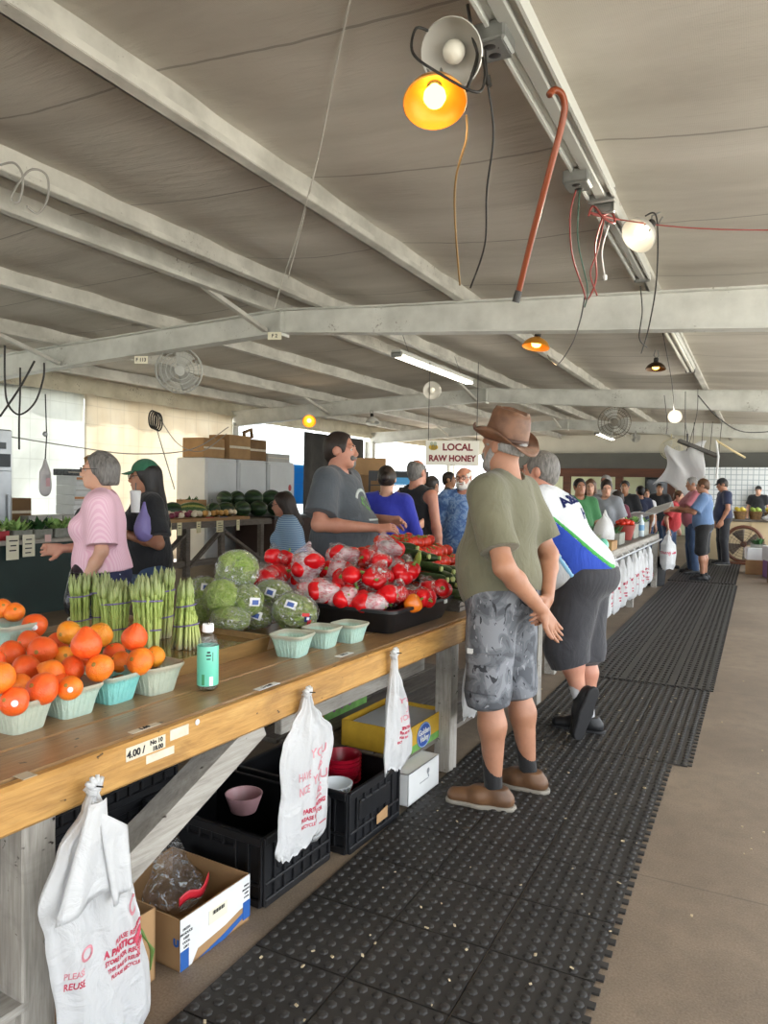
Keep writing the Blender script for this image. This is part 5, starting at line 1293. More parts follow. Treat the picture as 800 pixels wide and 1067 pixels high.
def do_hair(ctx, c='dark', style='short', length=1.35, beard=None, **kw):
    col = HAIR[c]; c = ctx; Hd, HR, k, hr = c['Hd'], c['HR'], c['k'] , c['hr']; kk = k * hr
    cran = lambda inf: ell(Hd(0, .016, 1.668), V((.077 + inf, .096 + inf, .094 + inf)) * kk, .02, HR)
    fh = ell(Hd(0, -.125, 1.60), V((.092, .108, .138 if style != 'receding' else .165)) * kk, .01, HR)
    nz = HR @ V((0, 0, 1)); holes = [fh]; P = [cran(.005 + .4 * ctx['res'])]; cuts = [(vcol(Hd(0, 0, ctx['hatz'])), vcol(nz))] if 'hatz' in ctx else []
    if style in ('short', 'receding', 'sides'):
        cuts += [(vcol(Hd(0, 0, kw.get('low', 1.585))), vcol(-nz + HR @ V((0, -.35, 0))))]
        holes += [ell(Hd(sg * .08, -.0, 1.635), V((.03, .03, .032)) * kk, .01, HR) for sg in (1, -1)]
        P.append(prim(Hd(0, .06, 1.63), Hd(0, .065, 1.60), .05 * kk, .043 * kk, k=.03))
        if style == 'sides': holes.append(ell(Hd(0, -.03, 1.76), V((.09, .12, .085)) * kk, .01, HR))
    elif style == 'bob':
        P += [prim(Hd(sg * .055, .03, 1.66), Hd(sg * .06, .035, 1.575), .042 * kk, .034 * kk, k=.03) for sg in (1, -1)] + [prim(Hd(0, .07, 1.66), Hd(0, .075, 1.575), .06 * kk, .05 * kk, k=.03)]
        cuts = [(vcol(Hd(0, 0, 1.545)), vcol(-nz))]
    elif style == 'long':
        for sg in (1, -1): P += [prim(Hd(sg * .05, .03, 1.67), Hd(sg * .07, .03, 1.5), .045 * kk, .04 * kk, k=.03), prim(Hd(sg * .07, .03, 1.5), c['U'](sg * .085, .05 - .11 * (kw.get('front', 0)), length), .042 * kk, .025 * kk, k=.03)]
        P += [prim(Hd(0, .07, 1.66), c['U'](0, .12, length), .06 * kk, .05 * kk, k=.04)]
    elif style == 'bun':
        P += [ell(Hd(0, .125, 1.66), V((.04, .035, .04)) * kk, .02, HR)]; cuts = [(vcol(Hd(0, 0, 1.57)), vcol(-nz + HR @ V((0, -.5, 0))))]
    me = sdf_mesh('hair', P, min(.008, c['res']), 0, cuts=cuts, holes=holes, disp=wr(.003, 60, 50, 35)); link('hair', me, col, c['o'])
    if beard:
        bc, full = beard
        P = [ell(Hd(0, -.052, 1.558), V((.05 if full else .033, .047, .04)) * kk, .02, HR), prim(Hd(-.028, -.085, 1.596), Hd(.028, -.085, 1.596), .014 * kk, k=.01)]
        if full: P += [prim(Hd(sg * .06, -.01, 1.62), Hd(sg * .04, -.05, 1.56), .016 * kk, .022 * kk, k=.02) for sg in (1, -1)]
        me = sdf_mesh('beard', P, .006, .004, holes=[prim(Hd(-.016, -.12, 1.584), Hd(.016, -.12, 1.584), .009 * kk, k=.005)], disp=wr(.002, 90, 80, 70)); link('beard', me, HAIR[bc], c['o'])
@cloth
def c_cap(c, m, vis=1):
    Hd, HR, kk = c['Hd'], c['HR'], c['k'] * c['hr']; nz = HR @ V((0, 0, 1))
    me = sdf_mesh('cap', [ell(Hd(0, .014, 1.68), V((.086, .105, .098)) * kk, .02, HR)], .007, 0, cuts=[(vcol(Hd(0, 0, 1.685)), vcol(-nz))]); cp = link('cap', me, m, c['o'])
    b = MB()
    b.grid(lambda u, v: Hd((u - .5) * .15 * (1 - .25 * v * v), -.075 - .085 * v * math.sqrt(max(0, 1 - (2 * u - 1) ** 2 * .75)), 1.695 - .02 * v - .012 * (2 * u - 1) ** 2), 14, 6); solidify(b.build('visor', m, cp, smooth=True), .004)
@cloth
def c_brimhat(c, m, mb):
    c['hatz'] = 1.655; Hd, HR, kk = c['Hd'], c['HR'], c['k'] * c['hr']; o = c['o']; b = MB(); N = 48
    def pt(a, r, z):
        y = r * math.cos(a) * 1.08; z -= 1.69; t_ = -.24; return Hd(r * math.sin(a) * .92, .012 + y * math.cos(t_) - z * math.sin(t_), 1.68 + y * math.sin(t_) + z * math.cos(t_))
    prof = [(.100, 1.675), (.101, 1.70), (.098, 1.75), (.091, 1.795), (.080, 1.818), (.06, 1.822), (.03, 1.812), (.002, 1.805)]
    vs = []
    for i, (r, z) in enumerate(prof):
        for j in range(N):
            a = 2 * PI * j / N; dent = 0
            if i >= 3: dent = -.02 * math.exp(-(math.sin(a) * r / .028) ** 2) * (i - 2) / 4 * (1.0 if i < 7 else 1) ; 
            fr = max(0, -math.cos(a)); zz = z + dent * 1.2 + (.012 * max(0, -math.cos(a)) if i in (3, 4, 5) else 0)
            pin = 1 - (.14 * math.exp(-((a % (2 * PI) - PI - .6) / .35) ** 2) + .14 * math.exp(-((a % (2 * PI) - PI + .6) / .35) ** 2)) * (1 if 2 <= i <= 5 else 0)
            vs.append(pt(a, r * pin, zz))
    fs = [(i * N + j, i * N + (j + 1) % N, (i + 1) * N + (j + 1) % N, (i + 1) * N + j) for i in range(len(prof) - 1) for j in range(N)]
    b.add(vs, fs); cr = solidify(b.build('hat_crown', m, o, smooth=True), .003)
    b = MB(); vs = []; R = [.100, .118, .135, .150, .155]
    for i, r in enumerate(R):
        for j in range(N):
            a = 2 * PI * j / N; f = (i / 4) ** 1.3; z = 1.678 + f * (.055 * math.sin(a) ** 2 - .030 * math.cos(a) ** 2 * (1.25 if math.cos(a) > 0 else .55) + (.03 if math.cos(a) < -.5 else 0) * 1)
            vs.append(pt(a, r, z))
    b.add(vs, [(i * N + j, i * N + (j + 1) % N, (i + 1) * N + (j + 1) % N, (i + 1) * N + j) for i in range(4) for j in range(N)]); solidify(b.build('hat_brim', m, cr, smooth=True), .004)
    b = MB(); vs = []
    for z in (1.68, 1.70):
        vs += [pt(2 * PI * j / N, .1035, z) for j in range(N)]
    b.add(vs, [(j, (j + 1) % N, N + (j + 1) % N, N + j) for j in range(N)]); solidify(b.build('hat_band', mb, cr, smooth=True), .002)

BLKC = m_cloth('black_cloth', '1b1b1d', .3); SHOEB = mat('black_shoe', '1a1a1c', .5, var=(12, .2)); SOLEW = mat('grey_sole', '8b857a', .7); SOLEB = mat('black_sole', '202022', .7)
def pos(u, v, D):
    p = at(u, v, D); return (p.x, p.y)

# 1 the man in the leather hat
OLIVE = m_cloth('olive_cotton', '706e59', .14, 5); CAMO = m_camo(); LEATH = mat('brown_leather', '74513b', .55, var=(14, .35), bump=(60, .3, .003)); LEATHS = mat('shoe_leather', '6b4c33', .5, var=(9, .35), bump=(50, .2, .002))
hat_man, hc = person('man in brown leather hat, olive T-shirt and grey camouflage shorts, hands clasped behind back', (-1.08, 3.40), (-.985, .16), 1.81, .55, False, 'tan', lean=.01, head=(-.2, -.02),
    arms={'L': dict(el=(.265, .14, 1.10), wr=(.075, .235, .90), dir=(-.55, .25, -.75), n=(.25, .95, .25), curl=.22, thumb=1, tout=.9), 'R': dict(el=(-.215, .13, 1.12), wr=(-.02, .215, .94), dir=(.75, .1, -.55), n=(.1, -1, 0), curl=.7, thumb=-1)},
    feet={'L': dict(ank=(.14, .05, .085), fd=(.1, -1, 0)), 'R': dict(ank=(-.14, .09, .085), fd=(-.1, -1, 0))}, feet_yaw=.22, res=.0065,
    outfit=[('shirt', OLIVE, .72, .84, .02, .010, 'shirt', .006, 1), ('shorts', CAMO, .475, .02, .022), ('socks', BLKC, .29), ('shoes', LEATHS, SOLEW), ('brimhat', LEATH, mat('dark_leather', '4a3225', .6))], hair=dict(c='grey', style='short', low=1.63, beard=('grey', True)))
def cargo(ctx, m, y0, y1, z0, z1, inf, nm, sg=1):
    P, infl, wrk, seed = ctx['shortsP']; me = sdf_mesh(nm, P, .0065, infl + inf, cuts=[((0, y0, 0), (0, -1, 0)), ((0, y1, 0), (0, 1, 0)), ((0, 0, z0), (0, 0, -1)), ((0, 0, z1), (0, 0, 1)), ((sg * .11, 0, 0), (-sg, 0, 0))], disp=wr(wrk, 23, 21, 15, seed)); return link(nm, me, m, ctx['shorts'])
cargo(hc, CAMO, -.055, .085, .545, .69, .007, 'cargo_pocket'); cargo(hc, CAMO, -.06, .09, .675, .73, .011, 'pocket_flap')
wt_ = press(hc['shorts'].data, .3, .012); q = wt_(V((.5, -.04, .735)), V((1, 0, 0))); b = MB(); b.box(q, (.004, .03, .024)); b.build('pocket_tag', WHITECARD, hat_man)
# 2 the man in the white jersey bending over the second counter
WHITEJ = m_cloth('white_jersey', 'd3d6da', .05, 6, weave=200); JBLUE = m_cloth('blue_jersey', '2347b0', .12); JGREEN = mat('green_piping', '3fa04a', .7); JSKY = mat('sky_piping', '8fc4e6', .7); GREYSH = m_cloth('charcoal_shorts', '3a3a3f', .2)
jersey, jc = person('man in white jersey with blue side panel and charcoal shorts, bending over the counter', (-.93, 4.50), (-1, -.04), 1.80, .82, False, 'pink', lean=.52, head=(-.1, -.25),
    arms={'L': dict(el=(.28, -.42, 1.08), wr=(.2, -.62, .98), dir=(0, -1, -.1), n=(0, 0, -1)), 'R': dict(el=(-.27, -.42, 1.08), wr=(-.2, -.62, .98), dir=(0, -1, -.1), n=(0, 0, -1))},
    feet={'R': dict(ank=(-.06, .04, .085), knee=(-.09, -.0, .50), fd=(.0, -1, 0)), 'L': dict(ank=(.10, .02, .24), knee=(.10, -.07, .53), fd=(.12, -.28, -.95), up=(-.6, -.75, .15))}, feet_yaw=.0, res=.008,
    outfit=[('shirt', WHITEJ, .7, .88, .03, .02, 'jersey', .006, 5), ('shorts', GREYSH, .46, .035, .03), ('socks', mat('grey_sock', 'b9b9bb', .9), .17), ('shoes', SHOEB, SOLEB)], hair=dict(c='salt', style='short'))
P, infl, cuts, holes = jc['shirtP']; A3 = jc['A3']; Uj = jc['U']
def jpanel(nm, y0a, y0b, y1a, y1b, inf, m):
    # strip on the left flank between two lines running from hem (z=.9) to armpit (z=1.35)
    def pl(ya, yb, sg):
        a, b_ = Uj(.0, ya, .92), Uj(0, yb, 1.35); n = (b_ - a).cross(A3 @ V((1, 0, 0))) * sg
        return (vcol(a), vcol(n))
    me = sdf_mesh(nm, P, .008, inf, cuts=cuts + [pl(y0a, y0b, -1), pl(y1a, y1b, 1), ((.03, 0, 0), (-1, 0, 0))], disp=wr(.006, 17, 19, 13, 5), holes=holes)
    return link(nm, me, m, jc['shirt'])
jpanel('side_panel', .0, -.05, .175, .02, infl + .0015, JBLUE); jpanel('piping', .17, .015, .19, .035, infl + .003, JGREEN); jpanel('piping', -.02, -.07, .005, -.045, infl + .003, JSKY)
wj = press(jc['shirt'].data, .4, .003); bn = A3 @ V((0, 1, 0)); bx = V((1, 0, 0)); by = A3 @ V((0, 0, 1))
INKB = mat('navy_print', '1d2a6e', .6)
# reading direction on the back runs from the wearer's left to right
for (body, sz, x, z) in (('A&S', .09, .07, 1.36), ('H', .09, .02, 1.255)):
    text('back_lettering', body, sz, INKB, jc['shirt'], Uj(x, .35, z), V((-1, 0, 0)), by, .004, wrap=lambda p, n: wj(p, n))
# 3 the seller
GTEE = m_cloth('charcoal_tee', '51575d', .14, 6)
D3 = 5.6; p3 = at(352, 600, D3)
seller, sc_ = person('heavy man with goatee in dark grey T-shirt standing behind the peppers, hands together', (p3.x, p3.y), (.985, .1), 1.88, 1.05, False, 'pink', lean=-.02, head=(.12, .0), hr=1.08,
    arms={'R': dict(el=(-.32, .0, 1.12), wr=(-.13, -.34, 1.10), dir=(.35, -1, .05), n=(.6, .2, -.8), curl=.75, thumb=-1), 'L': dict(el=(.31, -.02, 1.13), wr=(.10, -.36, 1.15), dir=(-.45, -1, .0), n=(-.6, .2, -.8), curl=.8)},
    res=.0075, outfit=[('shirt', GTEE, .72, .84, .024, .026, 'shirt', .006, 2), ('trousers', m_cloth('dark_denim', '2a3140', .2)), ('shoes', SHOEB, SOLEB)], hair=dict(c='dark', style='receding', beard=('salt', False)))
ws = press(sc_['shirt'].data, .5, .003)
LOGO = mat('pale_print', 'b9c2bf', .7); LOGG = mat('green_print3', '5f8a52', .7)
b = MB(); N = 26
arc = []
for i in range(N):
    a = -1.2 + 2.4 * i / (N - 1)
    for r in (.082, .105): arc.append(ws(V((math.sin(a) * r, -.6, 1.27 * 1.07 + math.cos(a) * r)), V((0, -1, 0))))
b.add(arc, [(2 * i, 2 * i + 1, 2 * i + 3, 2 * i + 2) for i in range(N - 1)]); solidify(b.build('chest_print', LOGO, sc_['shirt'], smooth=True), .002)
b = MB()
for j in range(6):
    for (du, dv) in ((0, 0),):
        a = j * 1.05; c0 = V((.035 * math.cos(a), -.6, 1.265 * 1.07 + .04 * math.sin(a)))
        q = [ws(c0 + V((.018 * math.cos(t_), 0, .022 * math.sin(t_))), V((0, -1, 0))) for t_ in (0, 1.57, 3.14, 4.71)]; b.add(q, [(0, 1, 2, 3)])
solidify(b.build('leaf_print', LOGG, sc_['shirt']), .002)
q0, q1 = V((-.1, -.6, 1.15 * 1.07)), V((.1, -.6, 1.15 * 1.07)); b = MB(); b.add([ws(q0 + (q1 - q0) * t_ + V((0, 0, dz)), V((0, -1, 0))) for t_ in (0, .2, .4, .6, .8, 1) for dz in (0, .012)], [(2 * i, 2 * i + 1, 2 * i + 3, 2 * i + 2) for i in range(5)]); solidify(b.build('print_line', LOGO, sc_['shirt']), .002)
# 4, 5 shoppers at the left
PINK = m_stripes('pink_striped_cotton', 'e9b9cc', 'f1cbd8', 90, 0); NAVYD = m_dots('navy_dotted', '232a4a', 'd5d9e6', 22); DENIM = m_cloth('blue_denim', '3a4f6e', .2); BTEE = m_cloth('black_tee', '202226', .3)
D4 = 4.55; p4 = at(110, 550, D4)
w1, wc1 = person('woman in pink shirt and navy dotted trousers with short hair and glasses', (p4.x, p4.y), (-.75, -.68), 1.66, .3, True, 'fair', lean=.06, head=(.1, 0),
    arms={'L': dict(el=(.235, .0, 1.13), wr=(.21, -.12, .90), dir=(0, -.35, -1), n=(-1, 0, 0), curl=.9), 'R': dict(el=(-.24, -.1, 1.12), wr=(-.1, -.28, 1.12), curl=.5)},
    res=.0085, outfit=[('shirt', PINK, .78, .99, .024, .014, 'shirt', .005, 3), ('shorts', NAVYD, .09, .014, .01, 'trousers', 1.06), ('shoes', SHOEB, SOLEB), ('glasses', INK)], hair=dict(c='salt', style='bob'))
D5 = 5.3; p5 = at(156, 550, D5)
w2, wc2 = person('woman in green cap and black T-shirt with long dark hair, holding a white cup', (p5.x, p5.y), (-.6, -.8), 1.64, .5, True, 'tan', lean=.04, head=(0, .08),
    arms={'L': dict(el=(.28, .02, 1.13), wr=(.12, -.26, 1.22), dir=(-.6, -.8, .25), n=(-.8, .5, 0), curl=.6), 'R': dict(el=(-.24, -.05, 1.12), wr=(-.06, -.28, 1.05), curl=.5)},
    res=.0085, outfit=[('shirt', BTEE, .75, .9, .02, .02, 'shirt', .005, 7), ('trousers', DENIM), ('shoes', SHOEB, SOLEB), ('cap', m_cloth('green_cap', '2f6a4e', .15)), ('glasses', INK)], hair=dict(c='black', style='long', length=1.25, front=1))
# 6-11 people behind the tomatoes
D6 = 6.3; p6 = at(309, 560, D6)
person('woman with dark hair and glasses in blue striped top, sitting low behind the seller', (p6.x, p6.y), (-.8, -.6), 1.43, .4, True, 'pink', lean=.22, head=(0, .1), res=.01, outfit=[('shirt', m_stripes('blue_white_stripes', '6f95bd', 'a9c3da', 60), .95, .9, .02, .02), ('trousers', DENIM), ('shoes', SHOEB, SOLEB), ('glasses', INK)], hair=dict(c='dark', style='long', length=1.4))
D7 = 6.4; p7 = at(402, 560, D7)
person('woman seen from behind in royal blue blouse, dark hair pinned up', (p7.x, p7.y), (-.3, .95), 1.66, .45, True, 'fair', head=(0, 0), res=.01, arms={'R': dict(el=(-.26, -.02, 1.12), wr=(-.27, -.24, 1.2), dir=(-.3, -1, .2), n=(1, 0, 0))}, outfit=[('shirt', m_cloth('royal_blue', '2b35a8', .15), 1.35, .85, .022, .02), ('trousers', BLKC), ('shoes', SHOEB, SOLEB)], hair=dict(c='dark', style='bun'))
D8 = 6.9; p8 = at(433, 560, D8)
person('man seen from behind in black sleeveless top, balding with grey hair', (p8.x, p8.y), (.25, .97), 1.74, .45, False, 'pink', res=.01, outfit=[('shirt', BLKC, 0, .85, .018, .02), ('trousers', m_cloth('khaki', '8a7a62', .15)), ('shoes', SHOEB, SOLEB)], hair=dict(c='salt', style='sides'))
D9 = 7.6; p9 = at(482, 560, D9)
t = NT('patterned_shirt'); v_ = t.coord(); PAT = t.done(t.bsdf(t.ramp(t.noise(v_, 16, 3, .6, 1.2), [(.35, '3d5c93'), (.5, '5c7fb4'), (.62, '8aa6cb'), (.7, '4468a0')]), .8))
person('white haired bald man with white beard in blue patterned short sleeved shirt', (p9.x, p9.y), (.2, -.98), 1.70, .5, False, 'pink', res=.01, head=(-.15, .05), outfit=[('shirt', PAT, .85, .82, .024, .03), ('trousers', m_cloth('khaki2', '8a7a62', .15)), ('shoes', SHOEB, SOLEB), ('glasses', INK)], hair=dict(c='white', style='sides', beard=('white', True)))
p10 = at(467, 540, 11.5)
person('distant man in dark vest standing behind the honey sign, facing right', (p10.x, p10.y), (.9, .2), 1.72, .3, False, 'brown', res=.013, outfit=[('shirt', BLKC, 0, .85, .018, .02), ('trousers', BLKC), ('shoes', SHOEB, SOLEB)], hair=dict(c='dark', style='short'))
p11 = at(449, 560, 8.8)
person('person in dark grey shirt half hidden behind the black sleeveless top', (p11.x, p11.y), (.3, .9), 1.62, .5, False, 'tan', res=.012, outfit=[('shirt', m_cloth('brown_grey_tee', '6d6258', .15), .7, .85, .02, .02), ('trousers', BLKC), ('shoes', SHOEB, SOLEB)], hair=dict(c='dark', style='short'))
# right hand side, behind the second counter
GT2 = m_cloth('heather_grey', '8a8f96', .12); MAR = m_cloth('maroon', '6b2a3d', .15); WT = m_cloth('white_tee', 'd9dadb', .06); REDT = m_cloth('red_tee', 'c23a3f', .12); GREENT = m_cloth('green_tee', '3d7a4a', .15); NAVY = m_cloth('navy_tee', '2a3350', .15); BLUET = m_cloth('steel_blue_tee', '6480a8', .1); PINKT = m_cloth('rose_tee', 'c97a86', .12)
def far(label, u, D, H, f, m, hair, style, skin='tan', fem=True, g=.4, res=.013, bot=None, **kw):
    p = at(u, 540, D); out = [('shirt', m, kw.pop('slv', .7), .85, .02, .02), ('trousers', bot or DENIM), ('shoes', SHOEB, SOLEB)] + kw.pop('extra', [])
    return person(label, (p.x, p.y), f, H, g, fem, skin, res=res, outfit=out, hair=dict(c=hair, style=style, length=1.38), **kw)
far('woman in heather grey T-shirt with hair tied back, looking down over the far produce', 632, 10.4, 1.64, (-.2, -.98), GT2, 'dark', 'bun', 'fair', head=(.5, .25), lean=.1)
far('woman with long brown hair in grey top left of the heather grey T-shirt', 614, 11.3, 1.65, (-.1, -1), m_cloth('dull_grey', '6e6f74', .12), 'brown', 'long', 'fair', head=(.3, .15))
far('grey haired man behind the two women in grey', 630, 12.6, 1.74, (-.3, -.9), WT, 'grey', 'short', 'pink', False)
far('child with dark hair in maroon top beside the heather grey T-shirt', 644, 11.6, 1.48, (-.7, -.7), MAR, 'dark', 'bob', 'tan', head=(-.3, .2))
far('dark haired person in green top just behind the white jersey', 603, 9.7, 1.63, (.5, -.85), GREENT, 'black', 'short', 'tan', False)
far('dark haired man in black standing behind the child in maroon', 650, 13.2, 1.66, (0, -1), BTEE, 'black', 'short', 'brown', False)
far('dark haired person in slate blue top far behind the white bags', 666, 14.0, 1.58, (-.6, .8), NAVY, 'black', 'short', 'brown', False)
far('woman in white top far behind the tall white bag', 672, 15.0, 1.52, (.5, -.8), WT, 'brown', 'bob', 'fair')
far('distant dark haired man in black in the middle of the far hall', 686, 17.0, 1.66, (0, -1), BTEE, 'black', 'short', 'brown', False)
far('person in red T-shirt bending near the grey haired woman', 698, 14.2, 1.52, (.9, -.3), REDT, 'brown', 'short', 'fair', False, lean=.3)
far('grey haired woman in rose T-shirt holding the white sheet at the counter end', 722, 13.3, 1.75, (-.9, -.3), PINKT, 'grey', 'short', 'tan', head=(0, .2), arms={'L': dict(el=(.25, -.2, 1.15), wr=(.15, -.45, 1.15), dir=(0, -1, 0), n=(0, 0, -1)), 'R': dict(el=(-.25, -.2, 1.15), wr=(-.12, -.45, 1.15), dir=(0, -1, 0), n=(0, 0, -1))})
pk = PZ(731, 605, 0)
person('brown haired boy in steel blue T-shirt and black shorts at the counter end', (pk.x, pk.y), (-.95, .1), 1.70, .25, False, 'tan', res=.011, head=(.1, .2), arms={'L': dict(el=(.24, -.12, 1.18), wr=(.12, -.42, 1.25), dir=(0, -1, 0), n=(0, 0, -1)), 'R': dict(el=(-.24, -.12, 1.18), wr=(-.12, -.42, 1.22), dir=(0, -1, 0), n=(0, 0, -1))}, outfit=[('shirt', BLUET, .75, .83, .022, .02), ('shorts', BLKC, .5, .02, .025), ('socks', BLKC, .13), ('shoes', SHOEB, SOLEB)], hair=dict(c='brown', style='short'))
pn = PZ(752, 589, 0)
person('man in navy T-shirt, jeans and dark cap standing on the farthest mat', (pn.x, pn.y), (-.85, -.3), 1.77, .35, False, 'tan', res=.012, head=(0, .3), arms={'L': dict(el=(.25, .0, 1.14), wr=(.2, -.1, .9), curl=.5)}, outfit=[('shirt', NAVY, .6, .88, .018, .015), ('trousers', m_cloth('black_jeans', '25262b', .2)), ('shoes', SHOEB, SOLEW), ('cap', BLKC)], hair=dict(c='dark', style='short'))
pc = at(789, 540, 20.5)
person('man in black T-shirt and cap behind the far fruit counter', (pc.x, pc.y), (-.1, -1), 1.68, .4, False, 'fair', res=.013, outfit=[('shirt', BTEE, .6, .88, .018, .015), ('trousers', BLKC), ('shoes', SHOEB, SOLEB), ('cap', BLKC)], hair=dict(c='dark', style='short'))
# what the shoppers carry
o = link('shopping_bag', sdf_mesh('shopping_bag', [ell((0, 0, -.28), (.07, .12, .17), .05), prim((0, 0, -.14), (0, 0, .0), .05, .012, .05)], .009, disp=wr(.009, 38, 33, 27)), mat('black_film', '26272b', .25, **{'Alpha': .82}), None, at(86, 572, 4.42)); tag(o, 'black plastic shopping bag hanging from the hand of the woman in pink', 'bag')
b = MB(); b.lathe([(0, 0), (.027, 0), (.036, .135), (.034, .135), (.0, .12)], 24); o = thing('drink_cup', 'tall white cup with straw in the hand of the woman in green cap', 'cup', at(141, 534, 4.98)); b.build('cup', WHITECARD, o, 40)
b = MB(); b.lathe([(.037, .133), (.038, .14), (.03, .15), (0, .15)], 24); b.build('lid', WHITECARD, o, 40); b = MB(); b.tube([(0, 0, .14), (.004, 0, .2)], .004, 8); b.build('straw', mat('dark_straw', '555555', .5), o)
o = link('shopping_bag', sdf_mesh('purple_bag', [ell((0, 0, -.12), (.05, .07, .09), .04), prim((0, 0, -.04), (0, 0, .06), .04, .01, .04)], .008, disp=wr(.007, 45, 40, 30)), m_bagfilm('lilac_film', 'a49ad8', .4), None, at(150, 533, 5.02)); tag(o, 'lilac plastic bag hanging from the wrist of the woman in green cap', 'bag')
o = link('handbag', sdf_mesh('handbag', [ell((0, 0, 0), (.1, .07, .09), .03)], .009, disp=wr(.006, 30, 30, 20)), m_cloth('dark_handbag', '2c2a33', .2), None, at(94, 541, 4.7), (0, .3, .5)); tag(o, 'dark handbag carried in front of the woman in pink', 'bag')
# ================================================================ left stalls
rnd = random.Random(23)
GREENP = mat('dark_green_paint', '1f3330', .6, var=(2, .2)); STEELS = mat('stainless_steel', 'a9adb0', .35, .8, var=(2, .15), bump=(3, .2, .02))
LEAF = mat('leaf_green', '5f9140', .6, var=(9, .4), hex2='a9c878'); LEAFD = mat('dark_leaf_green', '2f5a2c', .6, var=(9, .4)); WHITEV = mat('creamy_veg', 'e6dcc4', .5, var=(12, .1)); YELV = mat('yellow_onion', 'c99a52', .45, var=(12, .2)); REDV = mat('red_onion_skin', '7a2a45', .35, var=(12, .3))
gt = thing('green_stall', 'stall table with dark green painted front panel at the far left', 'table', (-7.1, 4.3, 0))
b = MB(); b.box((-.02, 1.25, .39), (.03, 3.5, .78)); b.build('front_panel', GREENP, gt)
b = MB(); b.box((-.45, 1.25, .81), (.95, 3.6, .05), bev=.008); b.build('table_top', GREYW, gt)
for y in (-.45, 2.95): b = MB(); b.box((-.85, y, .39), (.07, .07, .78)); b.build('leg', GREYW, gt)
def card(label, p, w_, h_, lines=3, rx=0, m=PAPER, facing_y=False, rz=0.0):
    o = thing('price_card', label, 'price tag', p, rz); 
    b = MB(); b.box((0, 0, -h_ / 2), (.004, w_, h_)); b.build('card', m, o)
    for k in range(lines):
        b = MB(); b.box((.003, (rnd.random() - .5) * w_ * .15, -h_ * (.22 + .2 * k)), (.001, w_ * (.45 + .25 * rnd.random()), h_ * .05)); b.build('pen_line', INK, o)
    return o
card('pale price card at the far left end of the green stall front', PX(13, 558, -7.07), .15, .26); card('pale price card with dark writing on the green stall, second from left', PX(30, 557, -7.07), .15, .24, 4); card('small torn pink paper on the edge of the green stall', PX(50, 557, -7.07), .08, .08, 0, m=mat('pink_paper', 'dcb9b4', .8)); card('narrow pale card on the green stall behind the black shopping bag', PX(82, 557, -7.07), .09, .28, 2)
def crop_basket(label, p, m, leaves, n=7, w_=.22, h_=.1, root=None):
    o = thing('produce_basket', label, 'basket', p); b = MB()
    for (x0, y0, sx, sy) in ((0, -w_ / 2, w_, .012), (0, w_ / 2, w_, .012), (-w_ / 2, 0, .012, w_), (w_ / 2, 0, .012, w_)): b.box((x0, y0, h_ / 2), (sx, sy, h_))
    b.box((0, 0, .01), (w_, w_, .02)); b.build('basket', m, o); 
    b = MB()
    for k in range(n * 5):
        a = rnd.random() * 6.28; r = rnd.random() * w_ * .42; l = .08 + rnd.random() * .1; c = V((r * math.cos(a), r * math.sin(a), h_ * .7)); d = V((math.cos(a) * .7 + rnd.uniform(-.4, .4), math.sin(a) * .7 + rnd.uniform(-.4, .4), .9)).normalized(); s_ = d.cross(V((0, 0, 1))).normalized() * .025
        m1 = c + d * l * .6 + V((0, 0, .01)); b.add([c, m1 - s_, c + d * l, m1 + s_, m1 + V((0, 0, -.012))], [(0, 1, 4), (1, 2, 4), (2, 3, 4), (3, 0, 4)])
    lf = b.build('leafy_greens', leaves, o); tag(lf, kind='stuff')
    if root: b = MB(); [b.sphere((rnd.uniform(-.08, .08), rnd.uniform(-.08, .08), h_ + .005), .022, 8, 6) for _ in range(9)]; tag(b.build('roots', root, o, smooth=True), kind='stuff')
    return o
GB = mat('grey_basket', '8e8f86', .85, var=(20, .2)); REDB = mat('red_box', 'a52a30', .6); ORV = mat('orange_leaf', 'b4683a', .6, var=(9, .4), hex2='7f9a48')
desc = ['red box of pale radishes and greens at the far left end of the green stall', 'grey basket of green leaves, second along the green stall', 'grey basket of dark greens, third along the green stall', 'grey basket of tall pale greens, fourth along the green stall', 'red box of greens on the green stall left of the woman in pink', 'grey basket of orange leaved bunches beside the woman in pink']
for k, (y, m, lf, rt) in enumerate(((5.12, REDB, LEAF, WHITEV), (5.4, GB, LEAF, None), (5.66, GB, LEAFD, None), (5.92, GB, LEAF, None), (6.2, REDB, LEAF, None), (6.46, GB, ORV, None))):
    crop_basket(desc[k], (-7.25, y, .838), m, lf, root=rt)
for k, y in enumerate((5.2, 5.55, 5.9, 6.3)): crop_basket('grey basket of greens in the back row of the green stall', (-7.55, y, .838), GB, LEAF if k % 2 else LEAFD)['group'] = 'back row baskets on the green stall'
o = thing('steel_cabinet', 'tall stainless steel refrigerator at the left edge behind the green stall', 'refrigerator', (-8.6, 5.62, 0))
b = MB(); b.box((0, 0, 1.05), (.7, .95, 2.1), bev=.015); b.build('body', STEELS, o); b = MB(); b.box((.355, .0, .82), (.02, .9, 1.55), bev=.008); b.build('door', STEELS, o); d = kids(o)[-1]
b = MB(); b.box((.36, 0, 1.72), (.02, .86, .16)); b.build('grille', mat('dark_grille', '4a4f55', .5), o); b = MB(); b.box((.362, .32, 1.9), (.02, .1, .08)); b.build('badge', mat('badge_grey', '5e6367', .5), o); b = MB(); b.tube([(.4, .4, .7), (.4, .4, 1.3)], .014, 8); b.build('handle', STEELS, d)
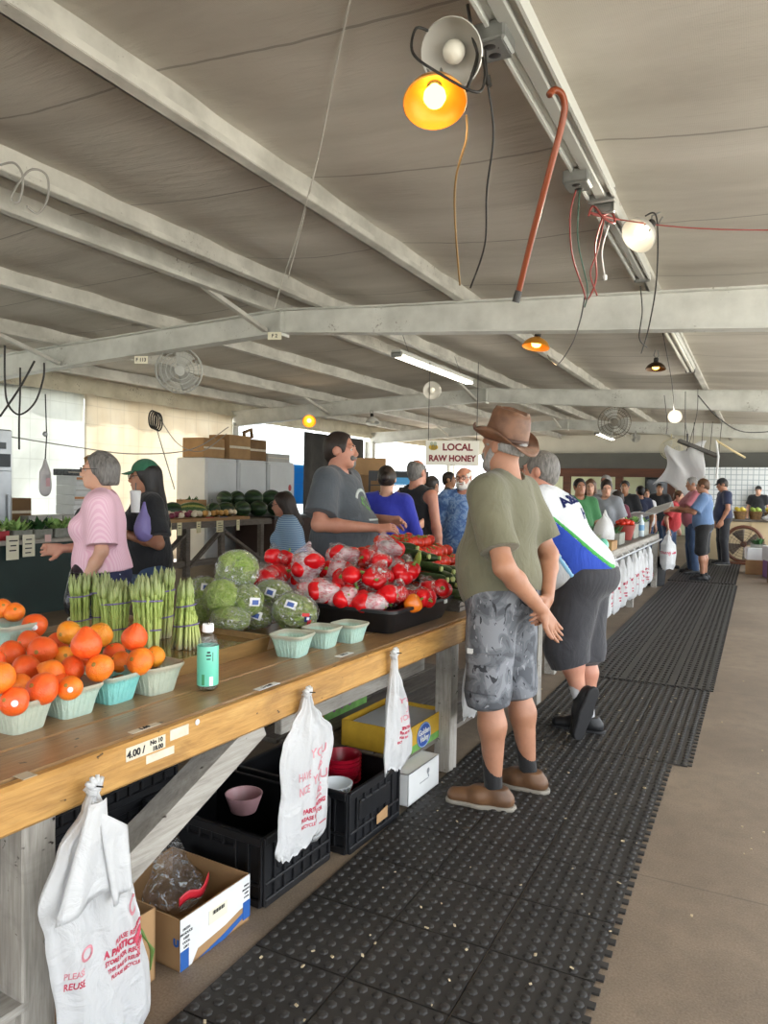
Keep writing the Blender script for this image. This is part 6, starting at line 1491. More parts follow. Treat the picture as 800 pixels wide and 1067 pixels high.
def plain_box(label, p, sz, m=CARD, rz=0, band=None, name='cardboard_box', rx=0, open_=False):
    o = thing(name, label, 'box', p, rz); o.rotation_euler = (rx, 0, rz); b = MB(); x, y, z = sz
    if open_:
        for (cx_, cy_, sx, sy) in ((0, -y / 2, x, .006), (0, y / 2, x, .006), (-x / 2, 0, .006, y), (x / 2, 0, .006, y)): b.box((cx_, cy_, z / 2), (sx, sy, z))
        b.box((0, 0, .004), (x, y, .008))
    else: b.box((0, 0, z / 2), sz, bev=.006)
    b.build('body', m, o)
    b = MB(); b.box((x / 2 + .001, 0, z * .5), (.003, y * .98, z * .1)); b.box((-0, 0, z + .0005), (x, .045, .002)) if not open_ else None; b.build('tape', TAPE if m is not WHITECARD else mat('pale_tape', 'b9b7b0', .6), o)
    if band: b = MB(); b.box((x / 2 + .002, 0, z * .72), (.003, y, z * .25)); b.build('printed_band', band, o)
    return o
benc = thing('back_bench', 'low bench behind the green stall carrying boxes in front of the white curtain', 'bench', (-8.75, 7.0, 0))
b = MB(); b.box((0, 0, .86), (.7, 1.9, .05)); b.build('top', DGREYW, benc)
for y in (-.85, .85): b = MB(); b.box((0, y, .42), (.6, .07, .84)); b.build('leg', DGREYW, benc)
GREYBOX = mat('grey_card', 'b4b3ad', .8, var=(5, .1)); ORB = mat('orange_band', 'c98a5a', .7)
plain_box('brown box at the left on the back bench beside the steel refrigerator', (-8.8, 6.42, .887), (.4, .42, .36), CARD_D)
plain_box('long low pale box on the back bench under the hanging bag', (-8.58, 6.72, .887), (.3, .52, .13), GREYBOX)
plain_box('long low pale box on the back bench right of the hanging bag', (-8.58, 7.3, .887), (.3, .6, .13), GREYBOX)
for k in range(4): plain_box(('lowest', 'second', 'third', 'topmost')[k] + ' pale printed box in the stack behind the woman in pink', (-8.62, 7.42, 1.02 + .135 * k), (.36, .5, .132), WHITECARD, .04 * k, ORB if k % 2 else None, 'fruit_box')
plain_box('brown cardboard tray tipped up on top of the box stack behind the woman in pink', (-8.5, 7.75, 1.45), (.4, .12, .42), CARD, .3, None, 'cardboard_tray', .35)
plain_box('dark slatted crate lying on the box stack left of the tipped tray', (-8.62, 7.35, 1.56), (.3, .5, .09), mat('dark_slats', '55585a', .7, var=(30, .5)), 0, None, 'slatted_crate')
# hanging bag roll
o = thing('hanging_bag', 'white produce bag hanging on a cord in front of the white curtain', 'plastic bag', PX(47, 512, -6.9))
me = sdf_mesh('film', [prim((0, 0, .02), (0, 0, .2), .075, .065, .03, flat=(1, 0, 0), ff=2), prim((0, 0, .2), (0, 0, .34), .06, .01, .03)], .009, disp=wr(.006, 40, 35, 25)); link('film', me, m_bagfilm('dusty_bag', 'd9d6d6', .3), o)
b = MB(); b.box((.045, 0, .1), (.002, .05, .09)); b.build('red_printing', mat('faded_pink', 'd9aeb2', .7), o)
b = MB(); b.tube([(0, 0, .33), (.01, .01, .6), (0, 0, 1.05)], .006, 6); b.build('cord', INK, o); b = MB(); b.sphere((0, 0, .62), (.02, .03, .03), 10, 8); b.build('hook', STEELS, o)
# watermelon table
wt = thing('melon_table', 'rough timber stall table with braced legs carrying watermelons and onions', 'table', (-8.0, 9.35, 0))
WM_X = -8.0
b = MB()
for k in range(5): b.box((-.1 - k * .2, .35, .85), (.19, 3.0, .035))
b.build('top_boards', DGREYW, wt); b = MB(); b.box((.0, .35, .815), (.035, 3.0, .1)); b.build('front_rail', DGREYW, wt)
for y in (-1.2, -.35, .5, 1.6): b = MB(); b.box((-.05, y, .415), (.08, .09, .83)); b.build('leg', DGREYW, wt); b = MB(); b.box((-.95, y, .415), (.08, .09, .83)); b.build('leg', DGREYW, wt)
for (y0, y1) in ((-1.15, -.4), (-.3, .45), (1.55, .55)): b = MB(); b.bar((-.04, y0, .15), (-.04, y1, .68), .04, .09, (1, 0, 0)); b.build('brace', DGREYW, wt)
b = MB(); b.box((-.06, .2, .2), (.04, 2.9, .1)); b.build('low_rail', DGREYW, wt)
o = thing('brown_bin', 'dark brown bin front at the right end of the watermelon table', 'bin', (-7.93, 11.2, 0)); b = MB(); b.box((-.45, .75, .42), (.9, 1.5, .84), bev=.01); b.build('body', mat('dark_brown_board', '3a2721', .7, var=(2, .2)), o)
b = MB(); b.box((-.45, .75, .87), (.94, 1.54, .05)); b.build('dark_rim', BLACKP, o); b = MB(); b.box((.03, .6, .87), (.006, .4, .06)); b.build('white_label', WHITECARD, o)
for k, (u, w_, h_, t_) in enumerate(((164, .09, .2, 'yellowish price card at the left end of the watermelon table'), (176, .11, .21, 'pale price card on the watermelon table, second from left'), (187, .10, .2, 'pale price card on the watermelon table, third from left'), (207, .1, .18, 'narrow price card in the middle of the watermelon table front'), (229, .17, .19, 'widest price card, in front of the pale onions'), (248, .08, .18, 'narrow price card at the right end of the watermelon table'))):
    p = PX(u, 546, WM_X + .03); p.z = .87; card(t_, p, w_, h_, 4 if w_ > .15 else 2, m=mat('cream_paper', 'dcd6b0', .8))
def m_melon(name, c1, c2, sc):
    t = NT(name); x = t.sep(t.coord()); a = t.math('ARCTAN2', x[1], x[2]) ; n = t.noise(t.coord((1, 1, 1)), 14, 3)
    s = t.math('SINE', t.math('ADD', t.math('MULTIPLY', a, sc), t.math('MULTIPLY', n, 4)))
    return t.done(t.bsdf(t.mix(t.ramp(s, [(.4, (0, 0, 0, 1)), (.7, (1, 1, 1, 1))]), lin(c1), lin(c2)), .35))
MEL_D = m_melon('dark_melon_rind', '1d3420', '35542c', 8); MEL_L = m_melon('striped_melon_rind', '3d5a2c', '9a9a58', 7)
b = MB(); b.sphere((0, 0, 0), (1.2, 1, 1), 28, 18); WMM = b.mesh('watermelon', True)
b = MB(); b.tube([(1.18, 0, 0), (1.28, .02, .04)], [.06, .04], 6); WMS = b.mesh('stem', True); WMS.materials.append(mat('dry_stem', '7d7348', .8))
def melon(label, u, v, D, r, m, rz, sx=1, group=None):
    p = PX(u, v, D); o = link('watermelon', WMM, None, None, p, (0, 0, rz)); p.z = (1.03 if v >= 524 else 1.22); o.location = p; o.scale = (r * sx, r, r); o.data = WMM if m is None else o.data
    if not WMM.materials: WMM.materials.append(MEL_D)
    if m is not MEL_D: o.data = WMM.copy(); o.data.materials.clear(); o.data.materials.append(m)
    link('stem', WMS, None, o); return tag(o, label, 'watermelon', group)
MG = 'dark watermelons heaped on the stall table'
for (u, v, r) in ((234, 517, .105), (247, 519, .105), (264, 521, .125), (283, 519, .125), (235, 528, .105), (252, 530, .115), (269, 531, .115), (288, 531, .12), (222, 527, .1), (298, 522, .11), (300, 532, .11)):
    D = -8.65 if v < 524 else -8.35; r = r * 1.3
    melon('dark green watermelon in the two row heap before the white coolers', u, v, D, r, MEL_D, rnd.random() * 3, 1, MG)
melon('long pale striped watermelon lying at the left of the melon heap', 200, 526, -8.4, .14, MEL_L, .75, 1.5); melon('round green watermelon left of the long striped one', 180, 525, -8.6, .14, MEL_D, 1)
def veg(name, label, u, v, D, r, m, group, cat):
    key = 'v_' + m.name
    if key not in _M: bb = MB(); bb.sphere((0, 0, 0), 1, 14, 10, fn=lambda p: V((p.x, p.y, p.z * .9 + (.25 * max(0, p.z - .7) if p.z > .7 else 0)))); _M[key] = bb.mesh(name, True); _M[key].materials.append(m)
    p = at(u, v, D) if D > 0 else PX(u, v, D)
    if D < 0: p.z = .97 + rnd.random() * .03
    o = link(name, _M[key], None, None, p, (rnd.random(), rnd.random(), rnd.random())); o.scale = (r,) * 3; return tag(o, label, cat, group)
GW, GR_, GY = 'white onions on the melon table', 'red onions on the melon table', 'yellow onions on the melon table'
for (u, v, c) in ((176, 534, 'w'), (180, 536, 'w'), (188, 536, 'r'), (184, 539, 'r'), (192, 534, 'w'), (198, 536, 'r'), (195, 540, 'r'), (203, 535, 'w'), (205, 538, 'w'), (202, 541, 'w'), (208, 540, 'w'), (213, 538, 'y'), (217, 540, 'w'), (214, 542, 'y'), (222, 541, 'y'), (226, 538, 'y'), (230, 541, 'y'), (236, 536, 'y'), (240, 538, 'w'), (244, 537, 'w'), (235, 540, 'y'), (179, 541, 'r'), (189, 541, 'w'), (168, 540, 'r')):
    m, nm, l, g = {'w': (WHITEV, 'white_onion', 'creamy white onion in the row before the watermelons', GW), 'r': (REDV, 'red_onion', 'dark red onion in the row before the watermelons', GR_), 'y': (YELV, 'yellow_onion', 'yellow onion in the row before the watermelons', GY)}[c]
    veg(nm, l, u, v + 1, -8.08 - .03 * (541 - v), .05, m, g, 'onion')
ot = thing('onion_tray', 'wooden tray under the onions at the front of the melon table', 'tray', (-8.17, 9.5, .868)); b = MB(); b.box((0, 0, .025), (.36, 2.1, .05)); b.build('tray', CARD, ot)
for k in range(2): b = MB(); b.box((.165, .0 + .35 * k, .035), (.006, .2, .06)); b.build('colour_label', (REDB, mat('navy_label', '2c3a66', .6))[k], ot)
o = crop_basket('heap of dark green vegetables at the left end of the melon table', (-8.25, 8.2, .868), GB, LEAFD, 9, .4, .1)
for k in range(3): o = veg('pumpkin', 'orange squash at the back left of the melon table', 172 + 5 * k, 517, -8.75, .1, OR1, 'orange squash on the melon table', 'squash')
o = crop_basket('box of spiky pineapple tops behind the long striped watermelon', (-8.75, 9.9, .9), CARD, LEAFD, 6, .35, .3)
# white coolers and boxes on them
COOL = mat('white_enamel', 'd5d8d8', .4, var=(2, .06))
for k, (y, w_, l) in enumerate(((11.0, .9, 'leftmost of three tall white coolers behind the watermelons'), (11.95, .9, 'middle one of three tall white coolers behind the watermelons'), (12.95, .95, 'rightmost of three tall white coolers, with a red round sticker'))):
    o = thing('white_cooler', l, 'cooler', (-9.35, y, 0)); b = MB(); b.box((0, 0, .98), (.7, w_, 1.96), bev=.02); b.build('body', COOL, o); b = MB(); b.box((.36, 0, 1.03), (.03, w_ - .06, 1.75), bev=.01); b.build('door', COOL, o); d = kids(o)[-1]
    b = MB(); b.tube([(.4, -.33, .8), (.4, -.33, 1.2)], .014, 8); b.build('handle', STEELS, d)
    if k == 2: b = MB(); b.sphere((.378, .28, 1.42), (.004, .06, .07), 16, 8); b.build('round_sticker', mat('sticker_red', 'b7403f', .5), d)
plain_box('brown box at the left on top of the white coolers', (-9.3, 10.85, 1.962), (.5, .6, .36)); plain_box('brown box in the middle on top of the white coolers', (-9.25, 11.55, 1.962), (.5, .65, .46)); plain_box('brown box at the right on top of the white coolers, flap torn open', (-9.3, 12.2, 1.962), (.5, .55, .42), CARD_D)
o = thing('torn_flap_box', 'small brown box with a big hand hole tilted on top of the cooler boxes', 'box', (-9.3, 12.2, 2.39), .2); o.rotation_euler = (.25, 0, .2); b = MB()
for (y0, z0, sy, sz) in ((-.17, .1, .05, .2), (.17, .1, .05, .2), (0, .02, .39, .04), (0, .18, .39, .05)): b.box((0, y0, z0), (.05, sy, sz))
b.build('frame', CARD_D, o)
o = plain_box('flat grey package on the rightmost white cooler', (-9.35, 13.0, 1.962), (.5, .8, .17), GREYBOX)
# dark hanging curtain and honey stall
b = MB(); b.grid(lambda u, v: (-9.62 + .03 * math.sin(u * 30), 14.75 + 3.0 * u, .6 + 2.15 * v), 60, 4); o = solidify(b.build('dark_curtain', DARKT, smooth=True), .006); tag(o, 'dark grey curtain hanging between the posts behind the seller', 'curtain')
sg = thing('honey_sign', 'white hanging sign with red lettering LOCAL RAW HONEY and a bee', 'sign', (-3.2, 8.05, 1.885), .35)
b = MB(); b.box((0, 0, 0), (.62, .02, .29), bev=.004); b.build('board', mat('sign_white', 'e8e4d6', .5), sg); SIGNR = mat('sign_red', '7c1c22', .5)
text('lettering', 'LOCAL', .11, SIGNR, sg, (.06, -.0125, .065), (1, 0, 0), (0, 0, 1), .004); text('lettering', 'RAW HONEY', .098, SIGNR, sg, (.0, -.0125, -.065), (1, 0, 0), (0, 0, 1), .004, squeeze=.92)
b = MB(); b.sphere((-.22, -.013, .065), (.055, .004, .035), 16, 8); b.build('painted_bee', mat('bee_yellow', 'c9a83a', .6), sg); bee = kids(sg)[-1]
for k in range(3): b = MB(); b.box((-.235 + .022 * k, -.0175, .065), (.009, .002, .055)); b.build('bee_stripe', INK, bee)
for s_ in (-1, 1): b = MB(); b.sphere((-.22 + .02 * s_, -.015, .105), (.02, .003, .025), 10, 6); b.build('bee_wing', mat('wing_grey', 'a9b09a', .6), bee)
for x in (-.28, .28): b = MB(); b.tube([(x, 0, .14), (x, 0, 1.05)], .004, 5); b.build('hanging_wire', INK, sg)
rk = thing('jar_rack', 'black wire rack of honey jars below the white honey sign', 'shelf', (-4.55, 9.4, 0), .5)
for (x, y) in ((-.4, -.2), (.4, -.2), (-.4, .2), (.4, .2)): b = MB(); b.box((x, y, .85), (.025, .025, 1.7)); b.build('upright', BLACKP, rk)
for z in (.75, 1.0, 1.25, 1.5): b = MB(); b.box((0, 0, z), (.82, .42, .015)); b.build('shelf', BLACKP, rk)
b = MB(); b.box((0, -.215, 1.63), (.8, .01, .14)); b.build('header_card', mat('dark_card', '26292c', .5), rk); b = MB(); b.box((0, -.225, 1.56), (.5, .006, .1)); b.build('blue_card', mat('sky_card', '4fa0d8', .5), rk)
HON = [mat('honey_amber', '8a4a14', .2), mat('dark_honey', '4a240e', .2), mat('pale_honey', 'c98a2c', .2)]
b = MB(); b.lathe([(0, 0), (.035, 0), (.037, .01), (.037, .09), (.03, .1), (.03, .115), (0, .115)], 12); JAR = b.mesh('jar', 40)
b = MB(); b.lathe([(0, .135), (.032, .135), (.033, .115), (.031, .113)], 12); JL = b.mesh('lid', 40); JL.materials.append(WHITECARD)
JM = []
for m in HON: x = JAR.copy(); x.materials.append(m); JM.append(x)
A = Matrix.Translation((-4.55, 9.4, 0)) @ RZ(.5)
for z in (.758, 1.008, 1.258):
    for i in range(8):
        o = link('honey_jar', JM[rnd.randrange(3)], None, None, A @ V((-.35 + .1 * i, -.12, z))); link('lid', JL, None, o); tag(o, 'honey jar standing on the black wire rack', 'jar', 'honey jars on the rack')
hs = thing('carton_table', 'dark table behind the woman in blue carrying stacked brown cartons', 'table', (-5.6, 10.4, 0), .4); b = MB(); b.box((0, 0, .82), (1.3, .7, .05)); b.build('top', DGREYW, hs)
for (x, y) in ((-.55, -.28), (.55, -.28), (-.55, .28), (.55, .28)): b = MB(); b.box((x, y, .4), (.07, .07, .8)); b.build('leg', DGREYW, hs)
for k in range(4): plain_box(('lowest', 'second', 'third', 'topmost')[k] + ' brown carton in the stack behind the woman in blue', (-5.55, 10.4, .848 + .27 * k), (.5, .55, .265), CARD if k % 2 else CARD_D, .4 + .05 * k, YEL if k == 1 else None)
me = sdf_mesh('yellow_bag', [ell((0, 0, .1), (.12, .1, .13), .03)], .012, disp=wr(.012, 30, 28, 25)); o = link('yellow_bag', me, mat('yellow_film', 'd8b93c', .35), None, (-5.15, 10.15, .848)); tag(o, 'yellow plastic bag beside the brown cartons behind the woman in blue', 'bag')
o = thing('flower_bucket', 'bucket of small orange flowers left of the woman in blue', 'bucket', (-5.4, 9.2, .6)); b = MB(); b.lathe([(0, 0), (.12, 0), (.15, .3), (.14, .3), (.0, .05)], 20); b.build('bucket', BLACKP, o, 40); b = MB(); [b.sphere((rnd.uniform(-.16, .16), rnd.uniform(-.16, .16), .38 + rnd.uniform(-.06, .12)), .03, 8, 5) for _ in range(60)]; tag(b.build('flowers', OR3, o, smooth=True), kind='stuff')
st2 = thing('plant_stand', 'low stand carrying the flower bucket behind the seller', 'stand', (-5.4, 9.2, 0)); b = MB(); b.box((0, 0, .58), (.5, .5, .04)); b.build('top', DGREYW, st2)
for (x, y) in ((-.2, -.2), (.2, -.2), (-.2, .2), (.2, .2)): b = MB(); b.box((x, y, .28), (.05, .05, .56)); b.build('leg', DGREYW, st2)

# ================================================================ second counter, to the right
c2 = thing('second_counter', 'second market counter, hung along its rod with a row of white carrier bags', 'counter', (-1.42, 5.6, 0), -.008)
L2 = 6.6
b = MB()
for k in range(3): b.box((-.1 - k * .16, L2 / 2, .80), (.155, L2, .035))
b.build('top_boards', DGREYW, c2); b = MB(); b.box((-.02, L2 / 2, .775), (.035, L2, .09)); b.build('front_rail', GREYW, c2); b = MB(); b.tube([(.05, .3, .73), (.05, L2 - .1, .745)], .016, 8); b.build('hanging_rod', STEELS, c2)
for y in (.3, 2.2, 4.2, L2 - .15):
    for x in (-.04, -.46): b = MB(); b.box((x, y, .39), (.08, .08, .78)); b.build('leg', GREYW, c2)
b = MB(); b.box((-.27, L2 / 2, .24), (.42, L2 - .4, .025)); b.build('low_shelf', DGREYW, c2)
rows = lambda d: [(.74 + d, 0, .012, .012), (.68 + d, 0, .03, .03), (.58 + d, 0, .07, .05), (.45, .0, .1, .06), (.3, 0, .105, .06), (.2 - d, 0, .1, .05), (.17 - d, 0, .09, .02)]
nth = ['nearest', 'second', 'third', 'fourth', 'fifth', 'sixth', 'seventh', 'eighth', 'ninth', 'farthest']
for i, y in enumerate((6.9, 7.35, 7.75, 8.2, 8.65, 9.1, 9.55, 10.0, 10.45, 10.95)):
    o = thing('carrier_bag', nth[i] + ' white printed carrier bag in the row hanging on the second counter', 'plastic bag', (-1.36, y, 0), rnd.uniform(-.3, .3))
    bb = bag_mesh(rows(rnd.uniform(-.04, .03)), 36, .014, i + 30); knot(bb, (0, 0, .735), .022, i); me = bb.mesh('film', True); link('film', me, WBAG, o); wpm = press(me, .3, .002)
    for (tx, sz, z) in (('THANK', .045, .44), ('YOU', .045, .39), ('PLEASE REUSE', .02, .33), ('THIS BAG', .02, .3)): text('red_printing', tx, sz, REDINK, o, (.2, .01, z), (0, 1, 0), (0, 0, 1), .002, wrap=lambda p, n, w=wpm: w(p, n))
p = PZ(633, 668, 0); o = plain_box('white box with square black slots on the floor under the hanging bags', (-1.55, 7.62, 0), (.3, .5, .2), WHITECARD, 0, None, 'slotted_box')
for k in range(5):
    for z in (.02, .18): b = MB(); b.box((.151, -.2 + .1 * k, z), (.004, .04, .035)); b.build('slot', INK, o)
plain_box('white box standing on the slotted box under the hanging bags', (-1.58, 7.5, .203), (.28, .4, .18), WHITECARD, 0, None, 'white_box')
TB = .82
def heap(name, label, x, y, z, r, n, m, sz, cat):
    o = thing(name, label, cat, (x, y, z)); b = MB()
    for k in range(n):
        a = rnd.random() * 6.28; q = math.sqrt(rnd.random()); h = (1 - q) * r[2] * rnd.random()
        b.sphere((q * r[0] * math.cos(a), q * r[1] * math.sin(a), sz * .8 + h), (sz * rnd.uniform(.8, 1.2), sz, sz * rnd.uniform(.7, 1)), 9, 6)
    tag(b.build('heap', m, o, smooth=True), kind='stuff'); b = MB(); b.box((0, 0, .008), (r[0] * 2, r[1] * 2, .016)); b.build('tray', CARD, o); return o
heap('squash_heap', 'heap of yellow squash on the second counter right of the white jersey', -1.68, 6.6, TB, (.2, .3, .2), 26, mat('squash_yellow', 'd3b648', .45), .05, 'vegetables')
heap('greens_heap', 'heap of green peppers on the second counter behind the yellow squash', -1.74, 7.35, TB, (.16, .3, .2), 40, LEAFD, .05, 'vegetables')
crop_basket('leafy greens basket on the second counter below the woman in heather grey', (-1.72, 8.05, TB), GB, LEAF, 12, .4, .12); crop_basket('leafy greens basket farther along the second counter behind the tall white bag', (-1.7, 9.5, TB), GB, LEAFD, 14, .4, .14); crop_basket('large leafy greens heap behind the red bucket of tomatoes', (-1.75, 10.85, TB), GB, LEAFD, 16, .45, .2); crop_basket('leafy greens heap at the far end of the second counter', (-1.72, 11.7, TB), GB, LEAF, 16, .45, .2)
def softbag(label, p, r, m, seed, hs=1.0):
    me = sdf_mesh('bag', [ell((0, 0, r[2] * .9), r, .05), prim((0, 0, r[2] * 1.6), (0, 0, r[2] * 2.5 * hs), r[0] * .4, .02, .05), prim((0, -r[1] * .3, r[2] * 1.6), (0, -r[1] * .5, r[2] * 2.3 * hs), r[0] * .25, .015, .04)], .011, disp=wr(.013, 30, 26, 22, seed)); o = link('carrier_bag', me, m, None, p); return tag(o, label, 'plastic bag')
softbag('tall white carrier bag standing on the second counter above the hanging row', (-1.63, 9.05, TB), (.12, .19, .17), WBAG, 3); softbag('white carrier bag lying on the second counter left of the tall one', (-1.62, 7.75, TB), (.12, .2, .1), WBAG, 5); softbag('pale teal plastic bag on the second counter by the cardboard flat', (-1.5, 8.25, TB), (.07, .1, .06), mat('teal_film', '6fc0a8', .3), 8, .7)
plain_box('open cardboard flat at the front edge of the second counter', (-1.52, 8.5, TB), (.2, .35, .1), CARD, 0, None, 'cardboard_flat', 0, True)
bk = thing('tomato_bucket', 'red tapered bucket heaped with small tomatoes on the second counter', 'bucket', (-1.6, 10.35, TB)); b = MB(); b.lathe([(0, 0), (.09, 0), (.14, .2), (.148, .205), (.135, .2), (.085, .02), (0, .02)], 28); b.build('bucket', mat('brick_red_plastic', '8f3a34', .45), bk, 40)
for k in range(16): o = link('tomato', TM, None, None, (-1.6 + .1 * math.cos(k * 2.4) * math.sqrt(k / 16), 10.35 + .1 * math.sin(k * 2.4) * math.sqrt(k / 16), TB + .225 + .03 * (1 - k / 16)), (0, 0, k)); tag(o, 'small tomato heaped in the red bucket on the second counter', 'tomato', 'tomatoes in the red bucket')
o = thing('water_bottle', 'clear water bottle with blue label beside the red bucket', 'bottle', (-1.52, 11.3, TB)); b = MB(); b.lathe([(0, 0), (.045, 0), (.048, .01), (.048, .2), (.02, .27), (.02, .3), (0, .3)], 20); b.build('body', mat('bottle_plastic', 'b9c6cc', .15), o, 40); b = MB(); b.lathe([(.0495, .09), (.0495, .17)], 20); b.build('label', mat('bottle_blue', '5f8fb5', .4), o); b = MB(); b.lathe([(.022, .29), (.022, .315), (0, .315)], 14); b.build('cap', WHITECARD, o)
b = MB(); b.grid(lambda u, v: (-1.95 + .75 * u, 12.0 + .5 * v + .1 * u, 1.02 + .25 * u + .06 * math.sin(u * 6 + v * 4)), 16, 10); o = solidify(b.build('paper_sheet', mat('white_paper', 'dfe0e2', .5), smooth=True), .003); tag(o, 'large white paper sheet held over the counter end by the boy', 'paper')
o = thing('carrier_bag', 'full white carrier bag hanging at the far end post of the second counter', 'plastic bag', (-1.22, 12.05, 0)); bb = bag_mesh([(.84, 0, .02, .02), (.76, 0, .05, .04), (.66, 0, .12, .09), (.5, 0, .17, .11), (.38, 0, .18, .11), (.3, 0, .16, .08)], 36, .014, 77); knot(bb, (0, 0, .85), .03, 2); me = bb.mesh('film', True); link('film', me, WBAG, o); wpm = press(me, .3, .002); text('red_printing', 'THANK YOU', .05, REDINK, o, (.05, -.3, .55), (1, 0, 0), (0, 0, 1), .002, wrap=lambda p, n, w=wpm: w(p, n))
o = thing('waste_bin', 'black bin on the floor under the hanging bag at the far counter end', 'bin', (-1.45, 12.35, 0)); b = MB(); b.lathe([(0, 0), (.17, 0), (.2, .42), (.215, .43), (.19, .42), (.16, .02), (0, .02)], 24); b.build('bin', BLACKP, o, 40); b = MB(); b.tube([(.215 * math.cos(a * PI / 12), .215 * math.sin(a * PI / 12), .43) for a in range(25)], .01, 6, False); b.build('rim', BLACKP, o)
# ================================================================ far cross counter
fc = thing('fruit_counter', 'far beige panelled counter crossing the aisle end, with baskets of fruit', 'counter', (.4, 17.7, 0))
BEIGE = mat('beige_panel', 'cdb994', .7, var=(1.5, .1)); b = MB(); b.box((0, 0, .43), (3.2, .06, .86)); b.build('front_panel', BEIGE, fc); b = MB(); b.box((0, .4, .885), (3.3, .95, .045), bev=.01); b.build('counter_top', DGREYW, fc)
for k in range(4): b = MB(); b.box((-1.5 + k, -.04, .43), (.05, .03, .86)); b.build('batten', BEIGE, fc)
b = MB(); b.lathe([(0, 0), (.1, 0), (.14, .17), (.145, .175), (.13, .17), (.09, .02), (0, .02)], 18); PK = b.mesh('basket', 40); PK.materials.append(mat('wicker', '8a6a44', .8, var=(30, .3)))
for k in range(7):
    o = link('fruit_basket', PK, None, None, (-.95 + .3 * k, 17.85, .908)); tag(o, 'round woven basket on the far beige counter', 'basket', 'woven baskets on the far counter')
    for j in range(6): veg('yellow_fruit' if k % 3 else 'green_fruit', 'yellow fruit in the woven baskets on the far counter' if k % 3 else 'green fruit in the woven baskets on the far counter', 0, 0, 1, .05, mat('yellow_fruit_skin', 'd9c24a', .4) if k % 3 else mat('green_fruit_skin', '9ab04a', .4), 'yellow fruit on the far counter' if k % 3 else 'green fruit on the far counter', 'fruit').location = (-.95 + .3 * k + .07 * math.cos(j * 1.05), 17.85 + .07 * math.sin(j * 1.05), 1.11 + .02 * (j % 2))
softbag('white plastic bag on the far beige counter', (.25, 17.55, .908), (.2, .13, .06), WBAG, 9, .6)
fn = thing('drum_fan', 'large round floor fan in brown drum housing before the far beige counter', 'fan', (-.25, 17.0, 0), -.1); FB = mat('rust_brown_enamel', '6b4331', .5, var=(4, .2))
b = MB(); b.tube([(.36 * math.cos(k * PI / 20), 0, .42 + .36 * math.sin(k * PI / 20)) for k in range(41)], .035, 8, False); b.build('drum', FB, fn, smooth=True)
b = MB()
for r in (.08, .14, .2, .26, .32): b.tube([(r * math.cos(k * PI / 16), -.06, .42 + r * math.sin(k * PI / 16)) for k in range(33)], .004, 4, False)
for k in range(12): b.tube([(0, -.06, .42), (.35 * math.cos(k * PI / 6), -.06, .42 + .35 * math.sin(k * PI / 6))], .004, 4)
b.build('grille', mat('dark_wire', '4a3c34', .5), fn)
for k in range(4):
    b = MB(); a = k * PI / 2 + .4; b.grid(lambda u, v, a=a: ((.06 + .25 * u) * math.cos(a + (v - .5) * .9), .03 * (v - .5) * 2, .42 + (.06 + .25 * u) * math.sin(a + (v - .5) * .9)), 6, 6); solidify(b.build('blade', mat('dull_metal', '8d8478', .4, .5), fn, smooth=True), .004)
b = MB(); b.lathe([(0, -.04), (.06, -.04), (.06, .04), (0, .05)], 18, T(0, 0, .42) @ RX(PI / 2)); b.build('hub', FB, fn, 40); b = MB(); b.box((0, 0, .03), (.6, .35, .04)); b.box((-.33, 0, .2), (.03, .2, .36)); b.box((.33, 0, .2), (.03, .2, .36)); b.build('stand', FB, fn)
PURPB = mat('purple_box_print', '7a3a86', .6)
for k, (x, y, z, sz, m, l) in enumerate(((.02, 15.2, 0, (.4, .45, .26), CARD, 'brown box on the floor at the right edge, lowest of its stack'), (.02, 15.2, .262, (.4, .4, .22), WHITECARD, 'white box on top of a brown one at the right picture edge'), (.32, 14.6, 0, (.36, .45, .3), PURPB, 'purple printed box on the floor at the right picture edge'), (.32, 14.6, .302, (.36, .45, .25), WHITECARD, 'white box standing on the purple printed box'), (.42, 13.7, 0, (.4, .4, .34), CARD_D, 'dark brown box nearest on the right picture edge'))): plain_box(l, (x, y, z), sz, m, .1 * k)
crop_basket('green produce poking out of the white box at the right edge', (.02, 15.2, .485), GB, LEAFD, 6, .25, .06)
o = thing('folded_display', 'stack of white pails standing behind the boy in steel blue', 'pails', (-1.05, 15.3, 0)); b = MB()
for k in range(4): b = MB(); b.lathe([(0, 0), (.13, 0), (.15, .17), (.155, .18), (0, .18)], 20, T(0, 0, .18 * k)); b.build('pail', WHITECARD, o, 40)
b = MB(); b.grid(lambda u, v: (-1.9 + .7 * u + .12 * math.sin(v * 5) + .4 * v, 15.6 - .3 * v + .05 * math.sin(u * 9 + v * 5), 1.62 + .75 * v + .1 * math.sin(u * 5 + v * 3) - .15 * u * (1 - v)), 22, 18); o = solidify(b.build('plastic_sheet', WBAG, smooth=True), .003); tag(o, 'billowing white plastic sheet hanging over the grey haired woman', 'plastic sheet')
hr_ = thing('hanging_rack', 'dark rack of cords and clips hanging above the white plastic sheet', 'rack', (-1.0, 15.2, 2.36)); b = MB(); b.bar((-.4, 0, .1), (.3, .2, -.2), .25, .06); b.build('panel', mat('dark_grey_rack', '4f4c48', .6), hr_)
for k in range(5): b = MB(); b.tube([(-.3 + .15 * k, .05, .05 - .05 * k), (-.3 + .16 * k, .05, .45)], .006, 5); b.build('wire', INK, hr_)
b = MB(); b.tube([(.25, 0, .1), (.3, 0, -.2), (.28, .02, -.62)], .02, 6); b.build('white_cord', WHITECARD, hr_); b = MB(); b.tube([(.25, 0, .1), (.55, .1, -.1), (.75, .2, -.22)], .02, 6); b.build('yellow_cord', mat('cream_cord', 'd9c79a', .7), hr_)
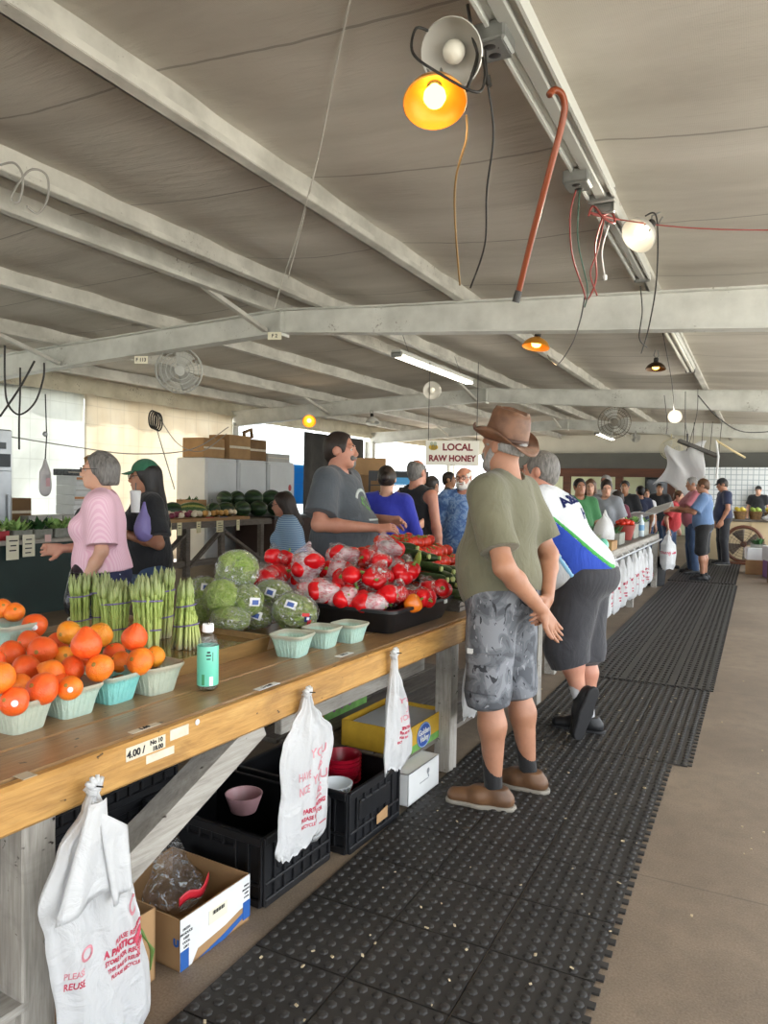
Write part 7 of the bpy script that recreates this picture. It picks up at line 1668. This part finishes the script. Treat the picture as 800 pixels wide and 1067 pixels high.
# ================================================================ lamps, fixtures, fans, cords overhead
ALU = mat('spun_aluminium', 'd6d4cf', .38, .35, bump=(40, .1, .002)); CORDB = mat('black_cord', '2a2826', .5); CORDR = mat('red_cord', '8a3a34', .5); CORDG = mat('grey_cord', '8f8c86', .6); BOXM = mat('galvanised', '8a8b88', .45, .6, var=(9, .2)); AMB = mat('amber_shade', 'c98a2e', .35, .3)
def bulb_mat(nm, c, s): return emit(nm, c, s)
WARM = bulb_mat('lamp_amber_glow', 'ffb648', 9); COOLW = bulb_mat('lamp_white_glow', 'fff0cf', 3.5); TUBEW = bulb_mat('fluorescent_glow', 'fff4e0', 9); OFFB = mat('frosted_bulb', 'e9e6da', .3)
def clamp_lamp(label, p, d, r, lit=None, depth=.62, shade=None, power=0, col=(1, .7, .35)):
    d = V(d).normalized(); o = thing('clamp_lamp', label, 'lamp', p)
    A = V((0, 0, -1)).rotation_difference(d).to_matrix().to_4x4()
    b = MB(); h = r * depth * 1.5; prof = [(r, 0), (r * 1.03, .004), (r * .98, h * .2), (r * .85, h * .5), (r * .58, h * .8), (r * .3, h * .97), (r * .24, h * 1.05), (r * .22, h * 1.05), (r * .28, h * .94), (r * .55, h * .77), (r * .82, h * .48), (r * .95, h * .18), (r, 0)]
    b.lathe(prof, 32, A); b.build('shade', shade or ALU, o, 50)
    b = MB(); b.lathe([(0, h * 1.6), (r * .2, h * 1.6), (r * .24, h * 1.55), (r * .24, h * 1.0), (0, h * .95)], 16, A); b.build('socket', CORDB, o, 40)
    br = r * .37; b = MB(); b.lathe([(br * .45, h * .95), (br * .5, h * .85), (br * .95, h * .55), (br, h * .35), (br * .8, h * .12), (br * .4, h * .02), (0, 0)], 18, A); b.build('bulb', lit or OFFB, o, True)
    b = MB(); up = -d; s_ = up.orthogonal().normalized(); b.tube([up * h * 1.5, up * (h * 1.5 + .03) + s_ * .03, up * (h * 1.5 + .09) + s_ * .015], .005, 6); b.tube([up * h * 1.5, up * (h * 1.5 + .03) - s_ * .03, up * (h * 1.5 + .09) - s_ * .015], .005, 6); b.build('clamp', BOXM, o)
    if power:
        L = bpy.data.lights.new('bulb_light', 'SPOT'); L.energy = power; L.color = col; L.shadow_soft_size = br; L.spot_size = 2.6; L.spot_blend = .6; lo = bpy.data.objects.new('bulb_light', L); COL.objects.link(lo); lo.parent = o; lo.location = d * .03; lo.rotation_euler = d.to_track_quat('-Z', 'Y').to_euler()
    return o
tocam = lambda p: (V((0, 0, CH)) - p).normalized()
pA = at(470, 56, 2.34); clamp_lamp('unlit aluminium clamp lamp above the lit amber one, nearest overhead', pA, tocam(pA) + V((-.25, 0, -.1)), .098, None)
pB = at(453, 108, 2.36); clamp_lamp('lit amber clamp lamp nearest overhead', pB, tocam(pB) * .55 + V((.05, 0, -.95)), .1, WARM, .5, AMB, 12)
pC = at(664, 246, 4.0); clamp_lamp('lit white clamp lamp by the red cords on the near purlin', pC, tocam(pC) * .5 + V((-.5, -.1, -.45)), .098, COOLW, .6, None, 14, (1, .92, .75))
pD = at(558, 362, 6.6); clamp_lamp('lit amber clamp lamp hanging just behind the first roof beam', pD, V((-.1, -.15, -1)), .12, WARM, .5, AMB, 12)
pE = at(683, 385, 7.6); clamp_lamp('small dark shaded lamp lit orange right of the amber hanging lamp', pE, V((0, -.1, -1)), .1, WARM, .5, mat('dark_bronze', '4a3a2a', .4, .5), 8)
pF = at(703, 434, 11.2); clamp_lamp('round lit white lamp facing the aisle below the second beam', pF, tocam(pF), .1, COOLW, .5, None, 8, (1, .92, .8))
pG = at(322, 439, 13.8); clamp_lamp('small yellow lit lamp over the dark curtain', pG, tocam(pG) + V((0, 0, -.4)), .12, WARM, .5, AMB, 8)
pH = at(450, 407, 10.0); clamp_lamp('round silver lamp reflector facing the camera under the second beam', pH, tocam(pH), .12, None, .4)
pI = at(388, 441, 13.8); clamp_lamp('small white cone lamp unlit near the dark curtain top', pI, V((.2, -.2, -1)), .13, None, .6, mat('white_shade', 'd9d9d3', .5))
def strip(label, a, b_, lit, w_=.11, tubes=2):
    a, b_ = V(a), V(b_); o = thing('strip_light', label, 'light', (a + b_) / 2); d = b_ - a; L = d.length
    bb = MB(); bb.box((0, 0, .02), (w_, L, .05), bev=.008); bb.build('housing', mat('strip_white', 'c9cac5', .45), o)
    for s_ in (-1, 1):
        bb = MB(); bb.box((0, s_ * (L / 2 - .02), -.01), (w_ * 1.05, .04, .06), bev=.004); bb.build('end_cap', BOXM, o)
    if a.x < -3:
        for s_ in (-.35, .35): bb = MB(); bb.tube([(0, s_ * L, .04), (-.1, s_ * L, .3)], .004, 5); bb.build('hanger', BOXM, o)
    if not tubes:
        bb = MB(); bb.box((0, 0, -.012), (w_ * .42, L * .985, .03), bev=.006); bb.build('ridge', mat('strip_grey', 'a9a9a3', .5), o)
        for s_ in (-1, 1): bb = MB(); bb.box((s_ * w_ * .48, 0, -.012), (.012, L, .035)); bb.build('side_lip', mat('strip_white', 'c9cac5', .45), o)
    for k in range(tubes):
        x = (k - (tubes - 1) / 2) * w_ * .5; bb = MB(); bb.tube([(x, -L / 2 + .04, -.022), (x, L / 2 - .04, -.022)], .016, 10); bb.build('tube', TUBEW if lit else OFFB, o, smooth=True)
    return o
strip('near unlit strip light running along the purlin from overhead', (-.76, 1.5, 2.985), (-.76, 3.9, 2.985), False, .13, 0); strip('second unlit strip light ending just before the first beam', (-.77, 4.0, 2.975), (-.77, 5.45, 2.975), False, .1, 0); strip('unlit strip light on the right hand purlin between the first two beams', (-.80, 7.2, 2.99), (-.80, 9.9, 2.99), False, .11)
strip('lit fluorescent strip light left of centre beyond the first beam', (-3.62, 7.35, 2.95), (-3.6, 9.7, 2.95), True, .12, 2); strip('small lit fluorescent strip light far down the hall', (-3.7, 19.0, 2.92), (-3.66, 21.3, 2.92), True, .12, 2)
def jbox(label, p, s_=.1):
    o = thing('junction_box', label, 'electrical box', p); b = MB(); b.box((0, 0, 0), (s_, s_, s_ * .55), bev=.008); b.build('box', BOXM, o)
    for k in (-1, 1): b = MB(); b.sphere((.0, k * s_ * .22, -s_ * .28), (s_ * .2, s_ * .17, s_ * .06), 12, 6); b.build('outlet', CORDB, o)
    b = MB(); b.box((0, 0, -s_ * .29), (s_ * .8, s_ * .95, .004)); b.build('cover', BOXM, o)
    return o
jbox('grey junction box on the purlin beside the nearest lamps', at(513, 42, 2.42), .12); jbox('grey junction box midway along the near purlin', at(602, 187, 3.48), .12)
def cage_fan(label, p, d, r, m=None, depth=.1):
    d = V(d).normalized(); o = thing('wall_fan', label, 'fan', p); A = V((0, 0, 1)).rotation_difference(d).to_matrix().to_4x4(); m = m or mat('fan_wire', 'a3a39d', .45, .4)
    b = MB()
    for f, z in ((1, 0), (1, -depth), (.98, .02), (.8, .035), (.6, .045), (.4, .05), (.22, .05)):
        b.tube([(r * f * math.cos(k * PI / 18), r * f * math.sin(k * PI / 18), z) for k in range(37)], r * .012 + .002, 5, False, A)
    for k in range(36): a = k * PI / 18; b.tube([(r * .2 * math.cos(a), r * .2 * math.sin(a), .05), (r * .65 * math.cos(a), r * .65 * math.sin(a), .043), (r * math.cos(a), r * math.sin(a), 0), (r * math.cos(a), r * math.sin(a), -depth), (r * .25 * math.cos(a), r * .25 * math.sin(a), -depth * 1.15)], r * .006 + .001, 4, True, A)
    b.build('cage', m, o)
    for k in range(3):
        b = MB(); a0 = k * 2 * PI / 3; b.grid(lambda u, v, a0=a0: ((.15 + .75 * u) * r * math.cos(a0 + (v - .5) * (1.4 - .3 * u)), (.15 + .75 * u) * r * math.sin(a0 + (v - .5) * (1.4 - .3 * u)), -depth * .5 + (v - .5) * depth * .7), 8, 8, A); solidify(b.build('blade', mat('fan_blade', 'b5b4ad', .4), o, smooth=True), .003)
    b = MB(); b.lathe([(0, .055), (r * .2, .05), (r * .2, -depth), (r * .17, -depth * 2), (0, -depth * 2.1)], 20, A); b.build('motor', m, o, 40)
    b = MB(); b.tube([A @ V((0, 0, -depth * 1.6)), A @ V((0, 0, -depth * 1.9)) + V((0, 0, r * .6)), A @ V((0, 0, -depth)) + V((0, 0, r * 1.45))], .014, 7); b.build('bracket', m, o)
    return o
f1 = at(187, 386, 8.3); cage_fan('large round caged fan under the first beam on the left', f1, tocam(f1) + V((.15, 0, 0)), .255)
f2 = at(640, 440, 12.1); cage_fan('dark caged fan hanging below the second beam right of centre', f2, tocam(f2), .26, mat('dark_fan_wire', '6d675c', .5, .4)); f3 = at(699, 468, 15.6); cage_fan('pale yellowish fan low over the far aisle', f3, tocam(f3), .22, mat('cream_fan', 'c9c2a2', .5)); f4 = at(662, 456, 15.9); cage_fan('small fan above the far shop header', f4, tocam(f4), .1)
# wooden cane hooked on the purlin
def spline(P, n=8):
    P = [V(p) for p in P]; out = []
    for i in range(len(P) - 1):
        p0, p1, p2, p3 = P[max(0, i - 1)], P[i], P[i + 1], P[min(len(P) - 1, i + 2)]
        for k in range(n): t_ = k / n; out.append(.5 * ((2 * p1) + (p2 - p0) * t_ + (2 * p0 - 5 * p1 + 4 * p2 - p3) * t_ * t_ + (3 * p1 - p0 - 3 * p2 + p3) * t_ ** 3))
    return out + [P[-1]]
cn = thing('walking_cane', 'reddish wooden walking cane hanging by its hook from the purlin', 'cane', at(560, 210, 2.82)); c0 = cn.location
b = MB(); b.tube([p - c0 for p in spline([at(572, 99, 2.62), at(577, 94, 2.63), at(585, 98, 2.64), at(588, 112, 2.66), at(584, 135, 2.69), at(572, 180, 2.76), at(556, 240, 2.88), at(540, 305, 3.02)])], .0125, 10); b.build('shaft', mat('reddish_wood', '8a4326', .3, var=(6, .3), stretch=(1, 1, .2)), cn, smooth=True)
b = MB(); b.tube([at(540.5, 303, 3.015) - c0, at(537, 315, 3.03) - c0], [.015, .016], 10); b.build('rubber_tip', CORDB, cn)
def cord(label, pts, m=CORDB, r=.0045, name='electric_cord', cat='cord', extra=None):
    P = spline([at(u, v, D) for (u, v, D) in pts]); b = MB(); b.tube(P, r, 6); o = b.build(name, m, smooth=True)
    if extra: b = MB(); b.tube([at(*extra[0]), at(*extra[1])], [r * 3, r * 2.2], 8); b.build('plug', m, o)
    return tag(o, label, cat)
cord('black cord looping across the unlit aluminium lamp', [(446, 32, 2.3), (433, 30, 2.28), (430, 55, 2.24), (455, 75, 2.2), (496, 96, 2.2), (505, 80, 2.25), (503, 60, 2.3)]); cord('black cord hanging down right of the nearest lamps', [(505, 40, 2.4), (508, 85, 2.42), (514, 140, 2.5), (507, 200, 2.65), (505, 255, 2.85), (490, 300, 3.0)], r=.004, extra=((507, 80, 2.42), (510, 90, 2.42))); cord('yellowish cord hanging down under the amber lamp', [(486, 120, 2.36), (486, 145, 2.38), (475, 185, 2.5), (474, 230, 2.7), (479, 297, 3.0)], mat('tan_cord', '8d6f42', .6), .004); cord('black cord from the junction box over the lamp rim', [(520, 50, 2.4), (515, 25, 2.4), (520, 5, 2.4)])
cord('thick black cord bundle behind the unlit aluminium lamp', [(487, 5, 2.35), (493, 40, 2.35), (497, 60, 2.36), (486, 95, 2.36)], r=.006)
cord('red cord loop hanging from the midway junction box', [(600, 198, 3.48), (594, 225, 3.5), (596, 265, 3.6), (607, 300, 3.75), (612, 312, 3.85), (621, 290, 3.9), (620, 255, 3.9), (628, 225, 3.9)], CORDR); cord('second red cord hanging beside the red loop', [(630, 225, 3.9), (622, 262, 3.85), (615, 285, 3.85), (622, 308, 3.9)], CORDR); cord('knotted red cord coil on the purlin by the white lamp', [(613, 225, 3.85), (618, 215, 3.85), (630, 228, 3.85), (640, 232, 3.88), (637, 222, 3.9), (625, 225, 3.88), (616, 222, 3.86), (645, 229, 3.95)], CORDR, .006); cord('red cord stretched to the right from the knotted coil', [(640, 228, 3.95), (690, 235, 4.05), (750, 239, 4.1), (830, 240, 4.15)], CORDR); cord('white cord with plug hanging by the knotted coil', [(634, 235, 3.9), (627, 262, 3.9), (630, 288, 3.9)], WHITECARD, .004, extra=((630, 287, 3.9), (630.5, 292, 3.9)))
cord('dark green cord hanging below the midway junction box', [(604, 198, 3.5), (602, 250, 3.55), (612, 300, 3.7), (609, 320, 3.9)], mat('green_cord', '3f5a4c', .6), .004); cord('black cord crossing in front of the first beam', [(609, 310, 4.0), (604, 335, 4.6), (595, 360, 5.4), (580, 380, 6.3), (570, 370, 6.5)]); cord('black cord hanging from the white lamp', [(672, 225, 4.05), (684, 227, 4.05), (684, 290, 4.1), (676, 340, 4.4), (668, 368, 5.0)]); cord('black cord hanging from the end of the second strip light', [(667, 298, 5.05), (669, 325, 5.1), (666, 352, 5.3), (674, 362, 5.5)])
cord('black cord left of the round white lamp', [(690, 345, 7.2), (700, 400, 9), (702, 428, 11.1)]); cord('black cord loop under the second beam on the right', [(727, 405, 9.5), (726, 430, 10), (720, 455, 10.4), (715, 470, 10.6)]); cord('thin black cord with dark plug under the second beam', [(714, 408, 9.5), (714, 440, 10), (716, 452, 10.2)], extra=((716, 452, 10.2), (716, 461, 10.2))); cord('black cord sagging along the far right under the beam', [(727, 412, 9.6), (748, 435, 10), (775, 450, 10.2), (820, 448, 10.4)], r=.008); cord('thin black cord right of the dark caged fan', [(692, 412, 10), (695, 440, 10.3), (694, 452, 10.5)])
cord('white string hanging from the roof in front of the ridge', [(365, 0, 2.62), (352, 60, 3.0), (330, 170, 3.9), (313, 240, 4.7), (300, 290, 5.4)], mat('white_string', 'd5d2cb', .8), .0035, 'string', 'string'); cord('second white string hanging from the ridge joint', [(331, 165, 3.75), (322, 200, 4.1), (308, 250, 4.9), (292, 300, 5.5), (286, 322, 5.7)], mat('white_string', 'd5d2cb', .8), .003, 'string', 'string')
cord('black cord hanging at the left edge by the first beam', [(5, 360, 7.0), (5, 395, 7.0), (8, 420, 7.0), (20, 432, 7.0), (36, 420, 7.0), (45, 395, 7.0), (46, 378, 7.0)], r=.009); cord('straight black cord crossing the left edge cords', [(36, 376, 7.0), (20, 405, 7.0), (0, 434, 7.0)], r=.01); cord('black hanging cord above the steel refrigerator', [(21, 383, 7.2), (21, 410, 7.2), (20, 437, 7.2), (20, 468, 7.4)], r=.009)
cord('white cord loop on the ridge purlin at the upper left', [(0, 172, 3.2), (15, 170, 3.2), (24, 185, 3.2), (20, 210, 3.2), (12, 205, 3.2), (30, 178, 3.25), (48, 182, 3.3), (50, 205, 3.3), (40, 222, 3.25), (28, 215, 3.2)], CORDG, .005)
co = thing('cable_coil', 'coil of black cable hanging on the tan curtain', 'cable', at(161, 437, 10.9)); c0 = co.location
for k in range(4): b = MB(); b.tube([V((.03 * k - .04, .075 * math.sin(j * PI / 10) + .01 * k, .13 * math.cos(j * PI / 10) - .012 * k)) for j in range(21)], .012, 6, False); b.build('loop', CORDB, co, smooth=True)
b = MB(); b.tube([p - c0 for p in spline([at(163, 446, 10.9), at(170, 470, 10.9), at(182, 510, 10.9)])], .008, 6); b.build('tail', CORDG, co)
cord('thin cable sagging along the white curtain to the post', [(10, 455, 9.4), (80, 466, 10), (140, 473, 10.6), (200, 468, 11.6), (238, 445, 12.4)], CORDG, .008); cord('thin cable sagging from the coil to the post', [(163, 430, 10.9), (185, 462, 11.3), (210, 470, 11.9), (236, 452, 12.5)], CORDG, .007)
for (u, v, D, tx, l) in ((147, 375, 6.85, 'F 113', 'small white paper label on the first beam left of the caged fan'), (286, 350, 6.9, 'F 2', 'small white plate hanging at the ridge joint of the first beam')):
    p = at(u, v, D); o = thing('beam_label', l, 'label', p, .35); b = MB(); b.box((0, 0, 0), (.13, .003, .07)); b.build('plate', PAPER, o); text('lettering', tx, .045, INK, o, (0, -.003, 0), (1, 0, 0), (0, 0, 1), .001)
